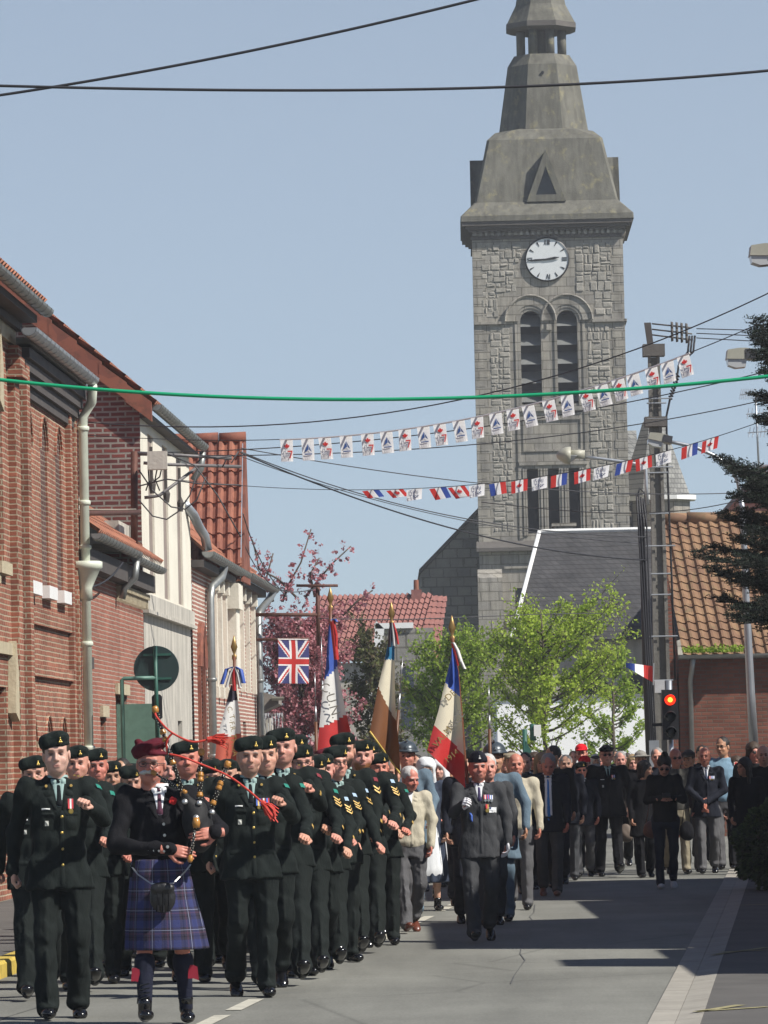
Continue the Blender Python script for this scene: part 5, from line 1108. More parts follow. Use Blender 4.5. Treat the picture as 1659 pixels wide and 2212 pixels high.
# conifer reaching in from the right
CT = thing('conifer', 'dark cedar with drooping flat branches reaching in from the right edge', 'tree', Gx(1790, 64.0)); cb = CT.location; r = random.Random(14)
m = MB(); m.tube([(0, 0, 0), (.05, 0, 4), (-.02, 0, 8.2)], [.22, .16, .05], 10); tr_ = part('trunk', m, BARK, CT, True)
br = MB(); pts = []
def cbranch(tip, root, Yt, sc=1.0):
    A = Wp(root[0], root[1], 64) - cb; B = Wp(tip[0], tip[1], Yt) - cb; N = 22; L_ = (B - A).length
    P = [A.lerp(B, i / N) + Vector((0, 0, .10 * L_ * math.sin(math.pi * i / N) * (1 - i / N))) for i in range(N + 1)]
    br.tube(P, [.035 * sc * (1 - i / (N + 2)) for i in range(N + 1)], 5); D = (B - A).normalized(); S = D.cross(Vector((0, 0, 1))).normalized()
    for i in range(2, N + 1):
        for sd_ in (-1, 1, 1, -1):
            ln = (.55 * (1 - i / (N + 3)) + .12) * r.uniform(.6, 1.1) * sc; d = (D * r.uniform(.5, .9) + S * sd_ * .8 + Vector((0, 0, r.uniform(-.35, .12)))).normalized(); E = P[i] + d * ln
            br.tube([P[i], E], [.008, .004], 3, 0, False)
            for k in range(int(44 * ln / .4) + 8):
                t = r.random(); c = P[i].lerp(E, t); pts.append(c + Vector((r.gauss(0, .022), r.gauss(0, .022), abs(r.gauss(0, .02)))))
for (tu, tv, ru_, rv, Yt) in ((1512, 1192, 1760, 1330, 60), (1540, 1225, 1760, 1350, 61), (1588, 1330, 1760, 1400, 61), (1560, 1290, 1770, 1390, 62), (1556, 988, 1760, 1120, 61), (1580, 1010, 1760, 1130, 62), (1590, 1065, 1760, 1160, 61), (1566, 1110, 1770, 1230, 63), (1605, 1100, 1760, 1200, 62), (1600, 1160, 1760, 1260, 62), (1545, 1180, 1770, 1260, 63), (1570, 1240, 1760, 1310, 63), (1610, 1200, 1760, 1290, 60),
                         (1640, 690, 1770, 830, 62), (1644, 760, 1770, 850, 62), (1632, 720, 1770, 840, 63), (1640, 850, 1770, 930, 62), (1650, 900, 1770, 980, 62), (1640, 1030, 1770, 1090, 61), (1620, 1050, 1770, 1130, 62), (1650, 1290, 1770, 1370, 60), (1600, 1310, 1770, 1390, 60), (1625, 1140, 1770, 1230, 61), (1640, 1250, 1770, 1320, 62), (1660, 800, 1770, 880, 61)):
    cbranch((tu, tv), (ru_, rv), Yt)
part('branches', br, plain('dark_bark', (.015, .016, .012), .9), CT); leaves('needles', np.array([tuple(p) for p in pts]), .020, DKCON, CT, 4, .35)
# moss tuft on the pantile house gutter
c = Wp(1540, 1408, 91.6); g = np.random.default_rng(2); P_ = np.stack([g.uniform(-.6, .6, 700), g.uniform(-.1, .1, 700), np.abs(g.normal(0, .05, 700))], 1); o = leaves('gutter_moss', P_, .03, MGREEN, None, 9); o.location = c; tag(o, 'green moss tuft growing in the gutter of the pantile house', 'moss')
# ================================================================== FIGURES: signed-distance modelling -> one continuous surface
class Fld:
    def __init__(s, lo, hi, h):
        s.h = h; s.lo = np.array(lo, float); s.n = np.ceil((np.array(hi, float) - s.lo) / h).astype(int) + 1; s.F = np.full(s.n, 0.5)
    def _sub(s, lo, hi):
        a = np.clip(np.floor((np.array(lo) - s.lo) / s.h).astype(int), 0, s.n); b = np.clip(np.ceil((np.array(hi) - s.lo) / s.h).astype(int) + 1, 0, s.n)
        if (b <= a).any(): return None
        ax = [s.lo[i] + s.h * np.arange(a[i], b[i]) for i in range(3)]
        return (slice(a[0], b[0]), slice(a[1], b[1]), slice(a[2], b[2])), np.meshgrid(*ax, indexing='ij')
    def put(s, lo, hi, fn, k=.02, sub=False):
        m = k + 3 * s.h; r = s._sub(np.array(lo) - m, np.array(hi) + m)
        if r is None: return s
        sl, (X, Y, Z) = r; d = fn(X, Y, Z); a = s.F[sl]
        if sub: d = -d; hh = np.clip(.5 - .5 * (d - a) / k, 0, 1) if 0 else np.clip(.5 + .5 * (d - a) / k, 0, 1); s.F[sl] = a * (1 - hh) + d * hh + k * hh * (1 - hh)
        else: hh = np.clip(.5 + .5 * (a - d) / k, 0, 1); s.F[sl] = a * (1 - hh) + d * hh - k * hh * (1 - hh)
        return s
    def cap(s, a, b, ra, rb, k=.02, sc=(1, 1, 1), sub=False):
        a = np.array(a, float); b = np.array(b, float); R_ = max(ra, rb); sc = np.array(sc, float); lo = np.minimum(a, b) - R_ * sc; hi = np.maximum(a, b) + R_ * sc; ab = (b - a) / sc; L2 = max((ab ** 2).sum(), 1e-9)
        def fn(X, Y, Z):
            px, py, pz = (X - a[0]) / sc[0], (Y - a[1]) / sc[1], (Z - a[2]) / sc[2]; t = np.clip((px * ab[0] + py * ab[1] + pz * ab[2]) / L2, 0, 1)
            return (np.sqrt((px - ab[0] * t) ** 2 + (py - ab[1] * t) ** 2 + (pz - ab[2] * t) ** 2) - (ra + (rb - ra) * t)) * sc.min()
        return s.put(lo, hi, fn, k, sub)
    def ell(s, c, r, k=.02, rot=None, sub=False):
        c = np.array(c, float); r = np.array(r, float); R_ = r.max(); M3 = np.eye(3) if rot is None else np.array(rot.to_3x3().transposed())
        def fn(X, Y, Z):
            x, y, z = X - c[0], Y - c[1], Z - c[2]; q = [(M3[i, 0] * x + M3[i, 1] * y + M3[i, 2] * z) / r[i] for i in range(3)]
            l = np.sqrt(q[0] ** 2 + q[1] ** 2 + q[2] ** 2) + 1e-9; g = np.sqrt((q[0] / r[0]) ** 2 + (q[1] / r[1]) ** 2 + (q[2] / r[2]) ** 2) + 1e-9
            return l * (l - 1) / g
        e = r if rot is None else np.full(3, R_)
        return s.put(c - e, c + e, fn, k, sub)
    def loft(s, rows, k=.02, power=2.3, fold=None):
        """rows: (z, cx, cy, rx, ry) ascending z"""
        A = np.array(rows, float); z = A[:, 0]; R_ = A[:, 3:].max() + .03; lo = (A[:, 1].min() - R_, A[:, 2].min() - R_, z[0]); hi = (A[:, 1].max() + R_, A[:, 2].max() + R_, z[-1])
        def fn(X, Y, Z):
            zz = np.clip(Z, z[0], z[-1]); cx, cy, rx, ry = [np.interp(zz, z, A[:, i]) for i in (1, 2, 3, 4)]
            dx, dy = (X - cx), (Y - cy)
            if fold is not None: f_ = fold(dx, dy, Z); rx = rx + f_; ry = ry + f_
            l = ((np.abs(dx) / rx) ** power + (np.abs(dy) / ry) ** power) ** (1 / power); d = (l - 1) * np.minimum(rx, ry)
            return np.maximum(d, np.maximum(z[0] - Z, Z - z[-1]))
        return s.put(lo, hi, fn, k)
    def noise(s, amp, freq, seed=0, aniso=(1, 1, 1), zr=None):
        g = np.random.default_rng(seed); ax = [s.lo[i] + s.h * np.arange(s.n[i]) for i in range(3)]; X, Y, Z = np.meshgrid(*ax, indexing='ij'); d = 0
        for o in range(4):
            v = g.normal(size=3); v = v / np.linalg.norm(v) * freq * (1 + .5 * o) * np.array(aniso); d = d + np.sin(v[0] * X + v[1] * Y + v[2] * Z + g.uniform(0, 6) + 1.2 * np.sin(v[1] * X * .6 - v[2] * Y * .6 + v[0] * Z * .5)) / (1 + .4 * o)
        s.F += d * amp * .5; return s
    def mesh(s):
        F = s.F; S = F < 0; nx, ny, nz = F.shape; c = [S[i:nx - 1 + i, j:ny - 1 + j, k:nz - 1 + k] for i in (0, 1) for j in (0, 1) for k in (0, 1)]
        al = c[0].copy(); an = c[0].copy()
        for q in c[1:]: al &= q; an |= q
        mk = an & ~al; I = np.argwhere(mk); idx = np.full(mk.shape, -1, np.int64); idx[mk] = np.arange(len(I)); acc = np.zeros((len(I), 3)); cnt = np.zeros(len(I))
        off = np.array([(i, j, k) for i in (0, 1) for j in (0, 1) for k in (0, 1)])
        for a in range(8):
            for b in range(a + 1, 8):
                if abs(off[a] - off[b]).sum() != 1: continue
                pa, pb = I + off[a], I + off[b]; fa = F[pa[:, 0], pa[:, 1], pa[:, 2]]; fb = F[pb[:, 0], pb[:, 1], pb[:, 2]]; m_ = (fa < 0) != (fb < 0)
                t = fa[m_] / (fa[m_] - fb[m_]); acc[m_] += pa[m_] + (pb[m_] - pa[m_]) * t[:, None]; cnt[m_] += 1
        V = acc / np.maximum(cnt, 1)[:, None] * s.h + s.lo; Q = []
        for ax in range(3):
            sh = [slice(None)] * 3; sh2 = [slice(None)] * 3; sh[ax] = slice(0, -1); sh2[ax] = slice(1, None); D = S[tuple(sh)] != S[tuple(sh2)]; E = np.argwhere(D); u, v = (ax + 1) % 3, (ax + 2) % 3
            E = E[(E[:, u] > 0) & (E[:, v] > 0) & (E[:, u] < F.shape[u] - 1) & (E[:, v] < F.shape[v] - 1)]
            if not len(E): continue
            ins = S[E[:, 0], E[:, 1], E[:, 2]]; du = np.zeros(3, int); dv = np.zeros(3, int); du[u] = 1; dv[v] = 1
            q = np.stack([idx[tuple((E - du - dv).T)], idx[tuple((E - dv).T)], idx[tuple(E.T)], idx[tuple((E - du).T)]], 1); q[~ins] = q[~ins][:, ::-1]; Q.append(q)
        return V, (np.concatenate(Q) if Q else np.zeros((0, 4), int))
def npmesh(name, V, Q, cols=None, smooth=True):
    me = bpy.data.meshes.new(name); n = len(Q); me.vertices.add(len(V)); me.vertices.foreach_set('co', V.astype(np.float32).ravel()); me.loops.add(4 * n); me.loops.foreach_set('vertex_index', Q.astype(np.int32).ravel())
    me.polygons.add(n); me.polygons.foreach_set('loop_start', np.arange(0, 4 * n, 4, dtype=np.int32)); me.polygons.foreach_set('loop_total', np.full(n, 4, np.int32)); me.update(calc_edges=True)
    me.polygons.foreach_set('use_smooth', np.full(n, smooth))
    if cols is not None: a = me.attributes.new('Col', 'FLOAT_COLOR', 'POINT'); a.data.foreach_set('color', np.concatenate([cols, np.ones((len(cols), 1))], 1).astype(np.float32).ravel())
    return me
def join(parts_):
    V = []; Q = []; n = 0
    for v, q in parts_: V.append(v); Q.append(q + n); n += len(v)
    return np.concatenate(V), np.concatenate(Q)
def mk_skin():
    t = NT('skin'); a = t.new('ShaderNodeAttribute'); a.attribute_name = 'Col'; n = t.noise(t.coord(), 60.0, 3.0); f = t.ramp(n, [(.3, .9), (.7, 1.06)])
    c = t.mix(1.0, a.outputs['Color'], f, 'MULTIPLY'); t.b.inputs['Subsurface Weight'].default_value = .12; t.b.inputs['Subsurface Radius'].default_value = (.02, .008, .004); t.b.inputs['Subsurface Scale'].default_value = .3
    return t.fin(c, .48, 0, .4)
SKIN = mk_skin()
# ---------------------------------------------------------------- head (local: origin at the middle of the skull, face towards -y)
HC = {}
def head_mesh(kind):
    """kind: 0 lean, 1 broad, 2 old, 3 woman"""
    if kind in HC: return HC[kind]
    w = (1.0, 1.1, 1.0, .92)[kind]; f = Fld((-.11, -.15, -.21), (.11, .13, .15), .0052)
    f.ell((0, .012, .03), (.075 * w, .095, .092), .02); f.ell((0, -.03, -.045), (.063 * w, .062, .076), .03); f.ell((0, -.052, -.093), (.030 * w, .030, .024), .025)
    f.cap((-.035 * w, .0, -.075), (-.050 * w, .02, -.045), .022, .024, .02); f.cap((.035 * w, .0, -.075), (.050 * w, .02, -.045), .022, .024, .02)
    f.cap((-.034, -.078, .017), (.034, -.078, .017), .0145, .0145, .012); 
    for s_ in (-1, 1):
        f.ell((s_ * .030, -.090, -.003), (.018, .019, .0115), .010, None, True); f.ell((s_ * .031, -.071, -.005), (.0125, .0125, .0105), .003)
        f.ell((s_ * .040 * w, -.063, -.040), (.020, .016, .018), .015); f.ell((s_ * .078 * w, .012, -.012), (.008, .019, .030), .008)
    f.cap((0, -.084, .006), (0, -.107, -.034), .0070, .0115, .010); f.ell((-.012, -.097, -.038), (.008, .009, .007), .006); f.ell((.012, -.097, -.038), (.008, .009, .007), .006)
    f.cap((-.018, -.087, -.0655), (.018, -.087, -.0655), .0058, .0058, .005); f.cap((-.015, -.087, -.076), (.015, -.087, -.076), .0064, .0064, .005); f.cap((-.02, -.098, -.0705), (.02, -.098, -.0705), .0022, .0022, .003, (1, 1, 1), True)
    if kind == 2:
        for s_ in (-1, 1): f.cap((s_ * .022, -.092, -.045), (s_ * .036, -.08, -.078), .003, .003, .006, (1, 1, 1), True); f.ell((s_ * .054, -.045, -.062), (.012, .016, .016), .008, None, True)
    f.cap((0, .014, -.08), (0, .03, -.20), .049 * w, .054 * w, .025)
    HC[kind] = f.mesh(); return HC[kind]
def sm(x, a, b): t = np.clip((x - a) / (b - a), 0, 1); return t * t * (3 - 2 * t)
def head_cols(V, tone, brow=(.06, .04, .03), beard=None, stache=None, red=.25, stubble=0.0, wom=False):
    x, y, z = V.T; n = len(V); C = np.tile(np.array(tone), (n, 1)); face = sm(-y, .01, .05)
    def mixc(m, c): C[:] = C * (1 - m[:, None]) + np.array(c) * m[:, None]
    ck = np.exp(-(((np.abs(x) - .042) / .018) ** 2 + ((z + .035) / .02) ** 2)) * face; nose = np.exp(-((x / .014) ** 2 + ((z + .032) / .016) ** 2)) * sm(-y, .085, .1)
    mixc(np.clip(ck + nose, 0, 1) * red, (tone[0] * .95, tone[1] * .5, tone[2] * .45))
    jaw = face * sm(-z, .045, .065)
    if stubble: mixc(jaw * stubble, (.12, .09, .07))
    if beard: mixc(np.clip(sm(-z, .052, .07) * sm(-y, -.02, .01) * (z > -.15) * (1 - np.exp(-((x / .02) ** 2 + ((z + .07) / .009) ** 2))), 0, 1), beard)
    if stache: mixc(np.exp(-((x / .028) ** 4 + ((z + .053) / .008) ** 4)) * face, stache)
    mixc(np.exp(-((x / .021) ** 4 + ((z + .071) / .0085) ** 4)) * sm(-y, .07, .08) * .75, (.36, .10, .09) if wom else (.34, .13, .11))
    mixc(np.exp(-((x / .018) ** 4 + ((z + .0705) / .0025) ** 2)) * sm(-y, .07, .08) * .8, (.10, .03, .03))
    for s_ in (-1, 1):
        mixc(np.exp(-(((x - s_ * .031) / .019) ** 4 + ((z - .0175 - .002 * np.cos((x - s_ * .031) * 90)) / .0048) ** 4)) * face * .95, brow)
        e = np.exp(-(((x - s_ * .031) / .0135) ** 4 + ((z + .005) / .0058) ** 4)) * face; mixc(e, (.12, .10, .085)); mixc(np.exp(-(((x - s_ * .031) / .0072) ** 4 + ((z + .005) / .0065) ** 4)) * face, (.018, .015, .013)); mixc(np.exp(-(((x - s_ * .029) / .019) ** 2 + ((z - .006) / .010) ** 2)) * face * .55, (tone[0] * .55, tone[1] * .42, tone[2] * .40))  # eye whites and sockets darkened: brow shadow put into the skin colour
        mixc(np.exp(-(((x - s_ * .031) / .016) ** 4 + ((z - .0015) / .0024) ** 2)) * face * .8, (.06, .035, .03))  # dark upper lid crease, also put into the colour
    return np.clip(C, 0, 1)
# ---------------------------------------------------------------- hands (x: fingers, z: back of the hand, y: thumb side)
HDC = {}
def hand_mesh(kind):
    if kind in HDC: return HDC[kind]
    f = Fld((-.06, -.08, -.085), (.21, .08, .06), .0045)
    f.cap((-.05, 0, 0), (.01, 0, 0), .026, .024, .012, (1, 1.1, .82)); f.ell((.045, -.002, -.004), (.05, .040, .017), .014)
    ys = (.030, .010, -.010, -.029); ln = (.9, 1.0, .93, .76)
    for i, (y, l) in enumerate(zip(ys, ln)):
        p = np.array((.082 - .004 * abs(i - 1.2), y, 0.0)); r = .0092 if i < 3 else .0082
        if kind == 'fist': seg = [(.040, -35), (.026, -125), (.020, -185)]
        elif kind == 'relaxed': seg = [(.040, -22 - 5 * i), (.026, -55 - 6 * i), (.020, -75 - 6 * i)]
        elif kind == 'grip': seg = [(.040, -50), (.028, -110), (.020, -160)]
        else: seg = [(.042, -10), (.027, -24), (.021, -34)]
        f.cap((.05, y * .8, 0), p, .011, r + .0015, .006)
        for (d, a) in seg:
            q = p + np.array((math.cos(R(a)), 0, math.sin(R(a)))) * d * l; f.cap(p, q, r, r * .92, .003); p = q; r *= .93
    if kind in ('fist', 'grip'): th = [(.012, .032, -.012), (.048, .052, -.022), (.078, .040, -.040), (.084, .016, -.046)]
    else: th = [(.010, .030, -.008), (.042, .058, -.018), (.068, .066, -.026), (.090, .064, -.032)]
    for a, b, r0, r1 in zip(th[:-1], th[1:], (.015, .0115, .010), (.0115, .010, .009)): f.cap(a, b, r0, r1, .006)
    HDC[kind] = f.mesh(); return HDC[kind]
def hand_at(kind, wrist, d, up, left):
    """left hand: thumb side to +y of the canonical frame mirrored when needed"""
    V, Q = hand_mesh(kind); V = V.copy()
    x = Vector(d).normalized(); z = (Vector(up) - x * Vector(up).dot(x)).normalized(); y = z.cross(x)
    if not left: V[:, 1] *= -1; Q = Q[:, ::-1]
    M3 = np.array([tuple(x), tuple(y), tuple(z)]); return V @ M3 + np.array(wrist), Q
# ---------------------------------------------------------------- figure
HEADZ = 1.637
DEFP = dict(sh=.190, la=((.235, -.02, 1.17), (.235, -.10, .93)), ra=((-.235, .02, 1.17), (-.235, -.06, .93)), lh=('relaxed', (0, -.3, -1), (1, 0, 0)), rh=('relaxed', (0, -.3, -1), (-1, 0, 0)),
            ll=((.095, .0, .93), (.10, -.03, .50), (.105, .05, .085)), rl=((-.095, .0, .93), (-.10, -.03, .50), (-.105, .05, .085)), hx=0.0, hs=(1.0, 1.0, 1.0), lf=0.0, rf=0.0, yaw=0.0, nod=0.0, tilt=0.0, lean=0.0, fat=0.0)
def pose(**k): p = dict(DEFP); p.update(k); return p
LEGA = dict(rl=((-.095, .0, .93), (-.095, -.10, .51), (-.085, -.26, .10)), ll=((.095, .0, .93), (.10, -.02, .50), (.10, .28, .17)), rf=12, lf=-38)      # image-left leg forward
LEGB = dict(ll=((.095, .0, .93), (.095, -.14, .52), (.085, -.36, .13)), rl=((-.095, .0, .93), (-.10, .0, .50), (-.10, .16, .095)), lf=22, rf=-8)
LEGC = dict(ll=((.095, .0, .93), (.095, -.05, .50), (.09, -.06, .085)), rl=((-.095, .0, .93), (-.10, -.0, .50), (-.10, .22, .15)), lf=0, rf=-30)
LEGD = dict(rl=((-.095, .0, .93), (-.095, -.06, .50), (-.09, -.05, .085)), ll=((.095, .0, .93), (.10, -.03, .52), (.10, .20, .14)), rf=0, lf=-25)
ARMHI = dict(la=((.265, -.17, 1.235), (.165, -.40, 1.335)), lh=('fist', (-.25, -1, .25), (.35, 0, 1)), ra=((-.255, .08, 1.18), (-.265, .10, .935)), rh=('fist', (0, .0, -1), (-1, 0, 0)))
ARMMID = dict(la=((.265, -.13, 1.19), (.23, -.36, 1.10)), lh=('fist', (-.1, -1, -.1), (.4, 0, 1)), ra=((-.25, .10, 1.18), (-.26, .18, .95)), rh=('fist', (0, .2, -1), (-1, 0, 0)))
ARMLO = dict(la=((.26, -.09, 1.18), (.24, -.29, 1.01)), lh=('fist', (0, -1, -.5), (.6, 0, 1)), ra=((-.25, .10, 1.18), (-.26, .18, .95)), rh=('fist', (0, .2, -1), (-1, 0, 0)))
def shoulder(s_, p): return np.array((s_ * p['sh'], .012, 1.435))
CACHE = {}
def key(*a): return repr(a)
def body_raw(p, hk, legs_bare=False):
    f = Fld((-.45, -.65, -.02), (.45, .45, 1.62), .021)
    for s_, A in ((1, 'la'), (-1, 'ra')):
        S = shoulder(s_, p); e, w = p[A]; f.cap(S, e, .046, .040, .02); f.cap(e, w, .040, .028, .02)
    for L in ('ll', 'rl'):
        h_, k_, a_ = p[L]; f.cap(h_, k_, .078, .052, .03); f.cap(k_, a_, .052, .034, .02); f.ell(np.array(k_) * .6 + np.array(a_) * .4 + np.array((0, .02, 0)), (.048, .05, .10), .02)
    f.loft([(.88, 0, 0, .14, .09), (1.0, 0, 0, .13, .085), (1.2, 0, .0, .14, .09), (1.38, 0, .01, .15, .09), (1.44, 0, .015, .10, .07), (1.52, 0, .02, .05, .05)], .03); f.cap((-.14, .012, 1.42), (.14, .012, 1.42), .05, .05, .02)
    out = [f.mesh()]
    for s_, A, H in ((1, 'la', 'lh'), (-1, 'ra', 'rh')):
        k_, d, up = p[H]
        if k_: e, w = p[A]; out.append(hand_at(k_, w, d, up, s_ > 0))
    return out
def head_M(p): return Matrix.Translation((p['hx'], -.012 + p['lean'] * -.1, HEADZ)) @ Matrix.Translation((0, .03, -.14)) @ Matrix.Rotation(R(p['yaw']), 4, 'Z') @ Matrix.Rotation(R(p['nod']), 4, 'X') @ Matrix.Rotation(R(p['tilt']), 4, 'Y') @ Matrix.Diagonal((1.07 * p['hs'][0], 1.05 * p['hs'][1], 1.05 * p['hs'][2], 1)) @ Matrix.Translation((0, -.03, .14))
def xf(V, Mx): A = np.array(Mx); return V @ A[:3, :3].T + A[:3, 3]
def jacket_raw(p, kind, res=.0125):
    fat = p['fat']; L = {'tunic': .80, 'suit': .78, 'coat': .62, 'bomber': .90, 'top': .86, 'short': .93}[kind]; fl = {'tunic': .045, 'suit': .03, 'coat': .06}.get(kind, .0)
    f = Fld((-.50, -.62, L - .06), (.50, .45, 1.60), res)
    w = 1 + fat
    rows = [(L, 0, .0 - .3 * fat * .1, .178 * w + fl, .125 * w + fl * .6), (.95, 0, -.02 * fat, .172 * w + fl * .5, .125 * w), (1.08, 0, -.03 * fat, .162 * w, .120 * w + .02 * fat), (1.22, 0, .0, .172 * (1 + fat * .6), .122 * (1 + fat * .6)), (1.34, 0, .008, .182, .120), (1.41, 0, .014, .160, .100), (1.455, 0, .018, .105, .078), (1.50, 0, .022, .070, .064)]
    if kind == 'bomber': rows[0] = (L, 0, 0, .165 * w, .122 * w); rows[1] = (.96, 0, 0, .182 * w, .135 * w)
    f.loft(rows, .02, 2.35)
    for s_, A in ((1, 'la'), (-1, 'ra')):
        S = shoulder(s_, p); e, wr = [np.array(q, float) for q in p[A]]
        f.cap(S * .55 + np.array((0, 0, .648)), S + (0, 0, -.005), .050, .062, .03); f.cap(S, e, .064, .053, .035); f.cap(e, wr, .053, .040, .02)
        d = (wr - e) / np.linalg.norm(wr - e); f.cap(wr - d * .02, wr + d * .004, .043, .044, .008)
    q_ = (1.0 if kind in ('tunic', 'short') else .65) if res < .015 else .5; f.noise(.009 * q_, 24, 3, (1, 1, .9)); f.noise(.006 * q_, 48, 5, (.8, .8, 1.3)); return f.mesh()
def trousers_raw(p, kind='trousers', res=.0125):
    f = Fld((-.36, -.60, -.02), (.36, .50, 1.06), res); f.loft([(.80, 0, .0, .168, .115), (.92, 0, .0, .165, .118), (1.04, 0, 0, .150, .112)], .03, 2.3)
    a0, a1, a2 = {'trousers': (.093, .072, .060), 'slim': (.090, .062, .046), 'wide': (.104, .092, .082)}[kind]
    for L in ('ll', 'rl'):
        h_, k_, a_ = [np.array(q, float) for q in p[L]]; e = a_ + (0, .0, -.01); f.cap(h_ + (0, 0, -.03), k_, a0, a1, .035); f.cap(k_, e, a1, a2, .02); f.cap(k_ * .5 + a_ * .5 + (0, .015, 0), e, a1 * .9, a2 * 1.02, .03)
        f.ell(e + (0, -.035, .0), (a2 * 1.02, a2 * 1.25, .035), .02)
        if kind == 'trousers': f.cap(h_ + (0, -.088, -.10), k_ + (0, -.082, 0), .010, .008, .02); f.cap(k_ + (0, -.082, 0), e + (0, -.078, .03), .008, .008, .02)
    q_ = 1.0 if res < .015 else .6; f.noise(.008 * q_, 20, 11, (1.3, 1.3, .45)); f.noise(.006 * q_, 45, 12, (.5, .5, 1.2)); return f.mesh()
def shoe_raw(a, pitch, res=.009, big=1.0):
    f = Fld((-.075, -.26, -.13), (.075, .10, .06), res); f.ell((0, -.115, -.055), (.045, .105, .034), .02); f.ell((0, .02, -.045), (.038, .052, .045), .02); f.cap((0, .01, -.03), (0, -.01, .03), .042, .044, .02); f.ell((0, -.165, -.052), (.046, .055, .033), .015)
    f.put((-.06, -.25, -.13), (.06, .1, -.085), lambda X, Y, Z: Z + .087 + 0 * X, .004, True)
    V, Q = f.mesh(); V = V * big; return xf(V, Matrix.Translation(a) @ Matrix.Rotation(R(-pitch), 4, 'X')), Q
def cached(k_, fn):
    if k_ not in CACHE: CACHE[k_] = fn()
    return CACHE[k_]
def mobj(name, me, mat, parent, label=None):
    if not me.materials: me.materials.append(None)
    o = bpy.data.objects.new(name, me); link(o, parent); o.material_slots[0].link = 'OBJECT'; o.material_slots[0].material = mat
    if label: o['label'] = label
    return o
def bvh_of(V, Q): return BVHTree.FromPolygons([tuple(v) for v in V], [tuple(int(i) for i in q) for q in Q])
def hit(b, x, z, d=(0, 1, 0), o=-1.2, mx=None):
    h_ = b.ray_cast(Vector((x, o, z)), Vector(d)); return h_[0], h_[1]
def pad(b, c4, nu, nv, t, mb, mi=0, edge=-.004):
    """conformal patch over corners (x,z): TL, TR, BR, BL"""
    tl, tr, br_, bl_ = [np.array(c, float) for c in c4]; last = None; pts = []
    for j in range(nv + 1):
        for i in range(nu + 1):
            s, u = i / nu, j / nv; q = (tl * (1 - s) + tr * s) * (1 - u) + (bl_ * (1 - s) + br_ * s) * u; p_, n_ = hit(b, q[0], q[1])
            if p_ is None or (last is not None and abs(p_.y - last.y) > .12): p_ = Vector((q[0], last.y if last is not None else -.1, q[1]))
            last = p_; e = edge if (i in (0, nu) or j in (0, nv)) and nu > 1 and nv > 1 else t; pts.append(p_ + Vector((0, -(t if nu < 2 or nv < 2 else e), 0)))
    for j in range(nv):
        pass
    mb.add(pts, [(j * (nu + 1) + i, (j + 1) * (nu + 1) + i, (j + 1) * (nu + 1) + i + 1, j * (nu + 1) + i + 1) for j in range(nv) for i in range(nu)], mi)
SHEET = {}
CL = {}
def cm(name, col, rough=.9, var=.12, weave=.25):
    return cloth('cloth_' + name, col, rough, var, weave)
GREEN_U = cm('rifle_green', (.0085, .0125, .0115)); GREEN_T = cm('rifle_green_trousers', (.0085, .0120, .0112)); BERET = cm('beret_dark', (.008, .013, .011)); MAROON = cm('beret_maroon', (.085, .009, .017))
SHIRTG = cm('shirt_green', (.28, .39, .37), .8, .05, .1); SHIRTW = cm('shirt_white', (.72, .74, .76), .8, .04, .1); TIEK = cm('tie_black', (.008, .010, .012)); BLACKC = cm('black_cloth', (.007, .007, .009)); GREYS = cm('grey_suit', (.050, .052, .056)); GREYT_ = cm('grey_trousers', (.10, .10, .105)); TAN = cm('tan_trousers', (.24, .21, .15))
SHOE = plain('polished_black', (.006, .006, .007), .16, 0, .05, 5, 0, 40, .6); BROWNSH = plain('brown_shoe', (.12, .035, .02), .35); BRASS = plain('brass_badge', (.62, .44, .12), .3, .85, .1, 30); BRASSC = plain('brass_dull', (.55, .36, .10), .5, .2, .1, 30)
SILV = plain('silver_medal', (.6, .6, .58), .3, .8); POPPY = plain('poppy_red', (.65, .02, .02), .8, 0, .05); MEDR = plain('ribbon_red', (.5, .03, .04), .7, 0, .05); MEDB = plain('ribbon_blue', (.05, .12, .45), .7, 0, .05); MEDW = plain('ribbon_white', (.7, .7, .68), .7, 0, .05); EMER = plain('patch_emerald', (.01, .19, .14), .8); WINE = plain('patch_wine', (.20, .02, .03), .8); PALEB = plain('patch_pale_blue', (.35, .48, .62), .8)
HAIRS = {k_: plain('hair_' + k_, c, .6, 0, .25, 60, .6, 90) for k_, c in dict(brown=(.05, .03, .018), dark=(.015, .011, .009), grey=(.26, .25, .24), white=(.52, .51, .49), blond=(.30, .21, .11), ginger=(.22, .09, .04), sandy=(.2, .14, .08)).items()}
TONES = dict(fair=(.55, .31, .22), pink=(.60, .30, .23), tan=(.46, .25, .16), pale=(.62, .38, .29), red=(.55, .22, .16))
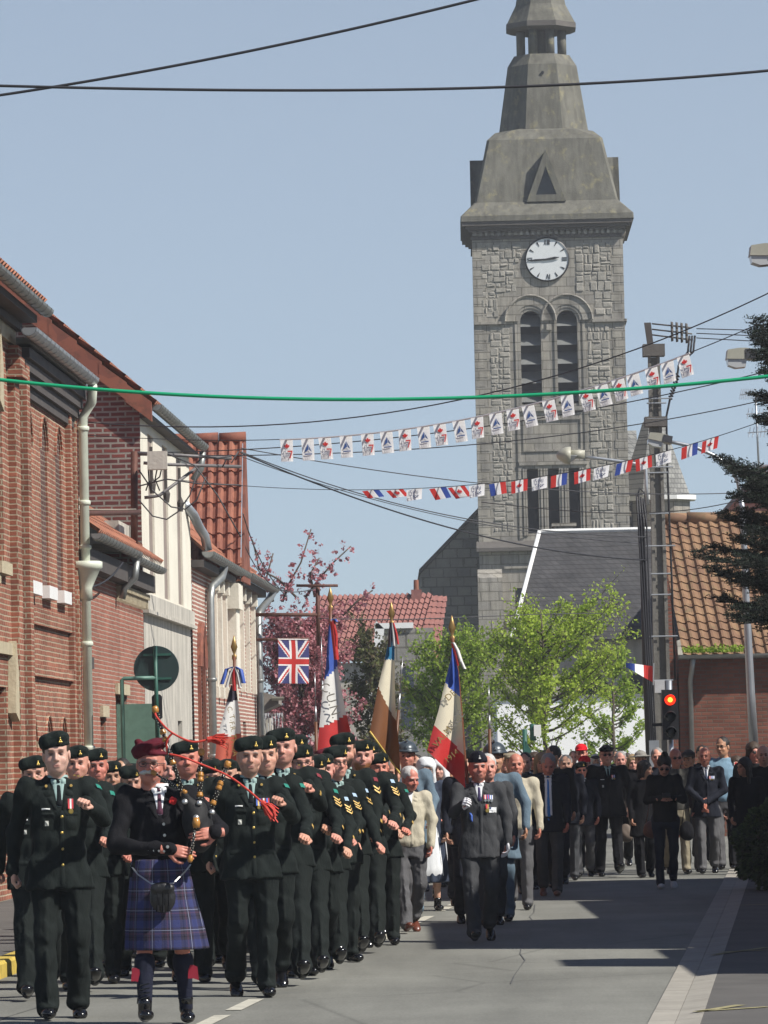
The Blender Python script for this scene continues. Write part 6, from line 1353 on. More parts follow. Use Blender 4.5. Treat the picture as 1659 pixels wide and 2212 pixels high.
def hair_mesh(kind):
    def mk():
        f = Fld((-.13, -.14, -.26 if kind in ('long', 'bob') else -.12), (.13, .16, .17), .008)
        if kind == 'short': f.ell((0, .022, .038), (.083, .099, .093), .02)
        elif kind == 'full': f.ell((0, .024, .042), (.084, .100, .090), .02)
        elif kind == 'sides': f.ell((0, .035, -.005), (.083, .085, .055), .02); f.ell((0, .0, .09), (.07, .08, .05), .01, None, True)
        elif kind in ('long', 'bob'):
            f.ell((0, .02, .045), (.092, .108, .094), .02); zb = -.22 if kind == 'long' else -.09
            for s_ in (-1, 1): f.cap((s_ * .072, .0, .03), (s_ * .085, .01, zb), .030, .026, .03)
            f.cap((0, .06, .03), (0, .07, zb), .06, .055, .03)
        elif kind == 'bun': f.ell((0, .02, .045), (.086, .104, .090), .02); f.ell((0, .02, .145), (.042, .04, .036), .015)
        f.ell((0, -.095, -.03), (.062 if kind != 'sides' else .078, .062, .078 if kind not in ('sides',) else .16), .012, None, True)
        f.noise(.004, 70, 2, (1, 1, .5)); return f.mesh()
    return cached('hair' + kind, mk)
def hat_mesh(kind):
    def mk():
        f = Fld((-.21, -.22, -.05), (.21, .22, .20), .0075)
        if kind == 'beret':
            f.ell((0, .010, .052), (.083, .103, .024), .010); f.ell((-.006, .012, .082), (.090, .106, .046), .03, Matrix.Rotation(R(-9), 4, 'Y')); f.ell((-.060, -.012, .062), (.040, .080, .036), .03, Matrix.Rotation(R(-50), 4, 'Y')); f.ell((.028, -.05, .098), (.045, .045, .032), .02)
            f.noise(.003, 45, 8)
        elif kind == 'balmoral':
            f.ell((0, .012, .058), (.086, .104, .024), .01); f.ell((-.01, .015, .10), (.112, .118, .040), .03, Matrix.Rotation(R(-20), 4, 'Y')); f.ell((-.055, .0, .066), (.055, .085, .03), .03, Matrix.Rotation(R(-45), 4, 'Y')); f.ell((-.07, -.03, .125), (.022, .022, .020), .010); f.noise(.003, 50, 8)
        elif kind == 'helmet':
            f.ell((0, .01, .055), (.108, .130, .098), .008); f.put((-.2, -.2, -.05), (.2, .2, .045), lambda X, Y, Z: Z - .046, .004, True); f.ell((0, .01, .044), (.128, .158, .014), .014); f.cap((0, -.085, .10), (0, .10, .135), .014, .014, .006, (.55, 1, 1)); f.ell((0, .0, .152), (.012, .09, .02), .006)
        elif kind == 'cap': f.ell((0, .012, .060), (.086, .104, .075), .01); f.put((-.2, -.2, -.05), (.2, .2, .030), lambda X, Y, Z: Z - .038, .004, True); f.ell((0, -.115, .048), (.066, .070, .010), .01)
        elif kind == 'flat': f.ell((0, -.005, .068), (.096, .122, .042), .02); f.ell((0, -.10, .052), (.065, .05, .011), .01)
        elif kind == 'sun': f.ell((0, .012, .065), (.088, .106, .065), .01); f.put((-.2, -.2, -.05), (.2, .2, .035), lambda X, Y, Z: Z - .042, .004, True); f.ell((0, .01, .045), (.165, .175, .013), .02); f.noise(.003, 40, 8)
        elif kind == 'side':   # veteran side cap
            f.loft([(.04, 0, .01, .084, .106), (.08, 0, .01, .080, .112), (.12, 0, .01, .055, .112), (.145, 0, .01, .02, .105)], .008, 2.1)
        elif kind == 'peaked': f.ell((0, .01, .052), (.088, .106, .03), .01); f.ell((0, .0, .092), (.118, .130, .03), .02); f.ell((0, -.105, .035), (.062, .045, .01), .01)
        elif kind == 'veil':
            f = Fld((-.19, -.20, -.40), (.19, .20, .20), .010); f.ell((0, .022, .045), (.105, .120, .100), .02); f.loft([(-.36, 0, .06, .16, .10), (-.2, 0, .05, .13, .10), (-.05, 0, .04, .11, .10), (.05, 0, .03, .10, .11)], .03); f.ell((0, -.11, -.03), (.066, .085, .075), .012, None, True); f.ell((0, -.12, -.22), (.13, .12, .22), .03, None, True); f.noise(.006, 30, 8, (1.5, 1, .4))
        return f.mesh()
    return cached('hat' + kind, mk)
def hxf(name, raw, Mh): V, Q = raw; return npmesh(name, xf(V, Mh), Q)
def person(label, u, vfoot=None, jit=True, Y=None, z_top=None, height=1.78, P=None, rz=0.0, head=0, tone='fair', hair=('short', 'brown'), hat=None, hatmat=None, outfit='tunic', jm=None, tm=None, shirt=None, tie=None, shoes=None, tk='trousers', group=None, lod=0,
           beard=None, stache=None, glasses=None, extras=None, badge=None, brow=None, stub=0.0, red=.3, kilt=False, name='person', skirt=None, open_=False):
    P = dict(P or pose()); jr_ = random.Random(label); P['yaw'] += jr_.uniform(-7, 7); P['tilt'] += jr_.uniform(-3, 3)
    if jit:
        for A in ('la', 'ra'): e_, w_ = P[A]; k_ = 1 if P[A][1][1] < -.2 else .6; P[A] = (tuple(round(c + jr_.uniform(-.018, .018), 3) for c in e_), tuple(round(c + jr_.uniform(-.04, .04) * k_, 3) for c in w_))
        dy_ = jr_.uniform(-.05, .05)
        for A in ('ll', 'rl'): h_, kk_, a_ = P[A]; P[A] = (h_, (kk_[0], kk_[1] + dy_ * .4, kk_[2]), (a_[0] + jr_.uniform(-.012, .012), a_[1] + dy_, a_[2])); dy_ = -dy_ * .6
    P['hs'] = (jr_.uniform(.94, 1.06), 1.0, jr_.uniform(.95, 1.05)) if P['hs'] == (1.0, 1.0, 1.0) else P['hs']; g = Gx(u, Y) if Y else Gp(u, vfoot)
    T = thing(name, label, 'person', (g.x, g.y, 0), R(rz) + math.atan2(-g.x, g.y) * .0, group); sc = height / 1.80; T.scale = (sc * (1.0), sc, sc)
    jm = jm or GREEN_U; tm = tm or GREEN_T; Mh = head_M(P); res = .0125 if lod == 0 else .018
    pk = key(*[P[k_] for k_ in ('la', 'ra', 'lh', 'rh', 'll', 'rl', 'lf', 'rf', 'sh', 'fat')])
    # body
    base = cached('b' + pk, lambda: join(body_raw(P, head))); hV, hQ = head_mesh(head); j_ = jr_.uniform(.88, 1.10); tn = tuple(c * j_ * jr_.uniform(.97, 1.03) for c in TONES[tone])
    hcol = head_cols(hV, tn, brow or {'white': (.4, .38, .35), 'grey': (.16, .15, .14), 'blond': (.16, .10, .05), 'ginger': (.14, .06, .03)}.get(hair[1], (.06, .04, .03)), beard, stache, red, stub, head == 3)
    V, Q = join([base, (xf(hV, Mh), hQ)]); C = np.concatenate([np.tile(np.array(tn) * (1.0, .93, .9), (len(base[0]), 1)), hcol])
    me = npmesh('body', V, Q, C); me.materials.append(SKIN); o = bpy.data.objects.new('body', me); link(o, T)
    # trousers / jacket
    if not kilt and skirt is None: mobj('trousers', cached('t' + tk + pk + str(lod), lambda: npmesh('trousers', *trousers_raw(P, tk, res))), tm, T)
    jr = cached('jr' + outfit + pk + str(lod), lambda: jacket_raw(P, outfit, res)); J = mobj({'tunic': 'jacket', 'suit': 'jacket', 'coat': 'coat', 'bomber': 'jacket', 'top': 'top', 'short': 'jacket'}[outfit], cached('j' + outfit + pk + str(lod), lambda: npmesh('jacket', *jr)), jm, T)
    for L, ft in (('ll', 'lf'), ('rl', 'rf')): mobj('shoe', cached('s' + key(P[L][2], P[ft]), lambda: npmesh('shoe', *shoe_raw(P[L][2], P[ft]))), shoes or SHOE, T)
    bv = cached('v' + outfit + pk + str(lod), lambda: bvh_of(*jr))
    # collar, shirt, tie, lapels
    sk_ = 'sh' + outfit + pk + str(lod) + str(open_)
    def shirtm():
        m = MB(); zt, zb, w = (1.50, 1.31 if not open_ else .96, .050); pad(bv, [(-w, zt), (w, zt), (.012 if not open_ else .05, zb), (-.012 if not open_ else -.05, zb)], 8, 10, .004, m)
        m.lathe([(.070, 1.462), (.064, 1.512), (.060, 1.516), (.060, 1.47)], 16, (0, .018, 0), 0, None, .95)
        for s_ in (-1, 1): pad(bv, [(s_ * .006, 1.502), (s_ * .052, 1.505), (s_ * .048, 1.455), (s_ * .018, 1.452)][::s_], 4, 3, .012, m)
        return m.mesh('shirt', True)
    if shirt: mobj('shirt', cached(sk_, shirtm), shirt, T)
    if tie:
        def tiem():
            m = MB(); pad(bv, [(-.017, 1.488), (.017, 1.488), (.012, 1.46), (-.012, 1.46)], 3, 2, .016, m); zb = 1.285 if not open_ else .93; pad(bv, [(-.014, 1.462), (.014, 1.462), (.030 if open_ else .026, zb + .03), (-.030 if open_ else -.026, zb + .03)], 3, 8, .013, m)
            if open_: pad(bv, [(-.026, zb + .03), (.026, zb + .03), (.002, zb - .01), (-.002, zb - .01)], 2, 2, .011, m)
            return m.mesh('tie', True)
        mobj('tie', cached('tie' + sk_, tiem), tie, T)
    if outfit in ('tunic', 'suit') and lod == 0 or shirt and outfit != 'top':
        def lapm():
            m = MB(); zb = 1.285 if not open_ else 1.02
            for s_ in (-1, 1):
                pad(bv, [(s_ * .056, 1.49), (s_ * .092, 1.455), (s_ * .098, 1.415), (s_ * .045, 1.425)][::s_], 4, 3, .010, m)
                pad(bv, [(s_ * .042, 1.435), (s_ * .105, 1.405), (s_ * .085, 1.37), (s_ * .030, 1.39)][::s_], 4, 3, .009, m); pad(bv, [(s_ * .030, 1.395), (s_ * .086, 1.375), (s_ * (.03 if not open_ else .07), zb + .01), (s_ * (.006 if not open_ else .05), zb)][::s_], 4, 6, .009, m)
            if not open_: pad(bv, [(-.012, zb + .02), (.03, zb + .02), (.03, .82), (-.012, .82)], 3, 24, .008, m)
            return m.mesh('lapels', True)
        mobj('lapels', cached('lap' + sk_, lapm), jm, J)
    if outfit == 'tunic' and lod == 0:
        for i, z in enumerate((1.255, 1.155, 1.055, .955)):
            def bm_():
                p_, n_ = hit(bv, .012, z); m = MB(); m.lathe([(.0115, 0), (.010, .006), (.004, .009)], 10, p_ + Vector((0, -.001, 0)), 0, Matrix.Rotation(math.pi / 2, 4, 'X')); return m.mesh('button', True)
            mobj('button', cached('bt%d' % i + pk, bm_), BRASS, J)
        for s_ in (-1, 1):
            def pm():
                m = MB(); pad(bv, [(s_ * .075 - .048, 1.285), (s_ * .075 + .048, 1.285), (s_ * .075 + .046, 1.255), (s_ * .075 - .046, 1.255)], 6, 3, .007, m); pad(bv, [(s_ * .075 - .044, 1.255), (s_ * .075 + .044, 1.255), (s_ * .075 + .042, 1.16), (s_ * .075 - .042, 1.16)], 6, 5, .004, m)
                pad(bv, [(s_ * .105 - .06, 1.01), (s_ * .105 + .055, 1.01), (s_ * .105 + .058, .965), (s_ * .105 - .062, .965)], 6, 3, .007, m); return m.mesh('pocket', True)
            mobj('pocket', cached('pk%d' % s_ + pk, pm), jm, J)
        def epm():
            m = MB()
            for s_ in (-1, 1): m.add([(s_ * .075, -.022, 1.487), (s_ * .075, .045, 1.487), (s_ * .19, .04, 1.502), (s_ * .19, -.018, 1.502)], [(0, 1, 2, 3)])
            return m.mesh('epaulette')
        # collar badges and shoulder pips
        def cbm():
            m = MB()
            for s_ in (-1, 1): p_, n_ = hit(bv, s_ * .078, 1.448); m.lathe([(.010, 0), (.009, .006)], 6, p_ + Vector((0, -.012, 0)), 0, Matrix.Rotation(math.pi / 2, 4, 'X'))
            return m.mesh('collar_badge')
        mobj('collar_badge', cached('cb' + pk, cbm), BRASSC, J)
    # hair + hat
    if hair and hair[0]: mobj('hair', hxf('hair', hair_mesh(hair[0]), Mh), HAIRS[hair[1]], T)
    if hat:
        H = mobj({'beret': 'beret', 'balmoral': 'tam_cap', 'helmet': 'helmet', 'veil': 'veil'}.get(hat, 'hat'), hxf('hat', hat_mesh(hat), Mh), hatmat or BERET, T)
        if hat in ('beret', 'balmoral', 'side', 'helmet') and badge is not None:
            m = MB(); cx, cz = (.030, .076) if hat != 'side' else (0, .085)
            if hat == 'helmet': cx, cz = 0, .085
            bb = cached('bvhat' + hat, lambda: bvh_of(*hat_mesh(hat))); p_, n_ = hit(bb, cx, cz)
            if p_ is not None:
                for (dx, dz, r) in ((-.005, -.012, .008), (.006, -.012, .008), (0, -.002, .008), (0, .010, .006)): m.lathe([(r, 0), (r * .7, .006)], 7, p_ + Vector((dx, -.002 - abs(dz) * .2, dz)), 0, Matrix.Rotation(math.pi / 2, 4, 'X'))
                m.v = [tuple(Mh @ Vector(v)) for v in m.v]; part('badge', m, badge, H, True)
    if glasses:
        m = MB(); dk = glasses == 'dark'
        for s_ in (-1, 1):
            c = Vector((s_ * .032, -.098, -.006))
            if dk: m.lathe([(.0215, 0), (.020, .006), (.012, .009)], 12, c, 0, Matrix.Rotation(math.pi / 2, 4, 'X') @ Matrix.Diagonal((1, .78, 1, 1)))
            else: m.tube([c + Vector((.021 * math.cos(a), 0, .016 * math.sin(a))) for a in np.linspace(0, 2 * math.pi, 13)], .0022, 4)
            m.tube([c + Vector((s_ * .02, 0, .005)), Vector((s_ * .078, -.02, .002)), Vector((s_ * .08, .02, 0))], .0022, 4)
        m.tube([(-.012, -.100, 0), (.012, -.100, 0)], .0022, 4); m.v = [tuple(Mh @ Vector(v)) for v in m.v]; part('glasses', m, black if dk else plain('wire_frame', (.10, .09, .08), .4, .5), T)
    if stache and stache is not True and head == 2 and kilt:
        f = Fld((-.07, -.15, -.10), (.07, -.04, -.02), .0045)
        for s_ in (-1, 1): f.cap((s_ * .006, -.098, -.050), (s_ * .028, -.092, -.056), .012, .012, .006); f.cap((s_ * .028, -.092, -.056), (s_ * .050, -.078, -.060), .012, .006, .006)
        f.noise(.002, 200, 3); V_, Q_ = f.mesh(); mobj('moustache', npmesh('moustache', xf(V_, Mh), Q_), HAIRS['white'], T)
    if extras: extras(T, J, bv, P)
    return T
# small items on the chest -------------------------------------------------------------------------------
def chest(J, bv, x, z, w, h, mat, t=.010, name='medal', par=None):
    m = MB(); pad(bv, [(x - w / 2, z + h / 2), (x + w / 2, z + h / 2), (x + w / 2, z - h / 2), (x - w / 2, z - h / 2)], 2, 2, t, m, 0, t * .5); return part(name, m, mat, J)
def medal(J, bv, x, z, ribs, disc=BRASS, w=.028, h=.045, disc_r=.014):
    m = MB(); n = len(ribs)
    for i, _ in enumerate(ribs): pad(bv, [(x - w / 2 + w * i / n, z + h / 2), (x - w / 2 + w * (i + 1) / n, z + h / 2), (x - w / 2 + w * (i + 1) / n, z - h / 2), (x - w / 2 + w * i / n, z - h / 2)], 1, 1, .014, m, i)
    p_, n_ = hit(bv, x, z - h / 2 - disc_r)
    if p_ is not None: m.lathe([(disc_r, 0), (disc_r * .8, .005)], 12, p_ + Vector((0, -.012, 0)), 0, Matrix.Rotation(math.pi / 2, 4, 'X'), ) ; m.m[-14:] = [n] * 14
    o = m.build('medal', list(ribs) + [disc], J); return o
def strip(J, b_, s_, z0, z1, x, w, mats, name='sleeve_patch', P=None, t=None, kind='patch'):
    pass
def sleeve_pt(P, s_, t, up=1.0, out=.0):
    """point on the front/outer surface of the upper arm: t 0 shoulder .. 1 elbow .. 2 wrist"""
    S = Vector(shoulder(s_, P)); e, w = [Vector(q) for q in P['la' if s_ > 0 else 'ra']]
    if t <= 1: a, b, q, r = S, e, t, .070 - .012 * t
    else: a, b, q, r = e, w, t - 1, .058 - .015 * (t - 1)
    return a.lerp(b, q), (b - a).normalized(), r
def sleeve_item(T, J, P, s_, t, w, h, mat, kind='patch', ang=0.0, name='sleeve_patch'):
    c, d, r = sleeve_pt(P, s_, t); out = Vector((s_ * math.sin(R(40 + ang)), -math.cos(R(40 + ang)), .15)); out = (out - d * out.dot(d)).normalized(); side = d.cross(out).normalized(); m = MB()
    def pt(a, b): # a across, b along (up positive)
        an = a / r; return c - d * b + (out * math.cos(an) + side * math.sin(an)) * (r + .007)
    if kind == 'patch': m.grid(lambda a, b: pt((a - .5) * w, (b - .5) * h), 4, 2)
    else:
        nch = int(kind[1]); th = h / (nch * 2.1)
        for k in range(nch):
            z0 = h * .5 - k * h / nch
            for sg in (-1, 1): m.add([pt(0, z0 - w * .42), pt(0, z0 - w * .42 - th), pt(sg * w / 2, z0 - th), pt(sg * w / 2, z0)], [(0, 1, 2, 3)])
    return part(name, m, mat, J)
# ================================================================== THE PARADE
def std_ex(patch=EMER, chev=None, medals=0, cuff=None, ribbons=True, s=1, tag_=True, pips=0):
    def fn(T, J, bv, P):
        if tag_: chest(J, bv, -.085, 1.305, .052, .010, MEDW, .008, 'name_tag'); chest(J, bv, -.080, 1.215, .024, .032, plain('badge_silver', (.5, .5, .45), .5), .010, 'pocket_badge')
        cols = [(MEDR, MEDW, MEDR), (MEDB, MEDW, MEDB), (MEDW, MEDB, MEDW), (MEDR, MEDB, MEDR), (MEDR, BRASSC, MEDR)]
        for i in range(medals): medal(J, bv, .052 + .026 * i, 1.345, cols[i % 5], BRASS if i % 2 else SILV, .024, .038, .012)
        if patch: sleeve_item(T, J, P, 1, .22, .045, .035, patch, 'patch', 5)
        if chev: sleeve_item(T, J, P, 1, .52, .072, .085 if chev == 3 else .065, BRASSC, 'c%d' % chev, 5, 'chevrons')
        if cuff: sleeve_item(T, J, P, 1, 1.62, .030, .030, BRASSC, 'patch', 20, 'cuff_badge')
        if pips:
            m = MB()
            for s_ in (-1, 1):
                for k in range(pips): m.lathe([(.009, 0), (.006, .008)], 6, (s_ * (.115 + .032 * k), -.012, 1.505 - .008 * k + .004))
            part('shoulder_pips', m, BRASS, J)
    return fn
GS = 'soldiers in dark green dress uniform marching in column'
def soldier(label, u, Y, height, P, **k):
    d = dict(hat='beret', badge=BRASS, shirt=SHIRTG, tie=TIEK, outfit='tunic', group=GS, rz=5.0); d.update(k); return person(label, u, Y=Y, height=height, P=P, **d)
def yy(vf, u): return 16500 / (vf - (1642 - (u - 829.5) * ROLL))
# front rank
P0 = pose(**{**LEGA, **ARMHI}); P0['rl'] = ((-.095, 0, .93), (-.10, -.07, .50), (-.10, -.10, .085)); P0['rf'] = 3; P0['ll'] = ((.095, 0, .93), (.105, -.05, .50), (.11, .12, .10)); P0['lf'] = -10
def ex0(T, J, bv, P):
    std_ex(EMER, None, 0, None)(T, J, bv, P); medal(J, bv, .070, 1.335, (MEDR, MEDW, MEDR), BRASS, .034, .062, .017)
    m = MB()
    for s_ in (-1, 1):
        for k_ in range(4): m.lathe([(.008, 0), (.006, .008)], 6, (s_ * (.105 + .024 * k_), -.012, 1.508 - .006 * k_))
    part('shoulder_pips', m, BRASS, J)
soldier('tall young soldier in front at the left with one red ribboned medal and raised fist', 134, 30.7, 1.90, P0, head=0, tone='pale', hair=('short', 'brown'), rz=8, extras=ex0, red=.15)
P1 = pose(**{**LEGC, **ARMHI}); P1['la'] = ((.275, -.16, 1.24), (.185, -.40, 1.345))
def ex1(T, J, bv, P):
    chest(J, bv, -.085, 1.305, .052, .010, MEDW, .008, 'name_tag'); chest(J, bv, -.080, 1.195, .026, .034, plain('badge_silver', (.5, .5, .45), .5), .010, 'pocket_badge')
    for i, c_ in enumerate(((MEDB, BRASSC, MEDB), (WINE, MEDW, WINE), (MEDB, MEDR, MEDB))): medal(J, bv, .05 + .036 * i, 1.33, c_, BRASS, .034, .05, .013)
    sleeve_item(T, J, P, 1, .22, .045, .035, EMER, 'patch', 5)
soldier('lean grey stubbled officer heading the right hand file, three medals, fist at chest', 548, 33.0, 1.86, P1, head=2, tone='fair', hair=('sides', 'grey'), rz=7, extras=ex1, stub=.3)
# right hand files, from front to back
HI = ARMHI; MI = ARMMID; LO = ARMLO
rows = [
 ('soldier close behind the front officer, face half hidden by his shoulder', 584, 34.1, 1.87, LEGA, MI, dict(head=0, tone='fair', extras=std_ex(EMER, None, 0, 1))),
 ('very tall soldier right of the front officer with white shirt cuff showing', 620, 34.9, 1.937, LEGB, HI, dict(head=1, tone='pink', extras=std_ex(WINE, None, 0, 1, pips=2))),
 ('soldier with a tanned face directly behind the very tall soldier', 648, 36.2, 1.9, LEGC, MI, dict(head=0, tone='tan', extras=std_ex(None, 3, 0, 1))),
 ('soldier in glasses with three gold chevrons on the sleeve', 663, 35.9, 1.8, LEGB, MI, dict(head=0, tone='pink', glasses='clear', extras=std_ex(EMER, 3, 0, 1))),
 ('short soldier with bowed beret behind the man in glasses', 690, 36.9, 1.72, LEGA, LO, dict(head=0, tone='fair', nod=8, extras=std_ex(PALEB, 3, 0, 1))),
 ('round faced young soldier with gold beret badge and four rows of braid', 707, 37.3, 1.745, LEGB, MI, dict(head=1, tone='pink', extras=std_ex(PALEB, 3, 0, 1))),
 ('soldier in a maroon beret among the dark berets', 716, 39.0, 1.797, LEGA, LO, dict(head=0, tone='fair', hatmat=MAROON, badge=SILV, extras=std_ex(WINE, 2, 0, 1))),
 ('soldier in glasses and dark beret in profile beside the maroon beret', 735, 38.4, 1.79, LEGC, LO, dict(head=0, tone='pink', glasses='clear', rz=22, extras=std_ex(PALEB, 2, 0, 1))),
 ('tall soldier with a full dark brown beard', 752, 39.4, 1.9, LEGB, LO, dict(head=0, tone='fair', beard=(.05, .03, .02), extras=std_ex(WINE, 2, 0, 1))),
 ('soldier mostly hidden between the two bearded soldiers', 774, 41.0, 1.845, LEGA, MI, dict(head=0, tone='pink', extras=std_ex(EMER, 3, 0, 1))),
 ('soldier with a short ginger beard and medals, right of the dark bearded one', 790, 40.4, 1.86, LEGB, MI, dict(head=1, tone='pink', beard=(.28, .12, .05), hair=('short', 'ginger'), extras=std_ex(PALEB, 3, 3, 1))),
 ('last soldier at the right end of the column with emerald shoulder patch', 826, 41.8, 1.737, LEGC, MI, dict(head=1, tone='red', extras=std_ex(EMER, None, 2, 1))),
 ('soldier whose face shows over the shoulder of the last man of the column', 806, 44.0, 1.83, LEGA, LO, dict(head=0, tone='fair', extras=std_ex(None, None, 2, 1))),
]
for lb, u, Y, h_, lg, ar, k in rows:
    k = dict(k); nod = k.pop('nod', 0); P = pose(**{**lg, **ar}); P['nod'] = nod; soldier(lb, u, Y, h_, P, **k)
# left files
rows = [
 ('soldier at the far left edge half hidden behind the tall young soldier', 84, 33.4, 1.765, LEGA, MI, dict(head=0, tone='fair', extras=std_ex(EMER))),
 ('smiling soldier whose face shows right of the tall young soldier', 176, 34.6, 1.843, LEGB, MI, dict(head=1, tone='pink', extras=std_ex(EMER, None, 0, 1, pips=3))),
 ('older grey haired soldier with blue and white medals behind the piper', 219, 35.6, 1.82, LEGC, LO, dict(head=2, tone='red', hair=('sides', 'grey'), extras=std_ex(EMER, 1, 3, 1))),
 ('young soldier third behind the tall front soldier, left of the piper', 251, 37.4, 1.722, LEGA, LO, dict(head=0, tone='tan', extras=std_ex(EMER, None, 0, 1, pips=3))),
 ('soldier in a low beret just left of the piper', 291, 36.6, 1.7, LEGB, LO, dict(head=1, tone='fair', nod=14, extras=std_ex(EMER, None, 0, 1))),
 ('broad soldier with a ginger moustache right behind the piper', 413, 35.4, 1.856, LEGC, HI, dict(head=1, tone='red', stache=(.25, .11, .05), hair=('short', 'ginger'), extras=std_ex(EMER, None, 3, 1, pips=3))),
 ('soldier with a beret tilted low between the drones and the front officer', 466, 37.4, 1.71, LEGA, MI, dict(head=0, tone='fair', nod=12, extras=std_ex(EMER, 2))),
 ('soldier just left of the front officer, two ranks behind', 497, 38.8, 1.712, LEGB, MI, dict(head=1, tone='fair', extras=std_ex(EMER, 2))),
 ('soldier whose face shows just behind the shoulder of the front officer', 521, 40.4, 1.7, LEGA, LO, dict(head=0, tone='tan', extras=std_ex(EMER))),
 ('soldier partly hidden by the piper, showing between his cheek and the drones', 372, 38.2, 1.76, LEGB, MI, dict(head=0, tone='pink', extras=std_ex(EMER))),
 ('soldier in the middle of the column visible beyond the older medalled man', 236, 41.0, 1.7, LEGB, LO, dict(head=0, tone='fair')),
 ('bareheaded soldier with black hair seen left of the piper', 269, 40.2, 1.73, LEGC, LO, dict(head=0, tone='tan', hat=None, hair=('full', 'dark'))),
 ('rear soldier of the left files showing between the heads', 196, 42.0, 1.7, LEGA, LO, dict(head=1, tone='fair')),
 ('rear soldier seen over the piper right shoulder', 440, 42.2, 1.69, LEGA, LO, dict(head=0, tone='fair')),
 ('rear soldier seen right of the faded standard', 540, 43.6, 1.69, LEGB, LO, dict(head=0, tone='pink')),
 ('rear soldier with beret between the tall soldier and the man in glasses', 600, 41.8, 1.74, LEGC, LO, dict(head=1, tone='fair')),
 ('rear soldier hidden behind the short bowed soldier', 668, 42.6, 1.7, LEGA, LO, dict(head=0, tone='tan')),
 ('rearmost soldier behind the left files near the wall', 310, 43.5, 1.68, LEGB, LO, dict(head=0, tone='fair')),
 ('rearmost soldier in the middle of the column under the faded standard', 482, 44.0, 1.68, LEGC, LO, dict(head=1, tone='fair')),
 ('rear soldier filling the gap behind the maroon beret', 700, 44.5, 1.72, LEGA, LO, dict(head=0, tone='fair')),
]
for i, (lb, u, Y, h_, lg, ar, k) in enumerate(rows):
    k = dict(k); nod = k.pop('nod', 0); P = pose(**{**lg, **ar}); P['nod'] = nod; soldier(lb, u, Y, h_, P, lod=1 if i > 9 else 0, **k)
# ---------------------------------------------------------------- the piper
def tartan():
    t = NT('tartan'); c = t.coord(); s_ = t.new('ShaderNodeSeparateXYZ'); t.L(c, s_.inputs[0]); at = t.math('ARCTAN2', s_.outputs[0], t.math('MULTIPLY', s_.outputs[1], -1.0)); U = t.math('MULTIPLY', at, .215); Z = s_.outputs[2]
    def stripes(v, period, a, b, off=0.0):
        f = t.math('FRACT', t.math('ADD', t.math('DIVIDE', v, period), off)); return t.math('MULTIPLY', t.math('GREATER_THAN', f, a), t.math('LESS_THAN', f, b))
    def sett(v, o): return [stripes(v, .125, .05, .42, o), stripes(v, .125, .55, .62, o), stripes(v, .125, .72, .79, o), stripes(v, .125, .90, .925, o)]
    h = sett(U, .5); z = sett(Z, .16); base = (.035, .03, .05); blue = (.035, .042, .125); pur = (.085, .040, .065); wh = (.20, .22, .30)
    def col(L): c_ = t.mix(L[0], base, blue); c_ = t.mix(L[1], c_, (.012, .012, .02)); c_ = t.mix(L[2], c_, pur); return t.mix(L[3], c_, wh)
    m_ = t.mix(.5, col(h), col(z)); m_ = t.mix(t.math('MAXIMUM', h[3], z[3]), m_, wh); t.bump(t.noise(c, 80, 2), .2, .01); return t.fin(m_, .9, 0, .2)
TART = tartan()
PP = pose(hx=-.045, la=((.38, -.06, 1.22), (.335, -.28, 1.20)), lh=('flat', (-1, -.25, -.05), (.0, -1, .25)), ra=((-.29, -.08, 1.13), (.045, -.33, 1.10)), rh=('flat', (1, -.1, -.15), (.0, -1, .25)),
          rl=((-.10, 0, .93), (-.11, -.065, .50), (-.12, -.16, .11)), ll=((.10, 0, .93), (.13, .02, .50), (.155, .10, .12)), rf=6, lf=-10, tilt=4, yaw=-10, fat=.08, sh=.20)
